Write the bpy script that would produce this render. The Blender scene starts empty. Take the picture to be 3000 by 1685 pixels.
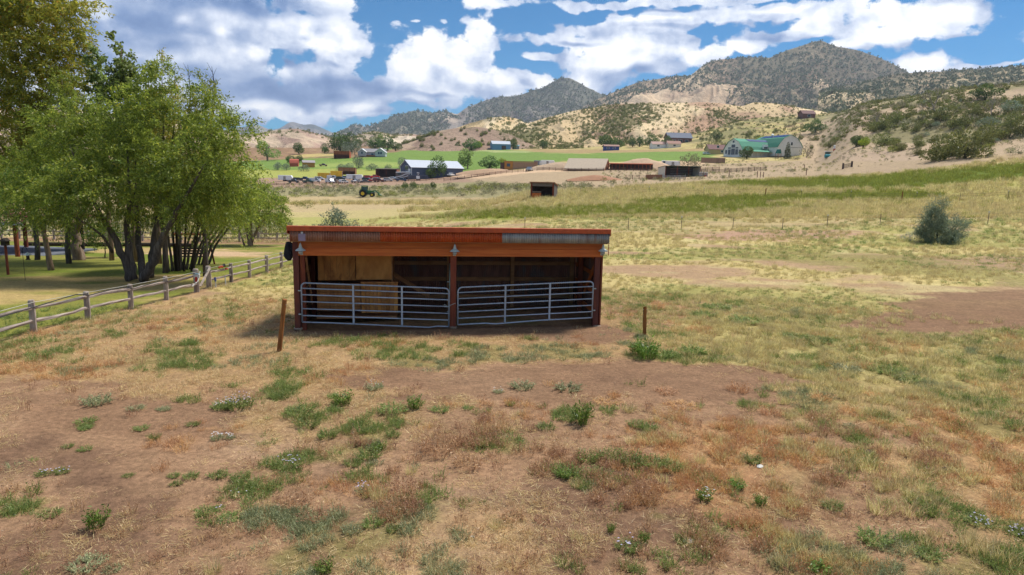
import bpy, bmesh, math, random
import numpy as np

# ------------------------------------------------------------------ camera, world, sun, exposure
scene = bpy.context.scene
COL = scene.collection
CAM_H = 4.9; FPX = 2000.0
PITCH = math.radians(9.3); ROLL = math.radians(1.2)
_f = np.array([0, math.cos(PITCH), -math.sin(PITCH)]); _u = np.array([0, math.sin(PITCH), math.cos(PITCH)]); _r = np.array([1., 0, 0])
_c, _s = math.cos(ROLL), math.sin(ROLL)
CR = _c*_r + _s*_u; CU = -_s*_r + _c*_u; CF = _f
from mathutils import Matrix, Vector
cam_d = bpy.data.cameras.new('camera'); cam = bpy.data.objects.new('camera', cam_d); COL.objects.link(cam)
cam.matrix_world = Matrix(((CR[0], CU[0], -CF[0], 0), (CR[1], CU[1], -CF[1], 0), (CR[2], CU[2], -CF[2], CAM_H), (0, 0, 0, 1)))
cam_d.sensor_width = 36.0; cam_d.lens = 36.0*FPX/3000.0
cam_d.clip_start = 0.1; cam_d.clip_end = 60000
scene.camera = cam

SUN_EL = math.radians(60)
_sh = np.array([0.80, 0.60])
SUN_DIR = np.array([_sh[0]*math.cos(SUN_EL), _sh[1]*math.cos(SUN_EL), math.sin(SUN_EL)])
sun_d = bpy.data.lights.new('sun', 'SUN'); sun_d.energy = 3.2; sun_d.angle = math.radians(13); sun_d.color = (1.0, 0.955, 0.89)
sun = bpy.data.objects.new('sun', sun_d); COL.objects.link(sun)
sun.rotation_euler = Vector(-SUN_DIR).to_track_quat('-Z', 'Y').to_euler()
sun.location = (0, 0, 60)
scene.view_settings.view_transform = 'Standard'
scene.view_settings.look = 'None'
scene.view_settings.exposure = 0.84
scene.view_settings.gamma = 1.0
scene.view_settings.use_curve_mapping = False

def ray(u, v):
    return (u-1500)/FPX*CR - (v-842.5)/FPX*CU + CF
def at(u, v, Y):
    d = ray(u, v); return np.array([0, 0, CAM_H]) + d*(Y/d[1])
def project(X, Y, Z):
    P = np.stack([X, Y, Z-CAM_H], -1); z = P@CF
    z = np.where(z > 0.3, z, 0.3)
    return 1500+FPX*(P@CR)/z, 842.5-FPX*(P@CU)/z

# world ---------------------------------------------------------------------------------------
world = bpy.data.worlds.new('World'); scene.world = world; world.use_nodes = True
def build_world():
    nt = world.node_tree; N = nt.nodes; L = nt.links; N.clear()
    def node(t, **k):
        n = N.new(t)
        for a, b in k.items(): setattr(n, a, b)
        return n
    def M(op, a, b=None, c=None, clamp=False):
        n = node('ShaderNodeMath', operation=op); n.use_clamp = clamp
        for i, x in enumerate((a, b, c)):
            if x is None: continue
            if isinstance(x, (int, float)): n.inputs[i].default_value = x
            else: L.new(x, n.inputs[i])
        return n.outputs[0]
    def VM(op, a, b=None):
        n = node('ShaderNodeVectorMath', operation=op)
        for i, x in enumerate((a, b)):
            if x is None: continue
            if isinstance(x, (tuple, list)): n.inputs[i].default_value = x
            else: L.new(x, n.inputs[i])
        return n.outputs['Value'] if op == 'LENGTH' else n.outputs[0]
    def smooth(x, a, b):
        n = node('ShaderNodeMapRange', interpolation_type='SMOOTHSTEP'); L.new(x, n.inputs[0])
        n.inputs[1].default_value = a; n.inputs[2].default_value = b
        return n.outputs[0]
    tc = node('ShaderNodeTexCoord'); sep = node('ShaderNodeSeparateXYZ'); L.new(tc.outputs['Generated'], sep.inputs[0])
    az = M('ARCTAN2', sep.outputs[0], sep.outputs[1]); el = M('ARCSINE', sep.outputs[2])
    comb = node('ShaderNodeCombineXYZ'); L.new(az, comb.inputs[0]); L.new(el, comb.inputs[1])
    P = comb.outputs[0]
    # warp so that outlines are not ellipses
    nz = node('ShaderNodeTexNoise', noise_dimensions='2D'); nz.inputs['Scale'].default_value = 7.0; nz.inputs['Detail'].default_value = 3; L.new(P, nz.inputs['Vector'])
    w = VM('SUBTRACT', nz.outputs['Color'], (.5, .5, .5)); w = VM('MULTIPLY', w, (.06, .045, 0)); PW = VM('ADD', P, w)
    def dirae(u, v):
        d = ray(u, v); d = d/np.linalg.norm(d)
        return math.atan2(d[0], d[1]), math.asin(d[2])
    def blobs(lst, Pin, k0=-1.0):
        acc = None
        for (u, v, ru, rv, k) in lst:
            a, e = dirae(u, v)
            q = VM('SUBTRACT', Pin, (a, e, 0)); q = VM('MULTIPLY', q, (FPX/ru, FPX/rv, 0)); d = VM('LENGTH', q)
            f = M('SUBTRACT', k, d)
            acc = f if acc is None else M('SMOOTH_MAX', acc, f, .25)
        return acc
    W = [(940, 30, 120, 55, 1.1), (850, 100, 190, 70, 1.15), (1000, 160, 120, 85, 1.1), (900, 250, 230, 70, 1.1),
         (1400, 105, 62, 55, 1.1), (1310, 165, 130, 80, 1.15), (1210, 215, 100, 70, 1.1), (1330, 250, 230, 60, 1.2), (1140, 270, 130, 40, 1.1),
         (420, 120, 380, 170, 1.2), (560, 250, 340, 90, 1.2), (150, 200, 400, 240, 1.2),
         (700, 335, 200, 44, 1.15), (900, 332, 170, 40, 1.1), (1060, 325, 140, 26, 1.05), (1230, 300, 120, 16, .9), (1000, 290, 200, 40, 1.1), (600, 20, 300, 60, 1.1),
         (1640, 118, 130, 20, 1.1), (1800, 92, 230, 30, 1.1), (2020, 62, 270, 36, 1.1), (2280, 36, 260, 26, 1.1), (2010, 2, 520, 18, 1.1), (2450, 38, 110, 14, 1.05),
         (1770, 165, 150, 70, 1.15), (1720, 235, 90, 60, 1.1), (1900, 165, 100, 60, 1.1), (1990, 140, 70, 36, 1.05),
         (1560, 168, 60, 20, 1.0), (1575, 240, 52, 36, 1.05), (1490, 235, 60, 50, 1.0), (2030, 190, 90, 34, 1.05), (2210, 148, 110, 40, 1.1), (2110, 175, 80, 34, 1.0), (1960, 215, 70, 26, 1.),
         (2420, 80, 66, 38, 1.1), (2350, 118, 50, 26, 1.0), (2470, 52, 30, 22, 1.),
         (2680, 48, 150, 52, 1.1), (2570, 105, 110, 40, 1.1), (2800, 18, 110, 36, 1.1), (2490, 138, 60, 20, 1.0),
         (2680, 182, 80, 36, 1.1), (2740, 160, 34, 34, 1.05), (2640, 198, 60, 18, 1.0), (2940, 182, 190, 10, .95),
         (1420, 2, 62, 24, 1.05), (1212, 76, 22, 10, .62), (1278, 62, 26, 12, .66),
         (3500, 120, 300, 80, 1.1), (-500, 150, 500, 220, 1.2)]
    Dk = [(720, 15, 300, 42, 1.1), (860, 35, 110, 30, .9), (330, 50, 240, 80, .9), (480, 130, 140, 60, .55), (620, 215, 170, 50, .7), (760, 262, 200, 46, 1.1), (960, 262, 180, 34, 1.15), (1090, 272, 110, 20, .9), (820, 190, 120, 30, .5),
          (1290, 285, 150, 14, .55), (250, 170, 200, 110, .6), (900, 120, 60, 22, .35), (1000, 205, 80, 16, .5),
          (1950, 34, 420, 12, .5), (1680, 126, 130, 10, .7), (1860, 215, 110, 30, .45), (2050, 235, 150, 30, .3), (-500, 200, 400, 150, .7)]
    Br = [(985, 25, 90, 60, 1.), (880, 70, 120, 40, .8), (740, 150, 80, 24, .8), (1010, 135, 110, 50, .9), (640, 95, 60, 24, .5), (1400, 85, 60, 50, 1.), (1290, 165, 130, 70, 1.1), (1225, 215, 70, 50, .9), (1370, 225, 140, 40, .8), (790, 215, 50, 26, .8),
          (760, 318, 150, 22, .9), (1040, 318, 70, 16, .8), (1060, 340, 160, 14, .5), (1780, 160, 150, 60, .9), (1720, 240, 70, 50, .9), (1580, 240, 50, 30, 1.), (2640, 55, 160, 50, 1.), (2780, 20, 100, 30, .8), (2560, 105, 80, 30, .9), (2410, 85, 60, 30, 1.), (2690, 178, 70, 26, 1.),
          (2120, 160, 160, 34, .9), (2040, 185, 60, 26, .9), (1900, 60, 200, 14, .5), (2300, 30, 200, 14, .5), (1415, 3, 60, 20, 1.), (520, 60, 40, 30, .5), (260, 15, 70, 40, .8)]
    F = blobs(W, PW)
    # general cloud cover outside the frame: same kind of broken cumulus
    n2 = node('ShaderNodeTexNoise', noise_dimensions='3D'); n2.inputs['Scale'].default_value = 2.2; n2.inputs['Detail'].default_value = 2; L.new(tc.outputs['Generated'], n2.inputs['Vector'])
    outside = M('MAXIMUM', smooth(el, .28, .42), smooth(M('ABSOLUTE', az), .72, .9))
    gen = M('MULTIPLY', M('SUBTRACT', n2.outputs['Fac'], .46), 3.2)
    gen = M('ADD', M('MULTIPLY', gen, outside), M('MULTIPLY', M('SUBTRACT', 1.0, outside), -1.2))
    F = M('MAXIMUM', F, gen)
    def billow(Pin, det, sc=17.):
        a = node('ShaderNodeTexNoise', noise_dimensions='2D'); a.inputs['Scale'].default_value = sc; a.inputs['Detail'].default_value = det; a.inputs['Roughness'].default_value = .64; L.new(Pin, a.inputs['Vector'])
        b = node('ShaderNodeTexVoronoi', voronoi_dimensions='2D', feature='SMOOTH_F1'); b.inputs['Scale'].default_value = sc*1.25; b.inputs['Smoothness'].default_value = .6
        try: b.inputs['Detail'].default_value = 2.0; b.inputs['Roughness'].default_value = .5
        except Exception: pass
        L.new(Pin, b.inputs['Vector'])
        return M('ADD', M('MULTIPLY', M('SUBTRACT', a.outputs['Fac'], .5), 1.7), M('MULTIPLY', M('SUBTRACT', .42, b.outputs['Distance']), .55))
    nw = VM('MULTIPLY', VM('SUBTRACT', nz.outputs['Color'], (.5, .5, .5)), (.03, .03, 0))
    Pb = VM('ADD', P, nw)
    Pb = VM('MULTIPLY', Pb, (1, 1.35, 1))
    B0 = billow(Pb, 10); R0 = billow(Pb, 8, 15.); R1 = billow(VM('ADD', Pb, (.010, .018, 0)), 8, 15.)
    Fs = blobs(W, VM('ADD', PW, (.012, .034, 0)))
    dens = M('ADD', F, B0)
    mask = smooth(dens, -.04, .22)
    relief = M('SUBTRACT', R0, R1)                      # >0 where the cloud thins towards the sun
    under = smooth(M('SUBTRACT', Fs, F), -.12, .42)     # more cloud above than here: the shaded underside
    dark = blobs(Dk, PW); dark = smooth(M('ADD', dark, M('MULTIPLY', R0, .5)), -.22, .62)
    lowgen = M('MULTIPLY', smooth(M('SUBTRACT', gen, 0), .3, 1.2), outside); dark = M('MAXIMUM', dark, M('MULTIPLY', lowgen, .6))
    br = smooth(M('ADD', blobs(Br, PW), M('MULTIPLY', R0, .35)), -.35, .55)
    lit = M('ADD', M('ADD', .68, M('MULTIPLY', br, .34)), M('MULTIPLY', relief, .46)); lit = M('SUBTRACT', lit, M('MULTIPLY', under, .22)); lit = M('SUBTRACT', lit, M('MULTIPLY', dark, M('SUBTRACT', .58, M('MULTIPLY', br, .2)) if False else .50), clamp=True)
    ramp = node('ShaderNodeValToRGB'); cr = ramp.color_ramp
    cr.elements[0].position = 0.0; cr.elements[0].color = (.06, .15, .36, 1)
    cr.elements[1].position = 1.0; cr.elements[1].color = (1.0, 1.0, 1.0, 1)
    for p, c in ((.25, (.16, .26, .48, 1)), (.5, (.36, .45, .64, 1)), (.75, (.68, .74, .86, 1))):
        e = cr.elements.new(p); e.color = c
    L.new(lit, ramp.inputs[0])
    sky = node('ShaderNodeTexSky', sky_type='NISHITA'); sky.sun_disc = False; sky.sun_elevation = SUN_EL
    sky.sun_rotation = math.atan2(SUN_DIR[0], SUN_DIR[1]); sky.altitude = 2000; sky.air_density = 1.0; sky.dust_density = .3; sky.ozone_density = 3.0
    tint = node('ShaderNodeMix', data_type='RGBA', blend_type='MULTIPLY'); tint.inputs[0].default_value = 1.0
    L.new(sky.outputs[0], tint.inputs[6]); tint.inputs[7].default_value = (.004, .56, .84, 1)
    bg1 = node('ShaderNodeBackground'); bg1.inputs[1].default_value = .066; L.new(tint.outputs[2], bg1.inputs[0])
    bg2 = node('ShaderNodeBackground'); bg2.inputs[1].default_value = .70; L.new(ramp.outputs[0], bg2.inputs[0])
    mix = node('ShaderNodeMixShader'); L.new(mask, mix.inputs[0]); L.new(bg1.outputs[0], mix.inputs[1]); L.new(bg2.outputs[0], mix.inputs[2])
    out = node('ShaderNodeOutputWorld'); L.new(mix.outputs[0], out.inputs[0])
build_world()
world['kind'] = 'structure'
try:
    world.cycles.sampling_method = 'MANUAL'; world.cycles.sample_map_resolution = 256
except Exception: pass
scene.cycles.max_bounces = 5; scene.cycles.diffuse_bounces = 3; scene.cycles.transmission_bounces = 3; scene.cycles.transparent_max_bounces = 6
try: scene.cycles.use_denoising = True
except Exception: pass

# ------------------------------------------------------------------ helpers
def srgb(r, g, b, k=1.0):
    def f(c):
        c /= 255.0
        return c/12.92 if c <= .04045 else ((c+.055)/1.055)**2.4
    return np.array([f(r), f(g), f(b)])*k
AK = 0.72            # display colour under this light -> base colour
def hcol(r, g, b): return tuple(srgb(r, g, b, AK)) + (1,)

def vnoise(x, y, seed=0):
    xi = np.floor(x); yi = np.floor(y); fx = x-xi; fy = y-yi
    fx = fx*fx*(3-2*fx); fy = fy*fy*(3-2*fy)
    xi = xi.astype(np.int64); yi = yi.astype(np.int64)
    def h(a, b):
        n = (a*374761393 + b*668265263 + seed*974634777) & 0xffffffff
        n = ((n ^ (n >> 13))*1274126177) & 0xffffffff
        n = ((n ^ (n >> 16))*2246822519) & 0xffffffff
        return ((n ^ (n >> 15)) & 0xffffff)/float(0xffffff)
    return (h(xi, yi)*(1-fx)+h(xi+1, yi)*fx)*(1-fy) + (h(xi, yi+1)*(1-fx)+h(xi+1, yi+1)*fx)*fy
def fbm(x, y, seed=0, o=4, g=.5):
    s = 0; a = 1; t = 0
    for i in range(o):
        s = s + a*vnoise(x+i*17.3, y-i*9.1, seed+i); t += a; a *= g; x = x*2.03; y = y*2.03
    return s/t
def ridged(x, y, seed=0, o=4):
    s = 0; a = 1; t = 0
    for i in range(o):
        s = s + a*(1-np.abs(2*vnoise(x+i*7.3, y+i*3.1, seed+i)-1)); t += a; a *= .5; x = x*2.1; y = y*2.1
    return s/t
def sstep(x, a, b):
    t = np.clip((x-a)/(b-a), 0, 1); return t*t*(3-2*t)

def tag(o, label=None, cat=None, group=None, kind=None):
    if label: o['label'] = label
    if cat: o['category'] = cat
    if group: o['group'] = group
    if kind: o['kind'] = kind
    return o
def empty(name, loc, rz=0, label=None, cat=None, group=None):
    o = bpy.data.objects.new(name, None); COL.objects.link(o); o.location = tuple(loc); o.rotation_euler = (0, 0, rz); o.empty_display_size = .1
    return tag(o, label, cat, group)
def mesh_np(name, V, Fq, mat=None, parent=None, smooth=False, link=True):
    V = np.asarray(V, dtype=np.float32).reshape(-1, 3); Fq = np.asarray(Fq, dtype=np.int32)
    me = bpy.data.meshes.new(name); k = Fq.shape[1]
    me.vertices.add(len(V)); me.vertices.foreach_set('co', V.ravel())
    me.loops.add(Fq.size); me.loops.foreach_set('vertex_index', Fq.ravel())
    me.polygons.add(len(Fq)); me.polygons.foreach_set('loop_start', np.arange(0, Fq.size, k, dtype=np.int32))
    me.polygons.foreach_set('loop_total', np.full(len(Fq), k, dtype=np.int32))
    if smooth: me.polygons.foreach_set('use_smooth', np.ones(len(Fq), dtype=bool))
    me.update(calc_edges=True)
    o = bpy.data.objects.new(name, me)
    if mat: me.materials.append(mat)
    if link: COL.objects.link(o)
    if parent: o.parent = parent
    return o
def copy_tree(o, parent=None):
    c = o.copy(); COL.objects.link(c); c.parent = parent
    for ch in KIDS.get(o.name, []): copy_tree(ch, c)
    return c
KIDS = {}
def kid(o, parent):
    o.parent = parent; KIDS.setdefault(parent.name, []).append(o); return o

class MB:
    """collects boxes, bars, tubes and prisms; build() links them as one mesh object"""
    def __init__(s): s.v = []; s.f = []
    def add(s, vs, fs):
        n = len(s.v); s.v += [tuple(p) for p in vs]; s.f += [tuple(i+n for i in f) for f in fs]; return s
    def box(s, x0, x1, y0, y1, z0, z1):
        return s.add([(x0,y0,z0),(x1,y0,z0),(x1,y1,z0),(x0,y1,z0),(x0,y0,z1),(x1,y0,z1),(x1,y1,z1),(x0,y1,z1)],
                     [(0,3,2,1),(4,5,6,7),(0,1,5,4),(1,2,6,5),(2,3,7,6),(3,0,4,7)])
    def bar(s, a, b, w, h=None, up=(0,0,1)):
        h = h or w; a = Vector(a); b = Vector(b); d = (b-a).normalized(); up = Vector(up)
        if abs(d.dot(up)) > .98: up = Vector((0,1,0))
        x = d.cross(up).normalized()*w/2; z = x.cross(d).normalized()*h/2
        return s.add([a-x-z,a+x-z,a+x+z,a-x+z,b-x-z,b+x-z,b+x+z,b-x+z], [(3,2,1,0),(4,5,6,7),(0,1,5,4),(1,2,6,5),(2,3,7,6),(3,0,4,7)])
    def tube(s, pts, rad, n=8, cap=True):
        pts = [Vector(p) for p in pts]; m = len(pts); rad = rad if isinstance(rad, (list, tuple)) else [rad]*m
        vs = []; prev = None
        for i, p in enumerate(pts):
            d = (pts[min(i+1,m-1)]-pts[max(i-1,0)]); d = d.normalized() if d.length > 1e-9 else Vector((0,0,1))
            if prev is None:
                a = Vector((0,0,1)) if abs(d.z) < .9 else Vector((1,0,0)); x = d.cross(a).normalized()
            else:
                x = (prev - d*prev.dot(d)); x = x.normalized() if x.length > 1e-6 else d.orthogonal().normalized()
            prev = x; y = d.cross(x)
            for k in range(n):
                t = 2*math.pi*k/n; vs.append(p + (x*math.cos(t)+y*math.sin(t))*rad[i])
        fs = [(i*n+k, i*n+(k+1)%n, (i+1)*n+(k+1)%n, (i+1)*n+k) for i in range(m-1) for k in range(n)]
        if cap: fs += [tuple(range(n-1,-1,-1)), tuple((m-1)*n+k for k in range(n))]
        return s.add(vs, fs)
    def prism(s, poly, y0, y1, ax='y'):
        n = len(poly)
        if ax == 'y': vs = [(p[0], y0, p[1]) for p in poly] + [(p[0], y1, p[1]) for p in poly]
        elif ax == 'x': vs = [(y0, p[0], p[1]) for p in poly] + [(y1, p[0], p[1]) for p in poly]
        else: vs = [(p[0], p[1], y0) for p in poly] + [(p[0], p[1], y1) for p in poly]
        return s.add(vs, [tuple(range(n)), tuple(range(2*n-1, n-1, -1))] + [(i, n+i, n+(i+1)%n, (i+1)%n) for i in range(n)])
    def lathe(s, prof, n=14, c=(0,0,0)):
        m = len(prof); vs = [(c[0]+r*math.cos(2*math.pi*k/n), c[1]+r*math.sin(2*math.pi*k/n), c[2]+z) for r, z in prof for k in range(n)]
        return s.add(vs, [(i*n+k, i*n+(k+1)%n, (i+1)*n+(k+1)%n, (i+1)*n+k) for i in range(m-1) for k in range(n)] + [tuple(range(n-1,-1,-1)), tuple((m-1)*n+k for k in range(n))])
    def wheel(s, c, r, w, axis='y', n=14):
        vs = []
        for t in (-w/2, w/2):
            for k in range(n):
                a = 2*math.pi*k/n
                if axis == 'y': vs.append((c[0]+r*math.cos(a), c[1]+t, c[2]+r*math.sin(a)))
                else: vs.append((c[0]+t, c[1]+r*math.cos(a), c[2]+r*math.sin(a)))
        return s.add(vs, [tuple(range(n)), tuple(range(2*n-1,n-1,-1))] + [(k, n+k, n+(k+1)%n, (k+1)%n) for k in range(n)])
    def build(s, name, mat=None, parent=None, bevel=0, smooth=False):
        me = bpy.data.meshes.new(name); me.from_pydata(s.v, [], s.f)
        bm = bmesh.new(); bm.from_mesh(me); bmesh.ops.recalc_face_normals(bm, faces=bm.faces)
        if bevel: bmesh.ops.bevel(bm, geom=list(bm.edges), offset=bevel, segments=1, affect='EDGES', clamp_overlap=True)
        bm.to_mesh(me); bm.free()
        if smooth: me.polygons.foreach_set('use_smooth', np.ones(len(me.polygons), dtype=bool))
        if mat: me.materials.append(mat)
        o = bpy.data.objects.new(name, me); COL.objects.link(o)
        if parent is not None: kid(o, parent)
        return o

# ------------------------------------------------------------------ materials
class NT:
    def __init__(s, name):
        s.m = bpy.data.materials.new(name); s.m.use_nodes = True; s.nt = s.m.node_tree; s.nt.nodes.clear(); s.out = s.n('ShaderNodeOutputMaterial')
    def n(s, t, **k):
        n = s.nt.nodes.new(t)
        for a, b in k.items(): setattr(n, a, b)
        return n
    def l(s, a, b): s.nt.links.new(a, b)
    def put(s, sock, x):
        if isinstance(x, (int, float, tuple, list)): sock.default_value = x
        else: s.l(x, sock)
    def math(s, op, a, b=None, clamp=False):
        n = s.n('ShaderNodeMath', operation=op); n.use_clamp = clamp; s.put(n.inputs[0], a)
        if b is not None: s.put(n.inputs[1], b)
        return n.outputs[0]
    def noise(s, vec, scale, detail=4, rough=.5, dist=0.0):
        n = s.n('ShaderNodeTexNoise'); s.put(n.inputs['Vector'], vec); n.inputs['Scale'].default_value = scale; n.inputs['Detail'].default_value = detail
        n.inputs['Roughness'].default_value = rough; n.inputs['Distortion'].default_value = dist
        return n.outputs['Fac']
    def ramp(s, x, a, b, lo=0., hi=1.):
        n = s.n('ShaderNodeMapRange'); s.put(n.inputs[0], x)
        n.inputs[1].default_value = a; n.inputs[2].default_value = b; n.inputs[3].default_value = lo; n.inputs[4].default_value = hi
        return n.outputs[0]
    def mix(s, f, a, b, mode='MIX'):
        n = s.n('ShaderNodeMix', data_type='RGBA', blend_type=mode); s.put(n.inputs[0], f); s.put(n.inputs[6], a); s.put(n.inputs[7], b); return n.outputs[2]
    def obj(s): return s.n('ShaderNodeTexCoord').outputs['Object']
    def mapv(s, vec, sc):
        n = s.n('ShaderNodeMapping'); s.put(n.inputs[0], vec); n.inputs['Scale'].default_value = sc; return n.outputs[0]
    def bump(s, h, strength=.5, dist=.05):
        n = s.n('ShaderNodeBump'); n.inputs['Strength'].default_value = strength; n.inputs['Distance'].default_value = dist; s.l(h, n.inputs['Height']); return n.outputs[0]
    def bsdf(s, col, rough=.8, metal=0., spec=.3, normal=None):
        b = s.n('ShaderNodeBsdfPrincipled'); s.put(b.inputs['Base Color'], col); s.put(b.inputs['Roughness'], rough); s.put(b.inputs['Metallic'], metal)
        b.inputs['Specular IOR Level'].default_value = spec
        if normal is not None: s.l(normal, b.inputs['Normal'])
        return b
    def done(s, sh): s.l(sh.outputs[0], s.out.inputs[0]); return s.m

def worn(name, c1, c2, scale=6., stretch=(1,1,1), rough=.8, metal=0., spec=.3, c3=None, bump=.3, bdist=.01):
    t = NT(name); v = t.mapv(t.obj(), stretch)
    f = t.ramp(t.noise(v, scale, 6, .6), .35, .65); col = t.mix(f, c1, c2)
    if c3 is not None: col = t.mix(t.ramp(t.noise(v, scale*.37, 5, .6, .6), .55, .68), col, c3)
    nb = t.bump(t.noise(v, scale*4, 4, .6), bump, bdist)
    ri = t.n('ShaderNodeObjectInfo').outputs['Random']
    col = t.mix(1.0, col, t.n('ShaderNodeCombineColor').outputs[0], 'MIX') if False else col
    hs = t.n('ShaderNodeHueSaturation'); t.l(t.ramp(ri, 0, 1, .86, 1.14), hs.inputs['Value']); t.put(hs.inputs['Color'], col)
    return t.done(t.bsdf(hs.outputs[0], rough, metal, spec, nb))
def plain(name, c, rough=.6, metal=0., spec=.4, coat=0):
    t = NT(name); v = t.obj(); f = t.ramp(t.noise(v, 3., 4), .3, .7, .88, 1.08)
    hs = t.n('ShaderNodeHueSaturation'); t.l(f, hs.inputs['Value']); hs.inputs['Color'].default_value = c
    b = t.bsdf(hs.outputs[0], rough, metal, spec)
    if coat: b.inputs['Coat Weight'].default_value = coat
    return t.done(b)
def glass(name, c=(.02,.03,.04,1)):
    t = NT(name); return t.done(t.bsdf(c, .08, 0, .6))
def foliage(name, cA, cB, cC=None, trans=.3, scale=.9, rare=None, vscale=1.0):
    t = NT(name); g = t.n('ShaderNodeNewGeometry'); ri = g.outputs['Random Per Island']
    f = t.noise(t.obj(), scale, 3, .5)
    col = t.mix(t.ramp(f, .35, .65), cA, cB)
    if cC is not None: col = t.mix(t.ramp(ri, .55, 1.0), col, cC)
    if rare is not None: col = t.mix(t.ramp(ri, .955, .96), col, rare)
    hs = t.n('ShaderNodeHueSaturation'); t.l(t.ramp(ri, 0, 1, .72, 1.28), hs.inputs['Value']); t.put(hs.inputs['Color'], col)
    oi = t.n('ShaderNodeObjectInfo').outputs['Random']
    h2 = t.n('ShaderNodeHueSaturation'); t.l(t.ramp(oi, 0, 1, .82, 1.18), h2.inputs['Value']); t.l(t.ramp(oi, 0, 1, .485, .51), h2.inputs['Hue']); t.l(hs.outputs[0], h2.inputs['Color'])
    d = t.n('ShaderNodeBsdfDiffuse'); t.l(h2.outputs[0], d.inputs[0]); tr = t.n('ShaderNodeBsdfTranslucent'); t.l(h2.outputs[0], tr.inputs[0])
    gl = t.n('ShaderNodeBsdfGlossy'); gl.inputs['Roughness'].default_value = .45; gl.inputs[0].default_value = (.6,.6,.6,1)
    m = t.n('ShaderNodeMixShader'); m.inputs[0].default_value = trans; t.l(d.outputs[0], m.inputs[1]); t.l(tr.outputs[0], m.inputs[2])
    m2 = t.n('ShaderNodeMixShader'); m2.inputs[0].default_value = .03; t.l(m.outputs[0], m2.inputs[1]); t.l(gl.outputs[0], m2.inputs[2])
    return t.done(m2)
# ------------------------------------------------------------------ terrain
def zrow(u, v, Y): return at(u, v, Y)[2]
_cols = {
 -900: [(20,0.),(44,-1.1),(70,-2.7),(110,-3.8),(215,-3.),(370,2.),(560,14.),(800,24.)],
 0:    [(20,0.),(44,-1.1),(70,-2.7),(110,-3.8),(215,-3.),(370,2.),(560,14.),(800,24.)],
 500:  [(20,0.),(44,-1.1),(70,-2.6),(110,-3.7),(215,577.),(300,552.),(370,527.),(440,503.),(560,465.),(800,430.)],
 900:  [(20,0.),(44,-1.05),(70,-2.45),(110,-3.3),(215,577.),(300,550.),(370,525.),(440,500.),(560,462.),(650,446.),(800,430.)],
 1250: [(20,0.),(44,-.5),(70,-1.4),(110,-1.7),(215,565.),(300,541.),(370,518.),(440,495.),(560,458.),(650,440.),(800,424.)],
 1600: [(20,0.),(67,-.1),(115,1.25),(180,545.),(260,518.),(380,482.),(500,452.),(650,439.),(800,432.)],
 1900: [(20,0.),(67,0.),(115,577.),(200,530.),(230,522.),(300,498.),(400,466.),(500,449.),(650,430.),(800,415.)],
 2225: [(20,0.),(67,0.05),(100,1.6),(180,527.),(260,505.),(350,487.),(430,470.),(500,442.),(600,398.),(700,355.),(800,335.)],
 2380: [(20,0.),(67,.05),(100,1.65),(180,524.),(260,500.),(350,478.),(430,464.),(500,428.),(600,372.),(700,338.),(800,330.)],
 2500: [(20,0.),(55,.1),(100,1.75),(170,525.),(200,492.),(260,450.),(330,400.),(420,340.),(500,305.),(600,310.),(800,330.)],
 2800: [(20,0.),(55,.1),(100,1.9),(140,510.),(165,472.),(200,440.),(240,400.),(300,340.),(400,275.),(460,260.),(600,285.),(800,320.)],
 3050: [(20,0.),(50,.1),(100,2.6),(130,500.),(150,472.),(180,425.),(240,350.),(320,275.),(400,248.),(460,245.),(600,275.),(800,310.)],
 3900: [(20,0.),(50,.1),(100,2.8),(130,495.),(150,465.),(180,415.),(240,340.),(320,265.),(400,240.),(460,238.),(600,270.),(800,300.)],
}
_YN = np.exp(np.linspace(math.log(15), math.log(820), 90))
_A = []; _T = []
for u in sorted(_cols):
    lst = _cols[u]; ys = [p[0] for p in lst]; zs = [(p[1] if abs(p[1]) < 60 else zrow(u, p[1], p[0])) for p in lst]
    col = np.interp(np.log(_YN), np.log(ys), zs)
    k = np.array([1,2,3,2,1.]); k /= k.sum(); col = np.convolve(np.pad(col, 2, mode='edge'), k, 'valid')
    d = ray(u, 600); _A.append(d[0]/d[1]); _T.append(col)
_A = np.array(_A); _T = np.array(_T)
def gz(X, Y):
    X = np.asarray(X, float); Y = np.asarray(Y, float); r = np.hypot(X, Y)
    D = np.maximum(Y, .6*r); D = np.maximum(D, 1e-3); a = np.clip(X/D, _A[0], _A[-1])
    ia = np.clip(np.searchsorted(_A, a)-1, 0, len(_A)-2); fa = (a-_A[ia])/(_A[ia+1]-_A[ia]); fa = np.clip(fa, 0, 1); fa = fa*fa*(3-2*fa)*.5+fa*.5
    ly = np.interp(np.log(np.clip(D, 15, 820)), np.log(_YN), np.arange(len(_YN))); iy = np.clip(ly.astype(int), 0, len(_YN)-2); fy = ly-iy
    t = (_T[ia, iy]*(1-fy)+_T[ia, iy+1]*fy)*(1-fa)+(_T[ia+1, iy]*(1-fy)+_T[ia+1, iy+1]*fy)*fa
    az = np.abs(np.arctan2(X, Y)); w = 1-sstep(az, math.radians(55), math.radians(85)); t = t*w
    # small unevenness
    n = (fbm(X*.35, Y*.35, 5, 3)-.5)*.10 + (fbm(X*1.6, Y*1.6, 9, 2)-.5)*.035
    n = n*np.clip(1.2-r/120, 0, 1)
    rough = sstep(D, 90, 200)*((fbm(X*.03, Y*.03, 31, 4)-.5)*1.6)
    hill = sstep(D, 150, 300)*sstep(a, .42, .62)*(ridged(X*.012, Y*.012, 40, 4)-.55)*10.0
    # level pad under and in front of the shed
    pad = np.exp(-(((X+1.9)/6.5)**4+((Y-23.0)/4.)**4))
    far = np.clip((D-820), 0, None)*-.02
    return (t + n*(1-pad)) + rough + hill + far
def gzf(x, y): return float(gz(np.array([x]), np.array([y]))[0])
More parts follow.
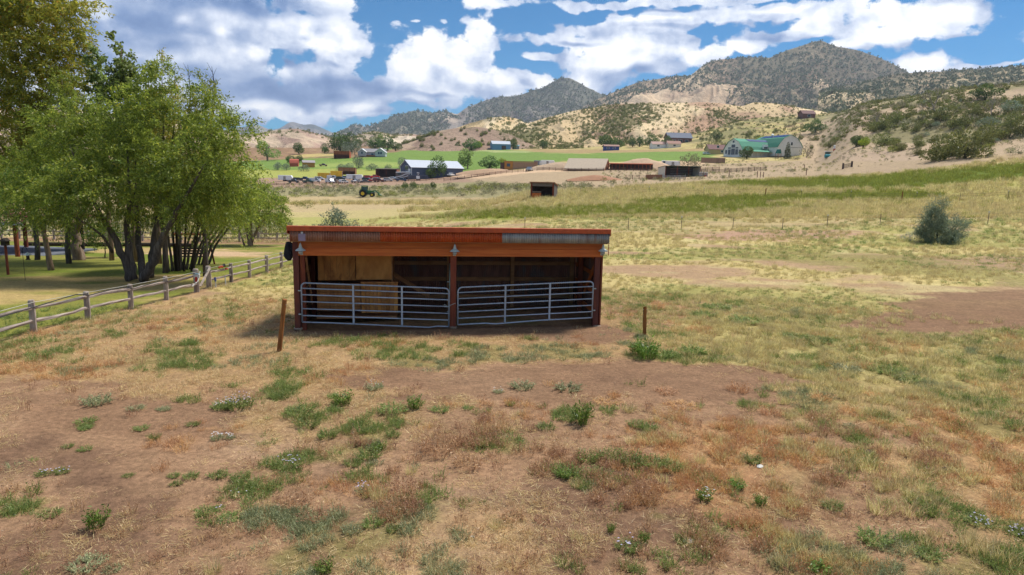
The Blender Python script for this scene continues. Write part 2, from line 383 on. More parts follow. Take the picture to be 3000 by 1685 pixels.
def hit(u, v, y0=5., y1=800.):
    """the ground point under a pixel of the photograph"""
    Ys = np.exp(np.linspace(math.log(y0), math.log(y1), 700)); d = ray(u, v)
    X = d[0]*Ys/d[1]; Z = CAM_H+d[2]*Ys/d[1]; g = gz(X, Ys); i = np.argmax(Z <= g)
    if Z[i] > g[i]: i = len(Ys)-1
    if i > 0:
        a = Z[i-1]-g[i-1]; b = g[i]-Z[i]; t = a/(a+b) if a+b > 0 else 0
        Y = Ys[i-1]+(Ys[i]-Ys[i-1])*t
    else: Y = Ys[0]
    x = d[0]*Y/d[1]; return np.array([x, Y, gzf(x, Y)])
def onY(u, Y, v=600):
    d = ray(u, v); x = d[0]*Y/d[1]; return np.array([x, Y, gzf(x, Y)])

# ground colour zones -------------------------------------------------------------------------
def inpoly(u, v, poly):
    r = np.zeros(u.shape, bool); n = len(poly)
    for i in range(n):
        x1, y1 = poly[i]; x2, y2 = poly[(i+1) % n]
        if y1 == y2: continue
        c = ((y1 > v) != (y2 > v)) & (u < (x2-x1)*(v-y1)/(y2-y1)+x1); r ^= c
    return r
_NC = {}
def softpoly(u, v, poly, su, sv, X, Y):
    key = (id(X), X.shape)
    if key not in _NC:
        _NC.clear(); sc = 30.0/np.maximum(Y, 6)
        fx = X*sc*.35+np.log(np.maximum(Y, 5))*3; fy = np.log(np.maximum(Y, 5))*34.
        fx2 = X*.09; fy2 = Y*.09
        _NC[key] = ((fbm(fx, fy, 60, 6, .68)-.5)*3.2, (fbm(fx*.8+31, fy, 70, 6, .68)-.5)*3.2)
    n1, n2 = _NC[key]; m = np.zeros(X.shape)
    xs = [p[0] for p in poly]; ys = [p[1] for p in poly]
    box = (u > min(xs)-4*su) & (u < max(xs)+4*su) & (v > min(ys)-4*sv) & (v < max(ys)+4*sv) & (Y > 0)
    ub, vb, a, c = u[box], v[box], n1[box], n2[box]
    if ub.size:
        r = 0
        for k in range(4):
            r = r+inpoly(ub+a*su*2.2+su*math.cos(k*1.6)*.5, vb+c*sv*2.2+sv*math.sin(k*1.6)*.5, poly)
        m[box] = r/4.0
    return m
S = lambda r, g, b: srgb(r, g, b, AK)
def fields(X, Y):
    """soil / straw / green / orange cover, shared by the ground colour and the plants on it"""
    big = fbm(X*.16+3, Y*.16+8, 101, 4); mid = fbm(X*.55, Y*.55, 111, 4); fine = fbm(X*1.9, Y*1.9, 121, 3)
    u, v = project(X, Y, gz(X, Y)*0)
    band = np.exp(-((v-1010)/85.)**2)                               # trampled straw and weeds in front of the shed
    leftstraw = sstep(X, -1, -6)*sstep(Y, 12.5, 17)*(X > -14.2)
    right = sstep(X, 4.0, 9.0)*sstep(Y, 11, 16)
    rightnear = sstep(X, 2.5, 5.5)*(1-sstep(Y, 11, 15))
    near = (1-sstep(Y, 10.5, 12.5))*(X < 4.5)
    straw = .26-.34*near+.62*band+.60*leftstraw+.75*right+.30*rightnear+(mid-.5)*1.5+(big-.5)*1.1
    green = .10+.42*band*(u < 1900)+.25*right+.12*rightnear+(fbm(X*.75+50, Y*.75, 131, 4)-.5)*3.0+(fine-.5)*.8-.12
    orange = sstep(X, 1, 4)*np.exp(-((Y-12.5)/2.2)**2)*.62+.12*band+.0+(fbm(X*.5+9, Y*.5+70, 141, 3)-.5)*2.2-.10
    bare = softpoly(u, v, [(860,955),(1780,948),(1900,985),(1750,1010),(1500,985),(1300,978),(850,975)], 25, 6, X, Y)
    bare = np.maximum(bare, softpoly(u, v, [(2450,960),(2620,900),(2740,858),(3100,850),(3100,970),(2800,985)], 50, 8, X, Y))
    bare = np.maximum(bare, .8*softpoly(u, v, [(900,1105),(1500,1075),(2050,1060),(2350,1100),(2150,1210),(1600,1170),(1100,1150)], 60, 18, X, Y))
    bare = np.maximum(bare, .75*softpoly(u, v, [(0,1140),(330,1150),(700,1190),(700,1480),(300,1500),(0,1330)], 60, 25, X, Y))
    straw = straw-bare*.9; green = green-bare*.8; orange = orange-bare*.25
    return np.clip(straw, 0, 1), np.clip(green, 0, 1), np.clip(orange, 0, 1), bare, big, mid, fine
def ground_color(X, Y, Z):
    u, v = project(X, Y, Z)
    straw, green, orange, bare, big, mid, fine = fields(X, Y)
    def mix(a, b, t): t = np.clip(t, 0, 1)[..., None]; return a*(1-t)+b*t
    soilA, soilB, soilC = S(160,126,96), S(120,92,72), S(198,166,132)
    c = mix(np.broadcast_to(soilA, X.shape+(3,)), soilB, sstep(mid, .42, .68)*.8)
    c = mix(c, soilC, sstep(big, .55, .75)*.6*(X < 2))
    c = mix(c, S(182,148,104), sstep(straw, .25, .8)*.75)
    c = mix(c, S(184,172,108), sstep(straw, .55, 1.)*sstep(X, 3, 7)*sstep(Y, 13, 18)*.8)
    c = mix(c, S(204,150,98), sstep(orange, .3, .8)*.4*(Y < 30))
    c = mix(c, S(128,126,70), sstep(green, .35, .8)*.6)
    nb = fbm(X*.09, Y*.16, 201, 4); nf = fbm(X*.35, Y*.7, 203, 4)
    # paddock beyond the shed, right side
    w = sstep(Y, 24, 34)*(X > -14)
    pad = mix(np.broadcast_to(S(204,184,122), X.shape+(3,)), S(164,158,88), sstep(nb, .48, .62)*.8)
    pad = mix(pad, S(176,142,112), sstep(fbm(X*.12+40, Y*.22, 207, 4), .56, .66)*.85)
    pad = mix(pad, S(212,196,140), sstep(nf, .55, .72)*.5)
    c = mix(c, pad, w)
    def zone(poly, col, k=1., su=20, sv=4): 
        nonlocal c
        c = mix(c, S(*col), softpoly(u, v, poly, su, sv, X, Y)*k)
    # dark bare soil patches in the right paddock
    c = mix(c, S(140,108,82), bare*(Y > 12)*.8)
    zone([(1950,690),(2150,680),(2420,672),(2560,690),(2300,708),(2080,706)], (186,148,122), .9)
    zone([(2560,742),(2800,752),(3050,748),(3050,800),(2760,790)], (172,138,112), .8)
    zone([(1950,735),(2300,730),(2650,745),(3050,810),(3050,845),(2600,800),(2200,760)], (146,138,78), .7, 30, 6)
    # middle distance
    zone([(1380,668),(1700,655),(2100,640),(3100,612),(3100,640),(2400,668),(1900,680),(1400,690)], (190,170,120), .7, 30, 4)
    zone([(-400,575),(690,575),(1560,585),(1560,640),(1300,660),(690,705),(-400,690)], (196,178,122), 1., 20, 3)
    zone([(690,636),(1100,640),(1350,615),(1560,606),(1350,640),(1000,660),(690,662)], (172,172,92), .7, 20, 3)
    zone([(1500,590),(1700,560),(2000,540),(2350,520),(3100,480),(3100,590),(2600,600),(2250,610),(1800,625),(1380,640)], (184,174,102), 1., 20, 3)
    zone([(1280,628),(1600,612),(1850,604),(2250,592),(2330,612),(1950,630),(1700,636),(1300,650)], (146,152,60), .9, 30, 3)
    zone([(2050,542),(2300,530),(2650,512),(3100,474),(3100,512),(2920,532),(2650,555),(2300,552)], (104,122,34), .95, 22, 4)
    zone([(1850,590),(2300,570),(2750,562),(2740,580),(2300,594),(1900,602)], (112,116,34), .9, 30, 3)
    zone([(1480,580),(1700,555),(2000,538),(2000,546),(1720,568),(1500,590)], (156,130,78), .6, 20, 3)
    zone([(2450,490),(2700,478),(3100,440),(3100,462),(2800,486),(2560,508)], (184,158,124), .8, 20, 3)
    zone([(1300,590),(1480,580),(1560,556),(1750,552),(2050,530),(2350,520),(2700,498),(2900,470),(2600,440),(2350,470),(2080,480),(1900,470),(1600,500),(1350,508),(1280,560)], (184,160,128), .95, 14, 2.5)
    zone([(-400,548),(680,548),(1000,546),(1400,530),(1750,560),(1500,582),(1250,576),(-400,590)], (160,150,108), 1., 20, 3)
    zone([(-400,570),(1550,580),(1550,600),(-400,660)], (196,172,128), .9, 20, 3)
    zone([(690,505),(900,505),(1150,512),(1350,518),(1400,532),(1000,550),(690,550)], (172,142,118), 1., 14, 2)
    zone([(-400,520),(690,492),(1180,494),(1180,514),(900,521),(-400,530)], (172,174,88), 1., 14, 2)
    zone([(-400,500),(-400,450),(690,472),(900,462),(1080,459),(1130,430),(1300,424),(1500,440),(1700,449),(2100,440),(2100,470),(1900,474),(1650,472),(1560,488),(1340,504),(1150,500),(1000,494),(690,497)], (124,150,70), 1., 12, 2)
    zone([(820,492),(1000,474),(1300,478),(1300,488),(1000,490)], (172,182,98), .6, 30, 3)
    zone([(1250,436),(1560,444),(1560,448),(1250,441)], (200,196,140), .6, 10, 1)
    zone([(1540,436),(1800,440),(2100,436),(2100,443),(1700,449),(1560,446)], (176,150,104), .9, 12, 1)
    zone([(1090,446),(1220,428),(1420,428),(1250,434),(1120,450)], (176,140,112), .9, 8, 1)
    zone([(850,455),(1000,446),(1000,456),(870,462)], (206,184,118), .9, 8, 1)
    zone([(1350,516),(1500,500),(1650,486),(1800,478),(1960,470),(2100,476),(2000,488),(1800,494),(1560,508),(1400,524)], (222,188,150), .95, 10, 1.2)
    zone([(1330,508),(1420,500),(1470,510),(1400,520),(1320,518)], (214,180,146), .9, 8, 1.2)
    zone([(2300,560),(2500,520),(2600,500),(2300,520)], (184,158,132), .5, 20, 3)
    zone([(2060,436),(2330,400),(2500,300),(3100,240),(3100,445),(2700,470),(2500,470),(2350,468),(2350,440),(2150,440)], (192,166,138), .85, 14, 4)
    hillg = sstep(fbm(X*.03+5, Y*.03, 231, 4), .46, .58)*(v < 420)*(u > 1900)
    c = mix(c, S(134,130,84), hillg*.75)
    # lawn beyond the rail fence
    lawn = sstep(-X, 14.3, 14.6)*(1-sstep(Y, 66, 70))
    g = mix(np.broadcast_to(S(136,136,62), X.shape+(3,)), S(196,166,112), sstep(fbm(X*.13, Y*.22, 241, 4), .54, .68)*.8)
    g = mix(g, S(110,128,40), sstep(fbm(X*.2+9, Y*.3, 243, 3), .58, .7)*.7)
    c = mix(c, g, lawn)
    zone([(420,742),(560,728),(700,738),(820,742),(700,752),(520,752)], (212,176,140), .9, 20, 3)
    # under the shed roof: packed dirt
    var = .86+.28*fbm(X*3., Y*3., 251, 3)
    return c*var[..., None]

def build_ground():
    a1 = np.radians(np.concatenate([np.linspace(-180, -46, 30)[:-1], np.linspace(-46, 46, 560), np.linspace(46, 180, 30)[1:]]))
    r = np.concatenate([[0.3, 1.5, 3.], np.exp(np.linspace(math.log(4.5), math.log(820), 560)), [900, 1100, 1500, 2500, 5000, 12000, 20000]])
    A, Rr = np.meshgrid(a1, r); X = Rr*np.sin(A); Y = Rr*np.cos(A); Z = gz(X, Y)
    C = ground_color(X, Y, Z)
    na, nr = len(a1), len(r); idx = np.arange(na*nr).reshape(nr, na)
    F = np.stack([idx[:-1,:-1], idx[1:,:-1], idx[1:,1:], idx[:-1,1:]], -1).reshape(-1, 4)[:, ::-1]
    V = np.stack([X, Y, Z], -1).reshape(-1, 3)
    o = mesh_np('ground', V, F, None, smooth=True)
    at_ = o.data.color_attributes.new('Col', 'FLOAT_COLOR', 'POINT')
    cc = np.concatenate([C.reshape(-1, 3), np.ones((len(V), 1))], 1).astype(np.float32); at_.data.foreach_set('color', cc.ravel())
    tag(o, kind='structure')
    t = NT('ground_earth'); co = t.obj(); ca = t.n('ShaderNodeAttribute', attribute_name='Col').outputs['Color']
    n1 = t.noise(co, 9., 8, .68); n2 = t.noise(co, 38., 5, .65); n3 = t.noise(t.mapv(co, (1,2.2,1)), 1.1, 6, .6, .5)
    dist = t.n('ShaderNodeCameraData').outputs['View Z Depth'] if False else None
    k = t.math('MULTIPLY', t.ramp(n1, .25, .75, .55, 1.45), t.ramp(n3, .3, .7, .86, 1.14)); k = t.math('MULTIPLY', k, t.ramp(n2, .2, .8, .72, 1.28))
    hs = t.n('ShaderNodeHueSaturation'); t.l(k, hs.inputs['Value']); t.l(ca, hs.inputs['Color'])
    # pale straw litter and dark crumbs
    vo = t.n('ShaderNodeTexVoronoi', feature='F1'); t.put(vo.inputs['Vector'], t.mapv(co, (26, 9, 9))); vo.inputs['Scale'].default_value = 1.
    lit = t.math('MULTIPLY', t.math('LESS_THAN', vo.outputs['Distance'], .22), t.ramp(t.noise(co, 1.6, 4), .45, .62))
    col = t.mix(t.math('MULTIPLY', lit, .34), hs.outputs[0], hcol(214,184,134))
    h = t.math('ADD', t.math('MULTIPLY', n1, 1.), t.math('MULTIPLY', n2, .5))
    o.data.materials.append(t.done(t.bsdf(col, .95, 0, .1, t.bump(h, .55, .05))))
    return o
build_ground()

# ------------------------------------------------------------------ hills and mountains
def hill_material(name, tan, veg, rock, vegcut=(.45,.55), sp=.12, spv=.5, streak=.02, bumpd=4.):
    """base colour comes from the mesh (bands of soil and rock); scrub is a speckle on top of it"""
    t = NT(name); co = t.obj(); ca = t.n('ShaderNodeAttribute', attribute_name='Col').outputs['Color']
    vg = t.n('ShaderNodeAttribute', attribute_name='Col').outputs['Alpha']
    big = t.noise(co, streak, 8, .6); fine = t.noise(co, sp*.5, 6, .7)
    vo = t.n('ShaderNodeTexVoronoi', feature='F1'); t.put(vo.inputs['Vector'], co); vo.inputs['Scale'].default_value = sp; vo.inputs['Randomness'].default_value = 1
    vo2 = t.n('ShaderNodeTexVoronoi', feature='F1'); t.put(vo2.inputs['Vector'], co); vo2.inputs['Scale'].default_value = sp*2.3
    d = t.math('ADD', vg, t.math('MULTIPLY', t.math('SUBTRACT', fine, .5), 1.6))
    m1 = t.math('LESS_THAN', vo.outputs['Distance'], t.ramp(d, 0, 1, .02, .72)); m2 = t.math('LESS_THAN', vo2.outputs['Distance'], t.ramp(d, .1, 1, .0, .66))
    m = t.math('MAXIMUM', m1, m2)
    hs = t.n('ShaderNodeHueSaturation'); t.l(t.ramp(big, .3, .7, .78, 1.22), hs.inputs['Value']); t.l(ca, hs.inputs['Color'])
    vc = t.mix(t.n('ShaderNodeSeparateColor').outputs[0] if False else t.ramp(t.noise(co, sp*3, 2), .3, .7), veg, tuple(np.array(veg[:3])*.62)+(1,))
    col = t.mix(t.math('MULTIPLY', m, spv), hs.outputs[0], vc)
    h = t.math('ADD', t.math('MULTIPLY', t.noise(co, streak*6, 8, .65), 2.), t.math('MULTIPLY', m, .35))
    return t.done(t.bsdf(col, .95, 0, .05, t.bump(h, .6, bumpd)))

RIDGE = {}
def ridge(name, sil, Y, w, zf, seed, amp, lam, mat, colors, vegf, crest=2.0, nA=500, nT=90, p=1.0, warp=1.2, back=.45, vegbias=0., key=None):
    us = np.array([s[0] for s in sil], float); pts = np.array([at(s[0], s[1], Y) for s in sil])
    ac = pts[:, 0]/Y; zc = pts[:, 2]
    k = np.ones(7)/7.
    a = np.linspace(ac[0], ac[-1], nA); zz = np.interp(a, ac, zc); zs = np.convolve(np.pad(zz, 3, mode='edge'), k, 'valid') if nA > 300 else zz
    px = Y/FPX
    zz = zs + (fbm(a*Y/(lam*.22), a*0, seed+50, 4, .6)-.5)*2*crest*px
    t = np.concatenate([np.linspace(0, 1, nT), 1+np.linspace(.03, 1, 8)]); A, Tt = np.meshgrid(a, t); Zc = np.broadcast_to(zz, A.shape)
    Yv = np.where(Tt <= 1, Y-w*(1-Tt), Y+w*back*(Tt-1))
    zf_ = zf(A, Y-w) if callable(zf) else np.full(A.shape, float(zf))
    tt = np.clip(Tt, 0, 1)
    hgt = zf_+(Zc-zf_)*tt**p
    sx = A*Y/lam; wv = (fbm(sx*.7, Tt*2.1, seed+3, 3)-.5)*warp
    g = ridged(sx+wv, tt*.9+seed, seed, 5)-.62
    g2 = fbm(sx*5, tt*w/lam*5, seed+9, 4)-.5
    rel = np.clip((Zc-zf_)/np.maximum(np.max(Zc-zf_), 1), .15, 1)
    env = np.sin(np.pi*np.clip(tt, 0, 1)**.8)**.8
    hgt = hgt+(g*amp*env+g2*amp*.28*env)*rel
    hgt = np.where(Tt > 1, Zc-(Zc-zf_)*(Tt-1)**1.2*.9, hgt)
    X = A*Yv; nr, na = A.shape
    idx = np.arange(nr*na).reshape(nr, na); F = np.stack([idx[:-1,:-1], idx[1:,:-1], idx[1:,1:], idx[:-1,1:]], -1).reshape(-1, 4)[:, ::-1]
    o = mesh_np(name, np.stack([X, Yv, hgt], -1).reshape(-1, 3), F, mat, smooth=True); tag(o, kind='structure')
    base, rockc, palec = [np.array(c) for c in colors]
    n1 = fbm(sx*2.2+wv, tt*3+seed, seed+20, 5); n2 = fbm(sx*6, tt*7, seed+25, 4)
    c = base*(1-sstep(n1, .5, .68)[..., None])+rockc*sstep(n1, .5, .68)[..., None]
    m = sstep(g+n2*.3-.15, .0, .22)[..., None]; c = c*(1-m)+palec*m
    veg = np.clip(vegf+vegbias*(tt-.5)+(fbm(sx*1.4, tt*2.0, seed+33, 5)-.5)*2.8-np.clip(g, 0, 1)*1.3, 0, 1)
    ca = o.data.color_attributes.new('Col', 'FLOAT_COLOR', 'POINT'); ca.data.foreach_set('color', np.concatenate([c.reshape(-1, 3), veg.reshape(-1, 1)], 1).astype(np.float32).ravel())
    RIDGE[key or name] = (X, Yv, hgt, veg, tt)
    return o
vegD = hcol(78,92,70); vegM = hcol(92,104,78); vegN = hcol(104,112,62)
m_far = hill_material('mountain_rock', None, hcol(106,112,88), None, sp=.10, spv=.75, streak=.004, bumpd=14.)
m_mid = hill_material('hill_scrub', None, vegN, None, sp=.16, spv=.8, streak=.012, bumpd=4.)
m_tan = hill_material('badland_soil', None, hcol(110,108,70), None, sp=.22, spv=.6, streak=.02, bumpd=3.)
# far range
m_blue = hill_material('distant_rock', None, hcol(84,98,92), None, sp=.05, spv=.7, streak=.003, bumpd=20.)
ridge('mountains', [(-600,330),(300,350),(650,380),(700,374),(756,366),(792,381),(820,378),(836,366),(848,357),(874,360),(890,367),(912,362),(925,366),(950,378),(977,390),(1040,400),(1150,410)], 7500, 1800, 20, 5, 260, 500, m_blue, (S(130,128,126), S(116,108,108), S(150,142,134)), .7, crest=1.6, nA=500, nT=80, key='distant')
ridge('mountains', [(870,402),(940,396),(977,390),(1026,371),(1042,363),(1067,370),(1102,366),(1124,356),(1154,341),(1208,325),(1240,326),(1276,333),(1306,326),(1340,335),(1366,316),(1421,294),(1464,284),(1507,284),(1537,275),(1562,264),(1584,262),(1614,243),(1644,228),(1665,226),(1690,237),(1725,258),(1763,277),(1810,290),(1900,300),(2100,330)],
      4200, 1500, 20, 3, 260, 460, m_far, (S(160,150,138), S(146,128,116), S(196,178,156)), .85, crest=2.6, nA=900, nT=120, p=1.1, key='range')
ridge('mountains', [(1500,400),(1560,380),(1634,349),(1700,318),(1756,288),(1826,256),(1873,239),(1931,230),(1983,224),(2018,226),(2050,200),(2082,180),(2111,175),(2181,169),(2257,169),(2304,148),(2350,134),(2385,122),(2408,121),(2455,137),(2519,148),(2577,169),(2641,201),(2694,233),(2760,275),(2900,330)],
      3000, 1450, 30, 12, 330, 520, m_far, (S(206,178,146), S(176,144,122), S(236,208,170)), .62, crest=2.4, nA=1000, nT=150, p=1.15, vegbias=.25, key='peak')
ridge('hills', [(2400,270),(2560,232),(2640,216),(2700,212),(2800,206),(2900,200),(3000,193),(3200,180),(3700,170)],
      1700, 900, 60, 22, 70, 220, m_far, (S(196,172,140), S(180,150,124), S(220,196,156)), .66, crest=2., nA=420, nT=90, vegbias=.5, key='mesa')
ridge('hills', [(1420,410),(1480,388),(1540,362),(1600,345),(1660,330),(1720,318),(1780,308),(1860,304),(1950,302),(2050,299),(2110,303),(2170,312),(2210,300),(2260,302),(2320,312),(2420,330),(2600,350)],
      1000, 360, 26, 31, 34, 110, m_mid, (S(226,198,152), S(196,160,130), S(236,210,166)), .42, crest=1.6, nA=620, nT=110, vegbias=-.1, key='tanhill')
ridge('hills', [(1280,395),(1340,374),(1380,360),(1440,345),(1480,342),(1515,348),(1560,372),(1620,410)],
      1300, 400, 26, 37, 22, 100, m_tan, (S(232,206,158), S(222,190,140), S(240,216,174)), .30, crest=1., nA=260, nT=70, key='tanmound')
ridge('hills', [(-900,300),(-300,310),(0,318),(150,312),(300,330),(450,338),(600,368),(680,392),(720,396),(790,384),(850,376),(880,378),(940,394),(990,408),(1040,398),(1085,386),(1110,385),(1150,396),(1200,392),(1240,396),(1330,420)],
      1150, 420, 18, 41, 46, 120, m_tan, (S(214,190,160), S(188,158,138), S(232,212,184)), .16, crest=1.4, nA=800, nT=90, p=.85, key='leftbad')
ridge('hills', [(1040,452),(1130,436),(1180,420),(1230,402),(1280,385),(1330,376),(1400,372),(1450,380),(1500,396),(1560,424),(1640,450)],
      720, 120, lambda A, Yf: 14.+A*0, 47, 5, 60, m_tan, (S(176,150,128), S(164,138,118), S(196,170,142)), .05, crest=1., nA=260, nT=60, p=.8, key='knoll')
# ------------------------------------------------------------------ the loafing shed
def c4(r, g, b, k=AK): return tuple(srgb(r, g, b, k))+(1,)
M_red_metal = worn('rust_red_steel', c4(214,100,48), c4(188,82,42), 5, (1,1,1), .55, .1, .4, c3=c4(190,96,52), bump=.15)
M_corr_brown = worn('faded_brown_steel', c4(182,132,104), c4(156,106,82), 4, (1,1,.3), .6, .1, .35, c3=c4(150,84,58))
M_corr_orange = worn('orange_rust_steel', c4(222,100,40), c4(200,84,34), 5, (1,1,.3), .6, .05, .35, c3=c4(214,112,58))
M_corr_grey = worn('galvanised_steel', c4(190,188,180), c4(160,156,152), 5, (1,1,.25), .5, .25, .4, c3=c4(160,104,78))
M_corr_dark = worn('weathered_dark_steel', c4(160,110,88), c4(128,88,72), 4, (1,1,.3), .6, .1, .3, c3=c4(128,112,104))
M_beam = worn('stained_timber', c4(232,130,60), c4(204,102,46), 9, (.12,1,1.6), .7, 0, .3, c3=c4(206,122,62), bump=.35)
M_post = worn('red_brown_timber', c4(150,78,52), c4(126,62,46), 7, (1.5,1.5,.25), .75, 0, .25, c3=c4(168,94,54), bump=.3)
M_postdk = worn('brown_painted_timber', c4(128,74,60), c4(112,62,54), 7, (1.5,1.5,.25), .7, 0, .25, c3=c4(150,80,54), bump=.3)
M_girt = worn('dusty_timber', c4(204,150,102), c4(170,120,80), 8, (.3,1,1), .85, 0, .2, bump=.3)
M_ply = worn('orange_plywood', c4(240,170,92), c4(214,142,74), 5, (1,1,.5), .75, 0, .25, c3=c4(150,92,50), bump=.2)
M_plank = worn('rough_plank', c4(216,152,92), c4(172,116,72), 6, (1.5,1.5,.3), .85, 0, .2, c3=c4(198,140,86), bump=.3)
M_conc = worn('pale_concrete', c4(170,150,130), c4(150,130,112), 8)
M_gate = worn('blue_grey_tube_steel', c4(200,208,218), c4(176,186,200), 9, (1,1,1), .38, .2, .5, c3=c4(164,176,192), bump=.08)
M_gate_green = worn('green_tube_steel', c4(190,216,196), c4(166,194,176), 9, (1,1,1), .5, .2, .5)
M_white = plain('dull_white_paint', c4(222,222,214), .5)
M_lampmetal = worn('aged_white_enamel', c4(216,222,212), c4(188,196,186), 20, rough=.4)
M_black = plain('black_rubber', (.012,.012,.013,1), .6)
M_lilac = plain('lilac_panel', c4(168,150,172), .35)
M_jacket = worn('black_cloth', (.012,.013,.016,1), (.02,.021,.026,1), 8, rough=.95)
g_glass = glass('clear_bulb_glass', (.30,.32,.32,1))

PSI = math.radians(7.6)
SX, SY = -1.90, 21.75                         # middle of the front line
def shed_world(x, y, z=0): return (SX+x*math.cos(PSI)-y*math.sin(PSI), SY+x*math.sin(PSI)+y*math.cos(PSI), z)
HW = 4.90; DP = 3.75
shed = empty('horse_shelter', (SX, SY, 0), PSI, 'open fronted rust red pole shelter with corrugated fascia and two gated bays', 'shed')
def corr(x0, x1, z0, z1, y, pitch=.0762, amp=.020, axis='x', depth=None, slope=0.):
    """corrugated sheet as a mesh; ribs run upward; axis 'x' faces the front, 'y' a side wall, 'r' the roof"""
    n = max(4, int(round((x1-x0)/pitch*4))); s = np.linspace(x0, x1, n+1); w = amp*np.sin(2*np.pi*s/pitch)
    V = []; zs = [z0, z1]
    for z in zs:
        for a, b in zip(s, w):
            V.append((a, y+b, z) if axis == 'x' else ((y+b, a, z) if axis == 'y' else (a, z, y+b+slope*z)))
    m = n+1; F = [(i, i+1, m+i+1, m+i) for i in range(n)]
    return V, F
def corr_obj(name, mat, parent, *a, **k):
    V, F = corr(*a, **k); o = mesh_np(name, V, F, mat); 
    sm = o.modifiers.new('thickness', 'SOLIDIFY'); sm.thickness = .0015
    return kid(o, parent)
ZB0, ZB1 = 2.32, 2.74     # header beam
ROOF0 = 3.26; SLOPE = -.17
def roof_z(y): return ROOF0-.03+SLOPE*(y+.42)
# roof sheets, one object each
for i in range(10):
    x0 = -HW-.12+i*1.003; o = corr_obj('roof_sheet', M_red_metal, shed, x0, x0+1.003, -.36, DP+.35, roof_z(0)-.005, axis='r', slope=SLOPE); o.location.z = (i % 2)*.002
rafters = []
for i in range(9):
    x = -HW+.15+i*(2*HW-.3)/8; MB().bar((x, -.30, roof_z(-.30)-.115), (x, DP+.2, roof_z(DP+.2)-.115), .045, .17).build('rafter', M_girt, shed)
# top flashing and end flashings
MB().box(-HW-.17, HW+.15, -.41, -.375, ROOF0-.150, ROOF0+.0).build('roof_flashing', M_red_metal, shed, bevel=.006)
MB().box(-HW-.17, HW+.15, -.374, -.20, ROOF0-.022, ROOF0-.004).build('roof_flashing', M_red_metal, shed)
for sx in (-1, 1):
    x = -HW-.17 if sx < 0 else HW+.13
    MB().bar((x+.01, -.38, ROOF0-.12), (x+.01, DP+.4, ROOF0-.12+SLOPE*(DP+.78)), .02, .2).build('end_flashing', M_red_metal, shed)
MB().box(HW+.105, HW+.112, -.37, -.30, ROOF0-.86, ROOF0-.2).build('loose_metal_strip', M_red_metal, shed)
# fascia of corrugated sheets in three colours
fx = [-HW-.10, -HW+.86, -HW+1.80, -HW+2.62, -HW+3.55, -HW+4.50, -HW+5.45, -HW+6.42, -HW+7.21, -HW+8.18, -HW+9.10, HW+.08]
for i in range(len(fx)-1):
    m = M_corr_brown if i < 3 else (M_corr_orange if i < 7 else M_corr_grey)
    o = corr_obj('fascia_sheet', m, shed, fx[i], fx[i+1]+.03, ROOF0-.465, ROOF0-.155, -.355-.004*(i % 2))
MB().box(-HW-.10, HW+.08, -.325, -.285, ROOF0-.49, ROOF0-.19).build('fascia_backing', M_girt, shed)
# header: two stained boards
MB().box(-HW+.05, HW+.0, -.10, -.055, 2.565, 2.80).build('header_board', M_beam, shed, bevel=.004)
MB().box(-HW+.05, HW-.02, -.098, -.052, 2.32, 2.560).build('header_board', M_beam, shed, bevel=.004)
# posts
def post(x, y, w, z1, mat, d=None): return MB().box(x-w/2, x+w/2, y-(d or w)/2, y+(d or w)/2, -.1, z1).build('post', mat, shed, bevel=.006)
post(-HW+.02, 0, .17, 2.78, M_postdk, .2); post(-HW+.20, .06, .14, 2.32, M_post)
post(0.0, .02, .19, 2.32, M_post); post(HW-.16, .03, .18, 2.32, M_postdk); post(HW-.015, .05, .06, 2.75, M_post, .22)
for x in (-HW+.16, 0.02, HW-.16): post(x, 2.35, .15, roof_z(2.35)-.2, M_post)
for x in (-HW+.2, -2.4, 0.0, 2.4, HW-.2): post(x, DP-.12, .14, roof_z(DP)-.2, M_girt)
for x in (-HW+.02, 0, HW-.1): MB().lathe([(.13,-.05),(.15,.0),(.13,.02),(.09,.03)], 12, (x, .0, 0)).build('concrete_footing', M_conc, shed)
# walls
for i in range(10):
    x0 = -HW-.02+i*.984; corr_obj('wall_sheet', M_corr_dark, shed, x0, x0+1.0, -.45, roof_z(DP)-.1, DP+.02+.003*(i % 2))
for sx in (-1, 1):
    for j in range(4):
        y0 = .10+j*.91; corr_obj('wall_sheet', M_corr_dark if sx > 0 else M_corr_dark, shed, y0, y0+.93, -.35, roof_z(y0+.5)-.08, sx*(HW+.03)+.003*(j % 2), axis='y')
# girts
for z in (.35, 1.02, 1.62, 2.2):
    MB().box(-HW+.1, HW-.1, DP-.07, DP-.02, z-.07, z+.07).build('girt', M_girt, shed)
    for sx in (-1, 1): MB().box(sx*(HW-.03)-.02, sx*(HW-.03)+.02, .1, DP-.05, z-.07, z+.07).build('girt', M_beam if sx > 0 else M_girt, shed)
# braces
MB().bar((HW-.12, .10, 2.28), (HW-.10, 1.95, .78), .05, .15).build('brace', M_beam, shed)
MB().bar((-HW+.30, .10, 2.28), (-HW+.22, 1.6, .5), .05, .13).build('brace', M_girt, shed)
MB().bar((-2.6, 2.8, 1.72), (-.75, 2.2, .62), .05, .14).build('brace', M_girt, shed)
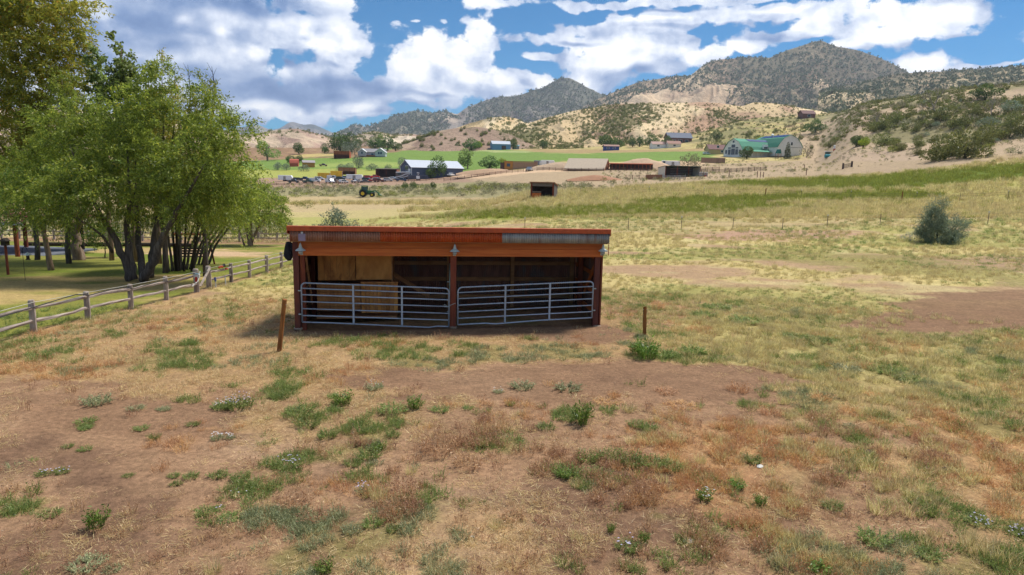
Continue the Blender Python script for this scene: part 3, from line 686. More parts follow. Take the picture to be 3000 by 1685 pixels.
# boxed tack stall, left bay
for i in range(6):
    x0 = -HW+.45+i*.205; MB().box(x0, x0+.198, 1.50+.004*(i % 2), 1.525+.004*(i % 2), 1.30, 2.50).build('wall_plank', M_ply, shed)
MB().box(-3.20, -2.02, 1.455, 1.475, 1.33, 2.44).build('plywood_sheet', M_ply, shed)
MB().box(-2.02, -1.99, 1.46, 3.2, 1.2, 2.6).build('plywood_sheet', M_girt, shed)
for i in range(6):
    z0 = .30+i*.155; MB().box(-HW+.42, -3.05, 1.32, 1.345, z0, z0+.142).build('wall_plank', M_plank, shed)
for i in range(9):
    x0 = -3.02+i*.135; MB().box(x0, x0+.127, 1.25+.005*(i % 3), 1.272+.005*(i % 3), .22, 1.24).build('wall_plank', M_plank if i % 2 else M_ply, shed)
MB().box(-3.03, -1.80, 1.20, 1.30, 1.24, 1.29).build('shelf_board', M_plank, shed)
MB().box(-HW+.4, -1.85, 1.30, 2.2, .02, .10).build('sill_board', M_girt, shed)
# lilac flat lamp panel on the fascia, downpipe nub
fl = MB().box(-.105,.105,-.03,.0,-.11,.11).build('panel', M_lilac, None, bevel=.006)
fr = empty('security_light', shed_world(-HW+.28, -.40, ROOF0-.345), PSI, 'flat lilac square light panel fixed to the left end of the corrugated fascia', 'light'); kid(fl, fr)
MB().box(-.03,.03,-.012,.03,.11,.17).build('bracket', M_white, fr)

# gooseneck barn lamps
def barn_lamp(x, y, z, label, dx=0):
    t = empty('barn_lamp', shed_world(x, y, z), PSI, label, 'lamp', 'barn lamps on the shelter front')
    MB().tube([(0,.06,-.16),(0,-.02,-.15),(0,-.09,-.06),(0,-.11,.10),(0,-.13,.15),(0,-.16,.13)], .012, 6).build('gooseneck', M_lampmetal, t)
    MB().lathe([(.018,.14),(.03,.10),(.05,.03),(.055,.0),(.10,-.03),(.155,-.075),(.16,-.085),(.15,-.083),(.05,-.03)], 18, (0,-.16,0)).build('shade', M_lampmetal, t, smooth=False)
    MB().lathe([(.052,-.075),(.06,-.12),(.058,-.17),(.03,-.205),(.005,-.21)], 12, (0,-.16,0)).build('bulb_jar', g_glass, t, smooth=True)
    MB().lathe([(.065,-.16),(.065,-.13)], 12, (0,-.16,0)).build('wire_guard', M_lampmetal, t)
    MB().box(-.045,.045,.0,.05,-.24,-.10).build('wall_plate', M_lampmetal, t)
    return t
barn_lamp(-HW+.20, -.10, 2.58, 'white enamel barn lamp over the left end post of the shelter')
barn_lamp(.03, -.10, 2.58, 'white enamel barn lamp over the middle post of the shelter')
barn_lamp(HW-.05, -.10, 2.62, 'white enamel barn lamp turned outward at the right end of the header')

# black jacket hanging outside the left wall
t = empty('jacket', shed_world(-HW-.17, .15, 2.45), PSI, 'black jacket hanging outside the left corner of the shelter', 'jacket')
mb = MB(); rng = random.Random(4)
pr = []
for i in range(9):
    z = .28-i*.075; r = [.05,.11,.14,.13,.13,.14,.12,.10,.04][i]; pr.append((z, r))
vs = []; n = 12
for z, r in pr:
    for k in range(n):
        a = 2*math.pi*k/n; q = r*(1+.35*math.sin(a*3+z*9)+rng.uniform(-.1,.1)); vs.append((q*math.cos(a)-.05, q*.6*math.sin(a), z))
mb.add(vs, [(i*n+k, i*n+(k+1)%n, (i+1)*n+(k+1)%n, (i+1)*n+k) for i in range(8) for k in range(n)]+[tuple(range(n-1,-1,-1)), tuple(8*n+k for k in range(n))]); mb.build('cloth_body', M_jacket, t, smooth=True)
MB().tube([(.02,.0,.2),(.08,-.05,0),(.1,-.04,-.2)], [.05,.045,.04], 7).build('sleeve', M_jacket, t, smooth=True)

# tube gates
def tube_gate(name, p0, p1, z0a, z0b, h, label, mat, n_rail=6, stiles=(.345,.675), sag=0., r=.024):
    """p0 -> p1 in shed coordinates, bottom heights at both ends"""
    t = empty(name, (SX, SY, 0), PSI, label, 'gate', 'tube gates of the shelter')
    def P(s, k): # s along, k 0..1 height
        x = p0[0]+(p1[0]-p0[0])*s; y = p0[1]+(p1[1]-p0[1])*s; zb = z0a+(z0b-z0a)*s; return (x, y, zb+h*k)
    L = math.hypot(p1[0]-p0[0], p1[1]-p0[1]); R = .13
    # outer frame: one bent tube
    pts = []
    for s, k in ((0,0),(0,1-R/h)): pts.append(P(s,k))
    for a in (22,45,68): pts.append(P((R-R*math.cos(math.radians(a)))/L, 1-(R-R*math.sin(math.radians(a)))/h))
    pts.append(P(R/L,1)); pts.append(P(.5,1)); pts.append(P(1-R/L,1))
    for a in (68,45,22): pts.append(P(1-(R-R*math.cos(math.radians(a)))/L, 1-(R-R*math.sin(math.radians(a)))/h))
    pts += [P(1,1-R/h), P(1,0)]
    MB().tube(pts, r*1.06, 8).build('frame_tube', mat, t, smooth=True)
    ks = [0, .17, .345, .525, .70, .862][:n_rail]
    for i, k in enumerate(ks):
        if i == 0:
            a = P(0,0); b = P(1,0); q = P(.28 if sag > 0 else .86, 0); MB().tube([a, P(.2,0), (q[0],q[1],q[2]-abs(sag)), P(.6 if sag > 0 else .92,0), b], r, 7).build('rail', mat, t, smooth=True)
        else: MB().tube([P(.004,k), P(.996,k)], r*.92, 7).build('rail', mat, t, smooth=True)
    for s in stiles:
        a = P(s,0); b = P(s,1); MB().box(-.028,.028,-.034,.012,0,h).build('stile', mat, t).location = a
    for s, k in ((0.0,.80),(0.0,.20)) if sag <= 0 else ((1.0,.80),(1.,.2)):
        q = P(s,k); d = -1 if s == 0 else 1
        MB().tube([(q[0],q[1],q[2]),(q[0]+d*.07,q[1],q[2]),(q[0]+d*.10,q[1]+.02,q[2])], .02, 6).build('hinge', M_lampmetal, t)
    return t
tube_gate('tube_gate', (-HW+.17,-.13), (-.14,-.16), .22, .045, 1.25, 'blue grey six rail tube gate closing the left bay and sagging to the middle post', M_gate, sag=-.05)
tube_gate('tube_gate', (.15,-.14), (HW-.30,-.12), .10, .30, 1.22, 'blue grey six rail tube gate closing the right bay and rising to the end post', M_gate, sag=.04)
tube_gate('tube_gate', (-.08,.25), (-.02,2.15), .12, .16, 1.65, 'pale green tube gate between the two bays inside the shelter', M_gate_green, stiles=(.5,))
t = empty('gate_chain', shed_world(-.12,-.17,.72), PSI, 'thin chain tying the left gate to the middle post', 'chain')
MB().tube([(-.14,0,-.03),(-.05,-.03,-.02),(.06,-.03,.05),(.2,.0,.10)], .008, 5).build('chain_links', M_lampmetal, t)
MB().tube([(-.14,0,-.03),(-.19,0,.02),(-.16,0,.06),(-.1,0,.02)], .008, 5).build('chain_loop', M_lampmetal, t)

# ------------------------------------------------------------------ split rail fence on the left
M_rail = worn('weathered_cedar', c4(206,190,174), c4(170,152,138), 7, (1.4,1.4,.4), .9, 0, .15, c3=c4(120,104,92), bump=.5, bdist=.02)
M_rail2 = worn('weathered_cedar_rail', c4(200,184,170), c4(158,140,130), 7, (1.4,.2,1.4), .9, 0, .15, c3=c4(104,92,88), bump=.5, bdist=.02)
M_wire = plain('pale_wire', c4(206,202,190), .5)
def rough_bar(pts, w, h, rng, jitter=.012):
    mb = MB(); vs = []; m = len(pts)
    for i, p in enumerate(pts):
        for k in range(6):
            a = 2*math.pi*k/6+.3; vs.append((p[0]+math.cos(a)*w/2*(1+rng.uniform(-.18,.18)), p[1], p[2]+math.sin(a)*h/2*(1+rng.uniform(-.18,.18))) )
    mb.add(vs, [(i*6+k, i*6+(k+1)%6, (i+1)*6+(k+1)%6, (i+1)*6+k) for i in range(m-1) for k in range(6)]+[(5,4,3,2,1,0), tuple((m-1)*6+k for k in range(6))]); return mb
def rail_post(parent, x, y, z, h, w, rng, name='post'):
    vs = []; zs = [-.15, .25, .55, h-.05, h]; n = 8
    for i, q in enumerate(zs):
        ww = w*(1 if i < 4 else .8)
        for k in range(n):
            a = 2*math.pi*k/n+.4; rr = ww/2*(1.12 if k % 2 else .98)*(1+rng.uniform(-.06,.06)); vs.append((x+rr*math.cos(a)+.01*math.sin(q*3), y+rr*math.sin(a), z+q))
    mb = MB().add(vs, [(i*n+k, i*n+(k+1)%n, (i+1)*n+(k+1)%n, (i+1)*n+k) for i in range(4) for k in range(n)]+[tuple(range(n-1,-1,-1)), tuple(4*n+k for k in range(n))])
    return mb.build(name, M_rail, parent)
rng = random.Random(11)
fence = empty('split_rail_fence', (0,0,0), 0, 'weathered two rail split cedar fence running from the lower left to the shelter', 'fence')
ys = [12.0, 14.6, 17.2, 19.8, 22.4, 25.0, 27.6, 30.3, 31.55, 34.1, 36.5, 39.1, 41.6, 44.0, 46.6]; FX = -14.21
ptsF = []
for i, y in enumerate(ys):
    z = gzf(FX, y); big = i in (7, 8); hh = (1.04 if big else .98)+rng.uniform(-.03,.03)
    rail_post(fence, FX, y, z, hh, .24 if big else .185, rng); ptsF.append((FX, y, z))
for i in range(len(ys)-1):
    if i == 7: continue
    a, b = ptsF[i], ptsF[i+1]
    for k, hz in enumerate((.38, .76)):
        off = rng.uniform(-.03,.03)
        pts = [(a[0]+.02+rng.uniform(-.02,.02), a[1]+(b[1]-a[1])*s-.08+.16*s, a[2]+(b[2]-a[2])*s+hz+off*math.sin(s*3.1)+rng.uniform(-.02,.02)) for s in (0,.12,.3,.5,.7,.88,1)]
        rough_bar(pts, .10, .11, rng).build('rail', M_rail2, fence)
# narrow opening brace between the two gate posts
a, b = ptsF[7], ptsF[8]
MB().bar((a[0]+.1, a[1]+.15, a[2]+.25), (b[0]+.12, b[1]-.05, b[2]+1.0), .09, .06).build('brace', M_rail, fence)
MB().tube([(a[0]+.14,a[1]-.7,a[2]+.38),(a[0]+.18,a[1]-.2,a[2]+.55),(a[0]+.15,a[1]+.1,a[2]+.95)], .02, 6).build('hose', M_white, fence)
w = MB().tube([(p[0]+.10, p[1], p[2]+.93) for p in ptsF[:8]], .007, 4).build('wire', M_wire, fence)
MB().tube([(p[0]+.10, p[1], p[2]+.97) for p in ptsF[8:]], .007, 4).build('wire', M_wire, fence)
MB().tube([(p[0]+.12, p[1]+q, p[2]+.80+.03*math.sin(i*2+q)) for i, p in enumerate(ptsF[:8]) for q in (0,.6,1.3,1.9)], .016, 5).build('black_cable', M_black, fence)
t = empty('electric_fence_box', (a[0]+.22, a[1]-.38, a[2]+.76), 0, 'small pale box with red mark hanging before the fence opening post', 'box')
MB().box(-.13,.13,-.04,.04,-.05,.12).build('case', M_white, t, bevel=.01); MB().box(-.06,.03,-.05,-.041,-.22,-.0).build('red_tag', plain('red_plastic', c4(190,40,50), .4), t); MB().box(-.08,.08,-.045,.03,.121,.15).build('lid', plain('pale_blue_plastic', c4(150,190,205), .4), t)
t = empty('work_gloves', (FX+.05, 33.0, gzf(FX,33.)+.90), 0, 'orange and black gloves draped on the top rail past the opening', 'gloves')
M_or = plain('orange_cloth', c4(214,90,50), .9)
MB().tube([(-.02,-.35,.0),(.02,-.2,.05),(.03,-.05,.0)], [.05,.06,.05], 6).build('orange_glove', M_or, t); MB().tube([(0,0,.02),(.03,.15,.08),(0,.3,.0)], [.05,.07,.05], 6).build('black_glove', M_black, t)
MB().tube([(.08,.2,-.12),(.1,.35,-.14)], [.05,.04], 6).build('orange_glove', M_or, t)
t = empty('blue_clip', (FX+.12, 31.95, gzf(FX,31.9)+.38), 0, 'small dark blue bundle hanging right of the opening post', 'clip'); MB().tube([(0,0,.1),(.03,.0,-.1)], [.05,.04], 6).build('bundle', plain('blue_plastic', c4(70,90,160), .5), t)
for (u, v, h, lab) in ((661, 837, .42, 'tall white plastic pipe stub standing in dry grass by the fence'), (632, 842, .3, 'short white pipe stub standing in dry grass nearer the fence opening')):
    p = hit(u, v); t = empty('pipe_stub', p, 0, lab, 'pipe'); MB().tube([(0,0,-.05),(0,0,h)], .03, 8).build('pipe', M_white, t); MB().lathe([(.034,h-.05),(.034,h+.01)], 8).build('cap', M_white, t)

# two lone wooden posts near the shelter
M_wpost = worn('orange_brown_wood', c4(176,116,62), c4(134,84,46), 6, (2,2,.3), .85, 0, .2, c3=c4(110,72,44), bump=.6, bdist=.02)
def lone_post(u, v, vtop, lean, w, label):
    p = hit(u, v); ppm = FPX/p[1]; h = (v-vtop)/ppm*1.03; rg = random.Random(int(u))
    vs = []; n = 9; zs = np.linspace(-.1, h, 8)
    for i, z in enumerate(zs):
        for k in range(n):
            a = 2*math.pi*k/n; r = w/2*(1+rg.uniform(-.07,.07)-(.04 if i == 7 else 0)); vs.append((lean*z/h+r*math.cos(a), r*math.sin(a), z+(rg.uniform(-.02,.02) if i == 7 else 0)))
    t = empty('wooden_post', p, 0, label, 'post')
    MB().add(vs, [(i*n+k, i*n+(k+1)%n, (i+1)*n+(k+1)%n, (i+1)*n+k) for i in range(7) for k in range(n)]+[tuple(range(n-1,-1,-1)), tuple(7*n+k for k in range(n))]).build('shaft', M_wpost, t)
    MB().tube([(lean*.9-w*.5, -.02, h*.9),(lean*.9+w*.55, -.03, h*.9)], .012, 5).build('staple', M_rail, t)
lone_post(818, 1030, 874, .20, .125, 'leaning brown wooden post standing left of the shelter front')
lone_post(1888, 985, 897, -.03, .115, 'upright orange brown wooden post in weeds right of the shelter')

# ------------------------------------------------------------------ wire fences in the paddock
M_tpost = worn('dull_green_steel', c4(120,110,96), c4(96,88,80), 8)
def wire_fence(pts, label, ph=1.15, tipped=None, wood=(), heights=(.35,.75,1.05), wr=.006):
    f = empty('wire_fence', (0,0,0), 0, label, 'fence')
    P = [onY(u, Y) for u, Y in pts]
    for i, p in enumerate(P):
        if i in wood: MB().tube([(p[0],p[1],p[2]-.1),(p[0]+.04,p[1],p[2]+ph*1.2)], .085, 7).build('wooden_post', M_wpost, f)
        else:
            MB().box(p[0]-.022,p[0]+.022,p[1]-.02,p[1]+.02,p[2]-.1,p[2]+ph).build('steel_post', M_tpost, f)
            if tipped is None or i in tipped: MB().box(p[0]-.05,p[0]+.05,p[1]-.03,p[1]+.03,p[2]+ph,p[2]+ph+.17).build('white_cap', M_white, f)
    for h in heights:
        q = []
        for i in range(len(P)-1):
            q.append((P[i][0],P[i][1],P[i][2]+h*ph/1.15)); m = (P[i]+P[i+1])/2; q.append((m[0],m[1],m[2]+h*ph/1.15-.03))
        q.append((P[-1][0],P[-1][1],P[-1][2]+h*ph/1.15)); MB().tube(q, wr, 4, cap=False).build('wire', M_tpost, f)
    return f
wire_fence([(1040,63),(1539,64),(1844,65),(2000,66.5),(2152,67),(2298,68),(2429,69),(2584,69),(2901,70),(3060,71),(3250,72)], 'nearer wire fence with white capped steel posts crossing the dry paddock', tipped=(1,3,6,8))
wire_fence([(1700,128),(1900,124),(2060,118),(2240,113),(2345,111),(2490,108),(2640,104),(2683,104),(2810,103),(2950,102),(3060,102)], 'farther wire fence with two brown wooden posts along the green meadow', ph=1.2, tipped=(0,1,2,4,5,7,9), wood=(3,6), wr=.008)
# ------------------------------------------------------------------ trees
M_bark = worn('grey_bark', c4(124,112,104), c4(92,82,76), 5, (2.5,2.5,.35), .95, 0, .1, c3=c4(146,134,124), bump=.9, bdist=.05)
M_bark_l = worn('pale_brown_bark', c4(172,146,124), c4(134,110,94), 4, (2.5,2.5,.35), .95, 0, .1, c3=c4(190,168,146), bump=.9, bdist=.05)
M_bark_d = worn('dark_bark', c4(84,72,62), c4(62,54,48), 5, (2.5,2.5,.4), .95, 0, .1, bump=.9, bdist=.05)
M_bark_w = worn('bleached_wood', c4(196,184,168), c4(160,148,134), 5, (2,2,.4), .9, 0, .1)
L_willow = foliage('willow_leaf', hcol(158,172,64), hcol(122,142,52), hcol(192,200,92), .62, .8, rare=hcol(190,180,70))
L_willow_b = foliage('willow_leaf_yellowing', hcol(186,182,70), hcol(146,156,62), hcol(204,182,76), .55, .6, rare=hcol(196,150,70))
L_aspen = foliage('aspen_leaf', hcol(158,180,96), hcol(134,160,82), hcol(184,200,124), .6, 1.2)
L_dark = foliage('dark_willow_leaf', hcol(118,144,64), hcol(92,122,56), hcol(142,162,78), .45, .7)
L_silver = foliage('silver_leaf', hcol(158,170,136), hcol(130,148,116), hcol(186,196,166), .2, 1.5)
L_oliv = foliage('russian_olive_leaf', hcol(150,164,134), hcol(122,140,112), hcol(176,188,158), .25, 1.2)
L_juni = foliage('juniper_needles', hcol(144,148,78), hcol(116,126,66), hcol(164,164,92), .2, .7)
L_juni_g = foliage('grey_brush_leaf', hcol(164,158,118), hcol(138,134,98), hcol(178,172,138), .2, .7)
L_cott = foliage('cottonwood_leaf', hcol(102,132,64), hcol(84,116,56), hcol(128,152,80), .3, .4)
L_lime = foliage('lime_green_leaf', hcol(168,188,48), hcol(140,168,40), hcol(186,200,70), .3, .4)
L_sage = foliage('sage_leaf', hcol(170,168,122), hcol(148,150,106), hcol(184,182,144), .2, .9)
L_rabbit = foliage('rabbitbrush_leaf', hcol(172,176,88), hcol(150,160,76), hcol(192,188,102), .2, .9)
L_spruce = foliage('spruce_needles', hcol(104,112,76), hcol(84,96,66), hcol(150,148,104), .1, .8)

def leaves(cent, dirs, rng, size, asp=.33, curl=.3):
    n = len(cent); d = dirs/np.maximum(np.linalg.norm(dirs, axis=1, keepdims=True), 1e-6)
    r = rng.normal(size=(n, 3)); w = np.cross(d, r); w /= np.maximum(np.linalg.norm(w, axis=1, keepdims=True), 1e-6)
    L = (size*rng.uniform(.65, 1.35, n))[:, None]; W = L*asp
    a = cent; b = cent+d*L*.45+w*W*.5; c = cent+d*L+np.cross(d, w)*L*.0; e = cent+d*L*.45-w*W*.5
    V = np.stack([a, b, c, e], 1).reshape(-1, 3); F = np.arange(4*n).reshape(n, 4)
    return V, F
VP_ = .62
def crown_points(rng, ell, n, shell=.55):
    vol = np.array([e[3]*e[4]*e[5] for e in ell])**VP_; idx = rng.choice(len(ell), n, p=vol/vol.sum()); E = np.array(ell)[idx]
    q = rng.normal(size=(n, 3)); q /= np.linalg.norm(q, axis=1, keepdims=True); rad = rng.uniform(shell**3, 1, n)**(1/3.)
    return E[:, :3]+q*E[:, 3:6]*rad[:, None], q
def tree(name, loc, stems, ell, nclu, per, lsize, leafmat, bark, seed, label, cat='tree', group=None, asp=.3, droop=.35, spread=.55, twig=.8, shell=.5, branchr=.02, blen=6., rz=0, limb=True, crown_name='crown', wid=1.0):
    rng = np.random.default_rng(seed); rr = random.Random(seed)
    root = empty(name, loc, rz, label, cat, group)
    tb = MB(); nodes = []
    for st in stems:
        pts = []; m = len(st)
        for i in range(m-1):
            a = np.array(st[i][:3]); b = np.array(st[i+1][:3])
            for k in range(4):
                s = k/4.; p = a+(b-a)*s+rng.normal(size=3)*.03*(0 if i == 0 and k == 0 else 1)*st[i][3]*6; pts.append((p, st[i][3]+(st[i+1][3]-st[i][3])*s))
        pts.append((np.array(st[-1][:3]), st[-1][3])); tb.tube([p for p, r in pts], [r for p, r in pts], 8); nodes += pts
    tb.build('trunk', bark, root, smooth=True)
    C, q = crown_points(rng, ell, nclu, shell); NP = np.array([p for p, r in nodes]); NR = np.array([r for p, r in nodes])
    lb = MB(); cents = []; dirs = []
    order = np.argsort(np.linalg.norm(C-NP.mean(0), axis=1))
    NPl = list(NP); NRl = list(NR)
    for j in order:
        c = C[j]; P = np.array(NPl); R = np.array(NRl); d = np.linalg.norm(P-c, axis=1)+np.maximum(0, P[:, 2]-c[2]+.2)*1.2
        d[np.linalg.norm(P-c, axis=1) < .15] = 99; i = int(np.argmin(d)); p0 = P[i]; dv = c-p0; ln = np.linalg.norm(dv)
        r0 = min(R[i]*.6, .012+.012*ln); mid = p0+dv*.5+np.array([0, 0, .10*ln])+rng.normal(size=3)*.06*ln
        if limb:
            lb.tube([p0, mid, c], [r0, r0*.7, .007], 4 if r0 < .05 else 5, cap=False)
        for s in (.35, .7, 1.): NPl.append(p0+(mid-p0)*min(1, s*2) if s <= .5 else mid+(c-mid)*(s*2-1)); NRl.append(r0*(1-.5*s))
        out = dv/max(ln, 1e-3)*.5+q[j]*.6
        for tw in range(3):
            td = out+rng.normal(size=3)*spread; td /= np.linalg.norm(td); L = twig*rng.uniform(.6, 1.25); n = max(3, per//3)
            s = rng.uniform(0, 1, n); pos = c+td*(s*L)[:, None]+np.array([0, 0, -1.])*(droop*L*s**2)[:, None]+rng.normal(size=(n, 3))*.07*wid
            ld = td[None]*.6+rng.normal(size=(n, 3))*.6+np.array([0, 0, -droop*1.2]); cents.append(pos); dirs.append(ld)
    if limb and lb.v: lb.build('branches', bark, root)['kind'] = 'stuff'
    V, F = leaves(np.concatenate(cents), np.concatenate(dirs), rng, lsize, asp)
    o = mesh_np(crown_name, V, F, leafmat); kid(o, root)
    return root

# main multi stemmed willow
b = hit(395, 812)
def Wp(u, v, Y): return at(u, v, Y)-b
def stem(pts): return [tuple(Wp(u, v, Y))+(r,) for u, v, Y, r in pts]
tree('willow_tree', b,
     [stem([(385,822,34,.25),(372,770,34,.21),(340,700,33.8,.15),(290,620,33.5,.10),(240,520,33.2,.05),(205,430,33,.02)]),
      stem([(392,820,34,.22),(378,740,34.1,.19),(372,660,34.2,.14),(380,560,34.4,.09),(372,420,34.6,.03)]),
      stem([(420,815,34.2,.20),(412,740,34.5,.16),(402,650,35,.11),(395,540,35.4,.06),(400,430,35.6,.02)]),
      stem([(420,820,33.8,.24),(452,765,33.4,.20),(480,690,33,.15),(530,600,32.6,.09),(600,480,32.2,.03)]),
      stem([(440,812,34.4,.20),(450,730,34.8,.17),(462,640,35.2,.12),(490,520,35.8,.07),(510,380,36,.02)]),
      stem([(330,740,33.9,.07),(300,690,33.2,.06),(250,655,32.8,.04),(170,600,32.2,.02)])],
     [tuple(Wp(380,520,34))+(2.2,2.,1.9), tuple(Wp(560,500,33.5))+(1.9,1.8,1.6), tuple(Wp(660,480,33.6))+(1.4,1.4,1.2), tuple(Wp(250,560,33))+(2.0,1.8,1.3), tuple(Wp(470,380,34.6))+(1.6,1.5,1.2), tuple(Wp(290,420,34.6))+(1.6,1.5,1.1),
      tuple(Wp(620,600,34))+(1.7,1.5,.9), tuple(Wp(680,560,34.4))+(1.0,1.1,1.0), tuple(Wp(130,600,33))+(1.7,1.6,.9), tuple(Wp(640,385,34.4))+(1.2,1.2,.8), tuple(Wp(480,590,32.6))+(1.5,1.2,1.0), tuple(Wp(90,510,35))+(1.7,1.6,1.2), tuple(Wp(190,470,35))+(1.7,1.5,1.1),
      tuple(Wp(560,330,35))+(.9,.8,1.1), tuple(Wp(600,270,35))+(.5,.5,.8), tuple(Wp(430,290,35))+(.8,.8,1.1), tuple(Wp(360,330,34))+(.9,.9,1.1), tuple(Wp(480,230,35))+(.45,.45,.8), tuple(Wp(250,330,35))+(.8,.8,1.0), tuple(Wp(700,380,34))+(.7,.8,.5), tuple(Wp(150,380,35))+(1.,1.,1.0)],
     1000, 88, .16, L_willow, M_bark, 7, 'wide many stemmed green willow standing just behind the rail fence', asp=.30, droop=.45, twig=1.0, spread=.5)
# tall thin leaders of the same clump, behind it
for i, (u, vt, vb, Y, wd, mat, lab, nc) in enumerate([
    (352,112,600,44,.95,L_aspen,'tallest narrow aspen with a pale trunk rising above the willow',170),
    (281,140,600,45,.62,L_aspen,'slim narrow aspen left of the tallest one',90),
    (432,212,600,43,.80,L_aspen,'shorter narrow aspen right of the tallest one',110)]):
    x_ = at(u, vt, Y)[0]; b = np.array([x_, Y, gzf(x_, Y)]); zt = at(u, vt, Y)[2]-b[2]; zb = zt*.42
    tree('aspen_tree', b, [[(0,0,-.1,.16),(.05,0,zt*.4,.12),(0,.05,zt*.75,.06),(.03,0,zt*.97,.015)], [(.05,0,zt*.38,.06),(.35,0,zt*.6,.04),(.4,.0,zt*.8,.01)]],
         [(0,0,zt*.89,wd*.55,wd*.55,zt*.13),(0,0,zt*.80,wd*.85,wd*.8,zt*.12),(.1,0,zt*.68,wd*1.25,wd*1.1,zt*.18),(-.1,0,zt*.5,wd*1.3,wd*1.2,zt*.2)], nc, 60, .19, L_aspen, M_bark_l, 20+i, lab, asp=.8, droop=.05, twig=.55, spread=.7, shell=.0)
for i, (u, vt, Y, wd, lab, nc) in enumerate([(474,182,38,1.1,'sparse topped willow leader between the aspens and the bare poles',100), (600,215,37,1.5,'feathery willow rising at the right end of the clump',200), (520,250,40,1.3,'thin willow behind the bare poles',90), (180,215,42,1.7,'loose willow between the big tree and the aspens',220), (90,300,44,2.0,'leafy willow under the big tree at the left',240)]):
    x_ = at(u, vt, Y)[0]-.5; b = np.array([x_, Y, gzf(x_, Y)]); zt = at(u, vt, Y)[2]-b[2]
    tree('willow_tree', b, [[(0,0,-.1,.17),(.1,.1,zt*.35,.12),(.35,0,zt*.65,.06),(.5,0,zt*.97,.012)], [(.05,0,zt*.2,.09),(-.5,.2,zt*.5,.05),(-.6,0,zt*.8,.01)], [(.1,0,zt*.25,.08),(.8,-.2,zt*.55,.04),(1.1,0,zt*.8,.01)]],
         [(.5,0,zt*.955,wd*.28,wd*.28,zt*.055),(.5,0,zt*.88,wd*.42,wd*.42,zt*.07),(.5,0,zt*.78,wd*.6,wd*.6,zt*.07),(.4,0,zt*.67,wd*.9,wd*.8,zt*.09),(-.2,0,zt*.5,wd*1.2,wd*1.1,zt*.13)], int(nc*1.3), 66, .15, L_willow if i % 2 else L_willow_b, M_bark, 40+i, lab, asp=.3, droop=.25, twig=.8, spread=.55, shell=.0)
# bare poles
t = empty('bare_saplings', onY(505, 39), 0, 'leafless dead poles sticking out of the willow clump', 'tree')
mb = MB(); b0 = onY(505, 39)
for (u, v0, v1, du) in ((506,420,180,6),(488,430,255,14),(628,300,195,-8),(620,330,230,12),(556,330,190,-6)):
    p = at(u, v0, 39)-b0; q = at(u+du, v1, 39)-b0; m = (p+q)/2+np.array([.08,0,0]); base = np.array([p[0]*.35, 0, 0.]); mb.tube([base, p, m, q], [.07,.045,.03,.008], 5)
    for k in range(4): s = .4+.15*k; r0 = p+(q-p)*s; mb.tube([r0, r0+np.array([.25*(-1)**k,0,.5])], [.015,.004], 4)
mb.build('trunk', M_bark_d, t)['kind'] = 'stuff'
# clump of slender stems right of the willow
for i, (u, v, dx, wd, lab) in enumerate([(505,795,-.5,1.2,'dark slim willow stem clump right behind the main willow'), (545,790,.9,1.2,'slender grey stems leaning right beside the swing frame'), (590,775,1.5,1.3,'outermost slender stems leaning right over the lawn')]):
    b = hit(u, v); st = []
    for k in range(4): st.append([(k*.16-.2,.1*k,-.1,.085),(k*.22-.2+dx*.25,.1*k,1.2,.07),(k*.3-.1+dx*.8,0,2.6,.05),(k*.4+dx*1.5,0,4.2,.015)])
    tree('willow_tree', b, st, [(dx*1.2,0,4.2,1.6,1.5,1.2),(dx*1.7,0,3.6,1.5,1.4,.9),(dx*.6,0,5.2,1.4,1.4,1.2)], 150, 66, .14, L_dark if i == 0 else L_willow, M_bark, 60+i, lab, asp=.3, droop=.4, twig=.9)
# big spreading tree at the left edge
b = hit(228, 762); 
def Wb(u, v, Y=None): return at(u, v, Y or b[1])-b
tree('cottonwood_tree', b,
     [[(0,0,-.2,.42),(0,0,1.2,.33),(-.15,0,2.1,.32)], [(-.1,0,2.,.26),(-.9,.2,3.8,.20),(-1.8,.3,6.5,.14),(-2.8,0,10.,.08),(-3.2,0,14,.02)], [(.05,0,2.,.22),(.8,-.1,3.5,.16),(1.0,-.3,6.2,.1),(.6,0,9.5,.03)], [(-1.4,.2,5.,.12),(-3.4,-.8,7.,.09),(-5.2,-1.2,9.,.04)]],
     [tuple(Wb(60,180))+(3.9,3.,3.2), tuple(Wb(120,90))+(2.6,2.4,2.6), tuple(Wb(-80,150))+(4.5,3.5,4.4), tuple(Wb(160,210))+(1.8,1.8,1.7), tuple(Wb(20,330))+(3.5,3.,1.6), tuple(Wb(150,20))+(2.2,2.,1.4), tuple(Wb(-60,-40))+(4.,3.,2.4), tuple(Wb(30,430,43))+(2.6,2.2,1.4)],
     1000, 66, .25, L_willow_b, M_bark_l, 9, 'very tall yellowing tree with thick forked trunk at the left edge', asp=.32, droop=.35, twig=1.2, spread=.55, shell=.35)
b = hit(150, 792)
tree('young_tree', b, [[(0,0,-.1,.17),(-.1,0,1.2,.14),(-.25,0,2.2,.12)], [(-.25,0,2.2,.09),(-.6,0,3.4,.05),(-.8,0,4.6,.01)], [(-.2,0,2.,.09),(.05,0,3.2,.06),(.1,0,5.,.01)]],
     [(-.6,0,4.6,1.9,1.7,1.2),(.6,0,4.8,1.6,1.5,1.2),(-1.2,0,3.7,1.2,1.2,.7)], 200, 66, .15, L_dark, M_bark_l, 71, 'small pale trunked tree on the lawn before the pavilion', asp=.32, droop=.45, twig=1.)
b = hit(308, 755); tree('lawn_sapling', b, [[(0,0,-.1,.05),(.05,0,.8,.03),(0,0,1.9,.01)]], [(0,0,1.5,.95,.9,.7)], 60, 48, .13, L_dark, M_bark, 72, 'low leafy sapling behind the willow on the lawn', asp=.5, droop=.2, twig=.6)
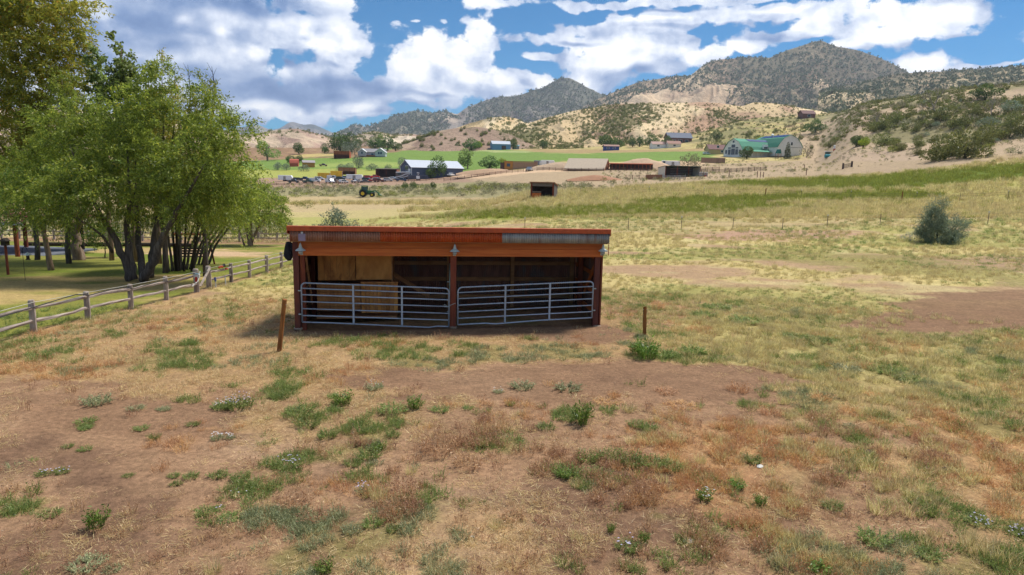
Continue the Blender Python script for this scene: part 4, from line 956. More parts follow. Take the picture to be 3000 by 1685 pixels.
b = hit(734, 720); tree('willow_tree', b, [[(0,0,-.1,.3),(-.15,0,1.,.22),(-.5,0,2.6,.10),(-.8,0,4.5,.02)], [(.05,0,-.1,.2),(.1,0,1.2,.17),(.1,0,3.,.08),(.2,0,5.,.02)], [(.1,0,.3,.15),(.8,0,1.8,.11),(1.9,0,3.2,.06),(2.6,0,4.,.02)], [(-.6,0,0,.10),(-1.,0,1.5,.08),(-1.5,0,3.,.02)]],
     [(-.6,0,4.4,2.4,2.2,1.9),(1.3,0,4.0,2.0,2.,1.6),(2.3,0,3.0,1.3,1.3,1.0),(-2.,0,3.2,1.6,1.6,1.1),(0,0,5.4,1.8,1.7,1.2)], 420, 66, .19, L_willow, M_bark_l, 73, 'rounded green willow on the far lawn beside the shelter roof', asp=.32, droop=.5, twig=1.1)
# hanging twig ends over the lawn belong to the willow: extra low cluster tree parts are part of its crown
# russian olive behind the roof
b = onY(985, 46); tree('russian_olive', b, [[(0,0,-.1,.12),(.0,0,1.5,.08),(-.1,0,2.8,.02)], [(.1,0,.2,.08),(.7,0,1.8,.04),(.9,0,2.6,.01)]], [(-.1,0,2.5,.8,.8,.9),(.4,0,2.0,1.2,1.1,.7),(-.7,0,1.8,1.0,1.,.7),(-.2,0,1.3,1.3,1.2,.8)], 190, 60, .13, L_oliv, M_bark, 75, 'pale silver green olive tree behind the left half of the shelter roof', asp=.35, droop=.1, twig=.55)
# silver bush on the right
b = hit(2745, 712); tree('silver_bush', b, [[(0,0,0,.08),(-.1,0,1.2,.05),(-.25,0,3.0,.01)], [(.2,0,0,.06),(.9,0,1.0,.04),(1.4,0,1.6,.01)]], [(-.25,0,2.6,.42,.42,.75),(-.4,0,1.5,.75,.75,.85),(-.2,0,.8,1.25,1.1,.6),(1.0,.1,1.15,1.05,.95,.75),(.2,0,.5,1.5,1.2,.45)], 330, 72, .15, L_silver, M_bark_d, 76, 'large blue grey bush with a pointed top standing alone in the right paddock', cat='bush', asp=.22, droop=-.25, twig=.6, spread=.4)
b = hit(2665, 706); tree('silver_seedling', b, [[(0,0,0,.02),(0,0,.3,.01)]], [(0,0,.25,.5,.4,.18)], 16, 30, .16, foliage('bleached_twig', hcol(196,200,190), hcol(176,182,170)), M_bark_w, 77, 'flat pale dead sprig spreading left of the silver bush', cat='bush', asp=.15, twig=.5, limb=True)
b = hit(2720, 712); tree('silver_seedling', b, [[(0,0,0,.02),(0,0,.3,.01)]], [(0,-.1,.22,.5,.3,.18)], 14, 30, .16, L_silver, M_bark_w, 78, 'pale grey sprig at the foot of the silver bush', cat='bush', asp=.2, twig=.5)
# ------------------------------------------------------------------ pavilion at the left edge
M_redroof = worn('red_shingles', c4(176,108,106), c4(150,86,86), 4, (1,1,1), .9, 0, .1, bump=.6, bdist=.03)
M_slab = worn('grey_paving', c4(120,124,132), c4(98,102,110), 2)
pav0 = onY(60, 50); pz = gzf(-36, 49)
t = empty('pavilion', (-37.5, 50.0, pz), math.radians(-8), 'open pavilion with dusty red shingle roof on dark log posts, left edge', 'pavilion')
for i in range(12):
    for s in (-1, 1):
        z0 = 2.55+ .13*i; y = s*(3.6-.3*i); MB().bar((-6, y, z0), (5.2-.16*i, y, z0), .34, .035).build('shingle_row', M_redroof, t)
MB().box(-6, 5.3, -3.75, -3.68, 2.42, 2.58).build('eave_board', M_white, t)
for x, y in ((3.9,-2.9),(3.9,3.),(-1.,-3.2),(-1,3.),(-5.6,-3.1)): 
    MB().tube([(x,y,-.2),(x,y,2.5)], .15, 9).build('log_post', M_bark_d if (x, y) == (3.9, 3.) else M_post, t)
MB().box(-5.9,4.2,-3.1,-2.85,2.38,2.54).build('beam', M_bark_d, t); MB().box(-5.9,4.2,2.85,3.1,2.38,2.54).build('beam', M_bark_d, t)
for i in range(7):
    for j in range(3): MB().box(-6.+i*1.5, -4.52+i*1.5, -3.7+j*2.5, -1.22+j*2.5, -.05, .08).build('paving_slab', M_slab, t)
b = hit(24, 805); t = empty('bird_house_post', b, 0, 'reddish post carrying a leafy bird house in front of the pavilion', 'post')
MB().tube([(0,0,-.1),(0,0,1.55)], .065, 8).build('post', M_post, t); MB().box(-.14,.14,-.14,.14,1.55,1.78).build('house_box', M_bark_d, t); MB().prism([(-.2,1.78),(.2,1.78),(0,1.95)], -.18, .18).build('house_roof', M_bark, t)
b = hit(74, 822); t = empty('shepherd_hook', b, 0, 'thin double shepherd hook standing on the lawn', 'hook')
MB().tube([(0,0,0),(0,0,1.5),(.03,0,1.62),(.12,0,1.68),(.22,0,1.62),(.24,0,1.5)], .012, 5).build('pole', M_black, t); MB().tube([(0,0,1.4),(-.05,0,1.5),(-.15,0,1.52),(-.22,0,1.42),(-.24,0,1.3)], .012, 5).build('arm', M_black, t)
t = empty('bird_feeder', b+np.array([.24,0,1.18]), 0, 'lantern shaped bird feeder with pale conical roof hanging from the hook', 'bird feeder')
MB().lathe([(.01,.24),(.05,.2),(.15,.1),(.15,.08)], 10).build('roof', M_lampmetal, t); MB().lathe([(.07,.08),(.07,-.1),(.11,-.12),(.11,-.14)], 10).build('seed_tube', M_bark_d, t)
# swing frame inside the trees
b = onY(560, 43); t = empty('swing_bench', b, .2, 'reddish wooden swing bench half hidden behind the willow stems', 'bench')
MB().bar((-1.2,0,0),(-.9,0,1.9),.09).build('leg', M_post, t); MB().bar((1.2,0,0),(.9,0,1.9),.09).build('leg', M_post, t); MB().box(-1.1,1.1,-.05,.05,1.85,1.97).build('crossbeam', M_beam, t)
for i in range(4): MB().box(-.8,.8,-.25+i*.12,-.15+i*.12,.48,.51).build('seat_slat', M_bark_d, t)
for i in range(3): MB().box(-.8,.8,.26,.29,.6+i*.16,.72+i*.16).build('back_slat', M_bark_d, t)
# log edging and pale rail fence behind the lawn
p, q = onY(60, 61), onY(560, 63); t = empty('log_edging', (0,0,0), 0, 'dark brown log edging along the far side of the lawn', 'edging')
for i in range(8):
    a = p+(q-p)*(i/8.); c = p+(q-p)*((i+.985)/8.); MB().tube([(a[0],a[1],gzf(a[0],a[1])+.18),(c[0],c[1],gzf(c[0],c[1])+.18)], .17, 8).build('log', M_bark_d, t)
M_palerail = worn('pale_cedar', c4(196,180,164), c4(166,150,136), 6, rough=.9)
pf = empty('rail_fence', (0,0,0), 0, 'pale two rail fence crossing behind the lawn to the shelter', 'fence')
P = []
for i in range(23):
    x = -62+i*1.95; y = 71.5+.6*math.sin(i*.4); P.append((x, y, gzf(x, y)))
for x, y, z in P: MB().box(x-.10,x+.10,y-.08,y+.08,z-.1,z+1.05).build('post', M_palerail, pf)
for a, c in zip(P[:-1], P[1:]):
    for h in (.40,.85): MB().bar((a[0],a[1],a[2]+h),(c[0],c[1],c[2]+h),.06,.11).build('rail', M_palerail, pf)

# ------------------------------------------------------------------ background buildings
def wm(name, c, s=1.5): return worn(name, c, tuple(np.array(c[:3])*.86)+(1,), s)
M_green_roof = wm('green_steel_roof', c4(86,156,126)); M_wwall = wm('white_siding', (.80,.79,.77,1)); M_solar = plain('solar_glass', c4(44,52,104), .2, 0, .6)
M_dwin = glass('dark_window', c4(50,70,84)); M_bluewall = wm('slate_blue_siding', c4(96,110,136)); M_whiteroof = wm('white_steel_roof', (.56,.59,.64,1))
M_cream = wm('cream_siding', c4(232,222,204,.9)); M_trim = plain('white_trim', (.80,.80,.79,1), .5); M_skyblue = wm('light_blue_siding', c4(116,164,204)); M_tanroof = wm('tan_tarp_roof', c4(226,204,176))
M_brownroof = wm('brown_roof', c4(136,96,90)); M_yell = wm('yellow_steel', c4(252,204,70,.9)); M_oran = wm('orange_plywood_wall', c4(226,158,78)); M_cedar = wm('cedar_boards', c4(178,124,96)); M_orred = wm('rust_orange_sheet', c4(190,100,60))
M_darkin = plain('shed_interior', c4(104,84,74), .9); M_grroof = wm('grey_shingle', c4(176,172,172)); M_lav = wm('lavender_grey_siding', c4(186,182,190)); M_fwood = wm('fence_wood', c4(168,138,116)); M_brfence = wm('brown_fence_wood', c4(128,92,78)); M_redd = wm('brick_red_roof', c4(214,110,86))
def house(u, v, Y, rot, L, W, hw, hr, wall, roof, label, cat='house', name='house', gamb=False, over=.4, windows=(), doors=(), trim=None, extra=None, group=None):
    """x along the ridge, gables at x=+-L/2; windows (face, pos, z0, z1, halfwidth), face in 'gl','gr','f','b'"""
    b = hit(u, v, Y*.5, Y*1.6) if Y is None else onY(u, Y); root = empty(name, (b[0], b[1], b[2]-.05), math.radians(rot), label, cat, group)
    if gamb: prof = [(-W/2,-1.),(W/2,-1.),(W/2,hw),(W/2*.86,hw+hr*.28),(W/2*.55,hw+hr*.72),(0,hw+hr),(-W/2*.55,hw+hr*.72),(-W/2*.86,hw+hr*.28),(-W/2,hw)]
    else: prof = [(-W/2,-1.),(W/2,-1.),(W/2,hw),(0,hw+hr),(-W/2,hw)]
    MB().prism(prof, -L/2, L/2, ax='x').build('wall', wall, root)
    top = prof[2:]
    for i in range(len(top)-1):
        (y0, z0), (y1, z1) = top[i], top[i+1]; n = Vector((0, z0-z1, y1-y0)).normalized() if False else None
        dy, dz = y1-y0, z1-z0; ln = math.hypot(dy, dz); ny, nz = -dz/ln, dy/ln
        if nz > 0 or (nz == 0): ny, nz = ny, nz
        if (ny*(y0+y1)+nz*1.0) < 0: ny, nz = -ny, -nz
        k = .16; e0 = over if i == 0 else .02; e1 = over if i == len(top)-2 else .02
        a = (y0-dy/ln*e0, z0-dz/ln*e0); c = (y1+dy/ln*e1, z1+dz/ln*e1)
        pl = [a, c, (c[0]+ny*k, c[1]+nz*k), (a[0]+ny*k, a[1]+nz*k)]
        pl = [(p[0]+ny*.01, p[1]+nz*.01) for p in pl]
        MB().prism(pl, -L/2-over, L/2+over, ax='x').build('roof', roof, root)
    def rect(face, pos, z0, z1, hw_, d):
        if face == 'f': return (pos-hw_, pos+hw_, -W/2-d, -W/2-d*.3, z0, z1)
        if face == 'b': return (pos-hw_, pos+hw_, W/2+d*.3, W/2+d, z0, z1)
        if face == 'gl': return (-L/2-d, -L/2-d*.3, pos-hw_, pos+hw_, z0, z1)
        return (L/2+d*.3, L/2+d, pos-hw_, pos+hw_, z0, z1)
    for w in windows:
        f = MB().box(*rect(w[0], w[1], w[2]-.12, w[3]+.12, w[4]+.12, .06)).build('window', trim or M_trim, root); g = MB().box(*rect(*w, .10)).build('pane', M_dwin, f)
    for w in doors: MB().box(*rect(*w[:5], .08)).build('door', M_trim if len(w) < 6 else M_darkin, root)
    if extra: extra(root)
    return root
# green roofed gambrel barn house: two wings
def ex_a(r):
    MB().prism([(-3.8,9.12),(-.9,10.46),(-.9,10.58),(-3.8,9.24)], -8, 15, ax='x').build('solar_array', M_solar, r)
    for i in range(8): MB().box(-14+i*4.2, -13.75+i*4.2, -8.9, -8.6, -.5, 2.6).build('porch_post', M_trim, r)
    MB().prism([(-11.2,2.5),(-6.4,4.2),(-6.4,4.35),(-11.2,2.65)], -15, 16, ax='x').build('porch_roof', M_green_roof, r)
    MB().box(1,5,-8.0,-6.8,4.6,7.4).build('dormer', M_trim, r); MB().box(1.4,4.6,-8.1,-8.01,4.8,5.9).build('dormer_window', M_dwin, r)
house(2192, 0, 450, 30, 35, 15.5, 3.6, 7.0, M_wwall, M_green_roof, 'green roofed white gambrel wing with tall windows and solar panels on its slope', 'barn house', 'barn_house', True, .5,
      windows=[('gl',0,.6,4.4,1.5),('gl',0,4.9,6.9,1.5),('gl',-3.,.6,3.9,1.1),('gl',3.,.6,3.9,1.1),('gl',-3,4.3,5.2,1.1),('gl',3,4.3,5.2,1.1),('gl',-5.6,1.2,3.6,.8),('gl',5.6,1.2,3.6,.8),('gl',0,8.,9.3,.7)], extra=ex_a)
def ex_b(r):
    MB().prism([(3.6,11.16),(.4,12.52),(.4,12.66),(3.6,11.30)], -14, 12, ax='x').build('solar_array', M_solar, r)
    MB().lathe([(.7,12.4),(.7,13.3),(1.0,13.4),(.1,14.1)], 8, (4,0,0)).build('cupola', M_trim, r); MB().tube([(-9,0,12.4),(-9,0,15.)], .08, 5).build('vent_pipe', M_trim, r)
    MB().box(-17.9,-17.66,-6.,1.5,4.35,4.55).build('band_board', M_dwin, r)
house(2258, 0, 455, 105, 30, 18., 5.0, 7.4, M_wwall, M_green_roof, 'taller green roofed white gambrel wing with blank gable behind the spruce', 'barn house', 'barn_house', True, .5,
      windows=[('gl',-1.,6.,7.8,.6),('gl',3,1,3,.8)], extra=lambda r: ex_b(r))
b = onY(2268, 425); t = empty('play_tower', b, .3, 'small wooden play tower with teal canopy beside the barn house', 'play set')
for x in (-1.2,1.2):
    for y in (-1,1): MB().bar((x,y,0),(x,y,3.0),.22).build('leg', M_fwood, t)
MB().box(-1.6,1.6,-1.4,1.4,2.0,2.2).build('deck', M_fwood, t); MB().prism([(-1.4,3.0),(1.4,3.0),(.6,5.6),(-.4,5.4)], -1.2, 1.2).build('canopy', wm('teal_canvas', c4(40,130,120)), t)
house(2085, 0, 475, 5, 12, 9, 3.0, 3.2, wm('pale_yellow_wall', c4(226,196,140)), M_brownroof, 'pale yellow house with brown roof left of the green roofed barn house', windows=[('f',0,4.,5.4,.8),('f',3,1,2.4,.8)])
house(1975, 0, 640, 8, 22, 12, 5, 4.5, M_brownroof, wm('slate_roof', c4(120,126,140)), 'dark timber lodge with grey gabled roof up on the scrubby slope', windows=[('f',-6,1.,3.,1.5),('f',0,1,3,2),('f',6,1,3,1.5)], over=.8)
house(2340, 0, 690, 5, 13, 10, 4, 3.5, M_brownroof, M_brownroof, 'small dark cabin peeking over the ridge above the barn house', 'cabin', windows=[('f',0,1,3,1.5)])
house(1932, 0, 590, 4, 20, 9, 3, 2.2, M_wwall, wm('pinkish_roof', c4(186,150,136)), 'low white house with dusty pink roof among trees below the lodge', windows=[('f',-5,1,2.2,1),('f',3,1,2.2,1.4)])
house(1962, 0, 585, 4, 11, 8, 3, 2.4, M_cream, wm('pinkish_roof2', c4(186,142,124)), 'small cream house with pink roof right of the low white one', windows=[('f',0,1,2.2,1)])
house(1783, 0, 560, 0, 12, 8, 3., 1.3, wm('bright_blue_wall', c4(72,100,170)), wm('brown_flat_roof', c4(170,132,116)), 'low bright blue house with brown roof at the far field edge', windows=[('f',-3,1,2.2,1),('f',2,1,2.2,1.)])
house(1463, 0, 640, 12, 17, 12, 5.0, 2.8, M_skyblue, M_whiteroof, 'light blue metal barn with white roof below the brown knoll', 'barn', 'metal_barn', doors=[('f',2,0,3.6,2.,1)])
house(1508, 0, 650, 0, 6, 6, 3.0, .9, wm('grey_blue_wall', c4(150,166,176)), wm('teal_roof', c4(130,170,180)), 'small lean-to shed right of the light blue barn', 'shed', 'small_shed')
house(1378, 0, 660, 0, 7, 7, 3.5, 1.8, wm('grey_blue_wall2', c4(130,160,180)), wm('blue_roof', c4(130,170,200)), 'little blue roofed house half hidden in trees left of the light blue barn')
# grey blue metal building
def ex_g(r):
    MB().box(-14.1,-14.01,-7.,-3.6,0,4.2).build('white_door', M_trim, r); MB().lathe([(.5,0),(.6,.6),(.1,1.)], 8, (2,-1,7.0)).build('roof_vent', M_trim, r)
    for y in (-8.6, 8.6): MB().box(-14.08,-13.9,y-.18,y+.18,-.5,4.9).build('corner_trim', M_trim, r)
house(1264, 0, 362, 28, 28, 17.5, 5.0, 3.6, M_bluewall, M_whiteroof, 'slate blue metal building with white roof beside the vehicle yard', 'metal building', 'metal_building', over=.6, windows=[('gl',-1.5,3.6,5.6,2.6)], extra=ex_g)
# white house on the far green field with two gables
def ex_w(r):
    MB().prism([(-11.,0),(-4.6,0),(-4.6,3.2),(-7.8,5.4),(-11.,3.2)], -6.8, 0, ax='y').build('gable_wing', M_lav, r)
    for a, c in (((-11.5,3.0),(-7.8,5.55)),((-4.1,3.0),(-7.8,5.55))): MB().prism([a, c, (c[0],c[1]+.3), (a[0],a[1]+.3)], -7.2, 0, ax='y').build('gable_roof', M_trim, r)
    MB().prism([(2.6,0),(10.6,0),(10.6,3.4),(6.6,6.2),(2.6,3.4)], -6.5, 0, ax='y').build('gable_wing', wm('sage_white_siding', c4(204,212,208)), r)
    for a, c in (((2.,3.1),(6.6,6.4)),((11.2,3.1),(6.6,6.4))): MB().prism([a, c, (c[0],c[1]+.3), (a[0],a[1]+.3)], -7., 0, ax='y').build('gable_roof', M_trim, r)
    for x in (-7.8, 5.6, 7.4): MB().box(x-.6,x+.6,-6.9,-6.81 if x < 0 else -6.56,1.8,3.4).build('window', M_dwin, r)
    MB().box(-4.4,2.4,-7.,-4.,0,.9).build('porch', M_cedar, r)
house(1096, 0, 560, 0, 20, 9, 3.4, 2.6, M_lav, M_grroof, 'white two gabled house with grey roof at the edge of the far green field', windows=[('f',0,1,2.4,1)], extra=ex_w)
# open rusty sheds
def open_shed(u, Y, W, D, hf, hb, rot, wallm, roofm, label, bays=1, half=False, sidew=None, name='open_shed', fasc=.0, fm=None, rows=False):
    b = onY(u, Y); r = empty(name, b, math.radians(rot), label, 'shed'); sidew = sidew or wallm
    MB().box(-W/2,W/2,D/2-.12,D/2,-.3,hb).build('back_wall', wallm, r)
    for s in (-1,1): MB().prism([(-D/2,-.3),(D/2-.13,-.3),(D/2-.13,hb),(-D/2,hf)], s*W/2-.06, s*W/2+.06, ax='x').build('side_wall', sidew, r)
    MB().prism([(-D/2-.35,hf+.03),(D/2+.3,hb+.0),(D/2+.3,hb+.14),(-D/2-.35,hf+.17)], -W/2-.2, W/2+.2, ax='x').build('roof', roofm, r)
    if fasc: MB().box(-W/2+.07,W/2-.07,-D/2-.05,-D/2+.05,hf-fasc,hf-.02).build('fascia', fm or wallm, r)
    for i in range(bays+1): x = -W/2+.12+(W-.24)*i/bays; MB().box(x-.12,x+.12,-D/2-.1,-D/2-.055,-.3,hf-.05).build('post', M_post, r)
    if half: MB().box(-W/2+.25,-W/2+W*.46,-D/2-.16,-D/2-.11,.0,hf*.36).build('half_wall', M_beam, r); MB().box(-W/2+.25,-W/2+W*.46,-D/2-.2,-D/2-.1,hf*.4,hf*.46).build('rail', M_fwood, r)
    if rows:
        for i in range(6): MB().box(-W/6,W/2-.2,D/2-.3,D/2-.2,.5+i*.55,.62+i*.55).build('wall_rail', M_corr_grey, r)
    return r
open_shed(1593, 116, 3.9, 3.0, 2.62, 2.1, -14, wm('dark_wood_wall', c4(96,78,68)), M_corr_brown, 'small dark open stall shelter with half wall standing in the meadow', 1, True, wm('grey_board_wall', c4(128,118,112)), 'stall_shelter', .55, wm('grey_boards', c4(138,124,116)))
open_shed(1984, 232, 12.2, 6.5, 3.4, 2.9, 8, wm('pale_inside', c4(120,100,92)), wm('dull_green_roof', c4(104,116,100)), 'three bay horse shed with cream side wall and dull green roof', 3, False, M_cream, 'horse_shed', rows=True)
open_shed(1006, 545, 12, 7, 5.2, 4.8, 3, M_orred, M_orred, 'tall rust orange open hay shed beside the far cottonwoods', 4, False, M_orred, 'hay_shed', 2.4, M_orred)
open_shed(1020, 400, 9.5, 5, 3.8, 3.2, 3, M_cedar, wm('old_tin', c4(150,130,120)), 'open plank shed behind the parked vehicles', 3, False, M_cedar, 'plank_shed', 2., M_cedar)
open_shed(1137, 375, 11.5, 7, 4.0, 4.4, -4, M_darkin, M_darkin, 'dark flat roofed open carport behind the camper trailer', 2, False, M_cedar, 'carport')
# riding arena roof: pale tent like roof and rusty open side
def ex_ar(r):
    for i in range(15): MB().box(-11+i*1.7,-10.75+i*1.7,-5.1,-4.85,0,2.6).build('post', M_orred, r)
b = onY(1720, 300); r = empty('hay_barn', b, math.radians(-18), 'low hay barn with broad pale tan roof sloping down beside the dirt piles', 'barn')
MB().prism([(-5.5,-.5),(5.5,-.5),(5.5,1.6),(0,4.6),(-5.5,.4)], -8, 8, ax='x').build('wall', M_cedar, r)
MB().prism([(-8.0,.0),(.2,4.7),(.2,4.9),(-8.0,.25)], -9.0, 8.4, ax='x').build('roof', M_tanroof, r); MB().prism([(0.2,4.7),(6.,1.4),(6.,1.6),(.2,4.9)], -9.0, 8.4, ax='x').build('roof', M_tanroof, r)
for i in range(9): MB().box(-8.4,-8.1,-5+i*1.25,-4.6+i*1.25,-.5,.6).build('trim_block', M_trim, r)
MB().prism([(-1.5,2.6),(4.5,2.9),(4.5,3.2),(-1.5,2.9)], 8.5, 27, ax='x').build('rusty_roof', M_orred, r); MB().box(8.6,27,3.8,4.,-.4,2.8).build('back_wall', M_darkin, r)
for i in range(12): MB().box(8.8+i*1.6,9.+i*1.6,-1.4,-1.2,-.4,2.7).build('post', M_orred, r)
# orange plywood building in the yard
r = house(1500, 0, 385, 0, 1, 1, .1, .1, M_oran, M_oran, 'x') if False else None
b = onY(1518, 345); r = empty('site_cabin', b, math.radians(3), 'flat orange plywood cabin with long weathered board wall', 'cabin')
MB().box(-7.3,-3.2,-3,3,-.5,3.4).build('cabin_wall', M_oran, r); MB().box(-6.2,-4.6,-3.08,-3.01,.9,2.4).build('window', M_dwin, r); MB().box(-3.19,9,-2.8,2.6,-.5,3.2).build('board_wall', wm('tan_boards', c4(196,158,128)), r)
MB().box(-7.6,9.3,-3.3,3.2,3.41,3.6).build('roof', wm('orange_tan_roof', c4(204,158,112)), r); MB().box(-9.3,-7.31,-2,2,-.5,2.8).build('dark_leanto', M_darkin, r)
# far left orange sheds
house(866, 0, 470, 12, 5.5, 5, 2.2, 2.6, M_redd, M_redd, 'small coral red shed with steep rounded roof at the left field edge', 'shed', 'small_shed', True, .2)
house(907, 0, 462, 22, 7.5, 6.5, 3.0, 1.4, M_oran, wm('grey_tin_roof', c4(178,168,166)), 'bright orange shed with grey tin roof at the left field edge', 'shed', 'small_shed')
# boxes: water tank, small hut near right barn
b = onY(2411, 330); t = empty('water_tank', b, 0, 'blue water tank lying on dirt right of the barn house', 'tank'); MB().tube([(-1.2,0,.8),(1.2,0,.8)], .8, 12).build('barrel', wm('turquoise_plastic', c4(70,170,180)), t); MB().box(-1,1,-.5,.5,-.3,.1).build('cradle', M_fwood, t)
b = onY(2412, 350); t = empty('pump_hut', b, 0, 'tiny teal hut with flat white roof on the dirt slope', 'hut'); MB().box(-1.1,1.1,-1,1,-.3,1.7).build('wall', wm('teal_wall', c4(90,130,128)), t); MB().box(-1.5,1.5,-1.3,1.3,1.71,1.95).build('roof', M_trim, t)
b = onY(2429, 345); t = empty('white_barrel', b, 0, 'white barrel on a reddish stand right of the tiny hut', 'barrel'); MB().lathe([(.5,.9),(.5,2.4),(.3,2.5)], 10).build('drum', M_trim, t); MB().box(-.4,.4,-.4,.4,-.3,.9).build('stand', M_redd, t)
b = onY(2054, 228); t = empty('water_totes', b, 0, 'two grey plastic water totes beside the three bay horse shed', 'tote'); MB().box(-1.5,-.2,-.6,.6,0,1.4).build('tote', M_corr_grey, t, bevel=.08); MB().box(.1,1.4,-.6,.6,0,1.4).build('tote', M_corr_grey, t, bevel=.08); MB().box(.2,.9,-.9,-.65,0,.4).build('red_bucket', M_redd, t)

# ------------------------------------------------------------------ background fences
def board_fence(pts, rails, label, mat, sp=3.0, ph=1.4, rh=.14, name='board_fence', pw=.16, solid=False):
    f = empty(name, (0,0,0), 0, label, 'fence')
    for (u0, Y0), (u1, Y1) in zip(pts[:-1], pts[1:]):
        a, c = onY(u0, Y0), onY(u1, Y1); L = math.hypot(*(c-a)[:2]); n = max(1, int(round(L/sp)))
        q = [a+(c-a)*(i/n) for i in range(n+1)]; q = [(x, y, gzf(x, y)) for x, y, _ in q]
        for i, p in enumerate(q): 
            MB().box(p[0]-pw/2,p[0]+pw/2,p[1]-pw/2,p[1]+pw/2,p[2]-.3,p[2]+ph).build('post', mat, f)
        for i in range(n):
            if solid: MB().bar((q[i][0],q[i][1]-.12,q[i][2]+ph/2),(q[i+1][0],q[i+1][1]-.12,q[i+1][2]+ph/2),.05,ph*.94,up=(0,0,1)).build('board', mat, f)
            else:
                for h in rails: MB().bar((q[i][0],q[i][1],q[i][2]+h),(q[i+1][0],q[i+1][1],q[i+1][2]+h),.06,rh).build('rail', mat, f)
    return f
board_fence([(1300,318),(1380,318),(1450,314),(1532,306)], (.35,.75,1.15), 'brown three rail fence between the yard and the parked silver pickup', M_brfence)
board_fence([(1570,300),(1700,290),(1830,282),(1935,278),(2100,284)], (.35,.75,1.15), 'long brown three rail fence climbing past the dirt piles to the right', M_brfence)
board_fence([(790,312),(900,318),(1030,326),(1180,334),(1300,330)], (.4,.9), 'low reddish rail fence in front of the parked vehicles', M_brfence, ph=1.25)
board_fence([(2048,262),(2236,266)], (.3,.65,1.0,1.35), 'dark four rail corral fence below the barn house', wm('dark_pipe', c4(92,70,64)), sp=2.4, ph=1.6)
board_fence([(2046,360),(2115,362)], (), 'solid tan board privacy fence at the left wing of the barn house', M_fwood, sp=1.6, ph=2.9, name='privacy_fence', solid=True)
board_fence([(1890,205),(1935,205)], (), 'reddish solid board fence left of the three bay shed', wm('reddish_boards', c4(166,118,92)), sp=.9, ph=1.5, name='privacy_fence', solid=True)
board_fence([(1940,205),(2003,206)], (.25,.55,.85,1.15), 'grey pipe panel fence in front of the three bay shed', M_corr_grey, sp=1.5, ph=1.35)
board_fence([(1830,208),(1888,206)], (.3,.6,.9,1.2), 'thin pipe panels left of the reddish board fence', M_brfence, sp=2., ph=1.3, rh=.06)
board_fence([(2459,205),(2484,205)], (.3,.6,.9,1.2), 'dark pipe gate between two stout posts on the right dirt slope', wm('dark_pipe2', c4(84,70,66)), sp=4.4, ph=1.7, pw=.4)
for i, (u, Y, h, lab) in enumerate([(2130,215,2.4,'tall thin post left of the lone post trio on the dirt'), (2212,212,1.8,'leftmost post of the trio below the corral'), (2221,212,1.7,'middle post of the trio below the corral'), (2230,212,1.6,'rightmost post of the trio below the corral'), (2354,208,2.0,'single brown post right of the trio on bare dirt'), (2347,250,1.9,'single brown post higher up before the yellow grass'),(2320,240,1.5,'short thin post left of the higher brown post')]):
    b = onY(u, Y); t = empty('wooden_post', b, 0, lab, 'post'); MB().tube([(0,0,-.2),(0,0,h)], .11, 6).build('shaft', M_brfence, t); MB().box(-.13,.13,-.13,.13,h,h+.06).build('cap', M_brfence, t)
# dirt piles
def mound(u, Y, rx, ry, h, label, col, seed):
    b = onY(u, Y); n = 28; vs = []; rg = np.random.default_rng(seed)
    g = np.linspace(-1, 1, n); XX, YY = np.meshgrid(g, g); R = np.hypot(XX, YY); ZZ = h*np.clip(1-R**1.6, -.2, 1)*(.75+.5*fbm(XX*2.2+seed, YY*2.2, seed, 4))
    V = np.stack([XX*rx, YY*ry, ZZ-.1], -1).reshape(-1, 3); idx = np.arange(n*n).reshape(n, n); F = np.stack([idx[:-1,:-1], idx[:-1,1:], idx[1:,1:], idx[1:,:-1]], -1).reshape(-1, 4)
    o = mesh_np('dirt_pile', V, F, worn('pile_soil', c4(*col), tuple(np.array(c4(*col))*.85), .8, bump=.6, bdist=.2), smooth=True); o.location = tuple(b); tag(o, label, 'dirt pile', 'dirt piles by the yard fence')
mound(1440, 328, 17, 6, 2.8, 'long low tan dirt pile before the orange cabin', (216,176,138), 1)
mound(1640, 312, 16, 5, 3.2, 'broad pale dirt pile in front of the tan roofed barn', (220,188,152), 2)
mound(1880, 308, 15, 6, 4.2, 'highest pale dirt pile with the yellow loader on its right', (224,188,150), 3)
mound(1745, 205, 9, 4, 1.6, 'reddish weedy mound in front of the dirt piles', (196,142,104), 4)

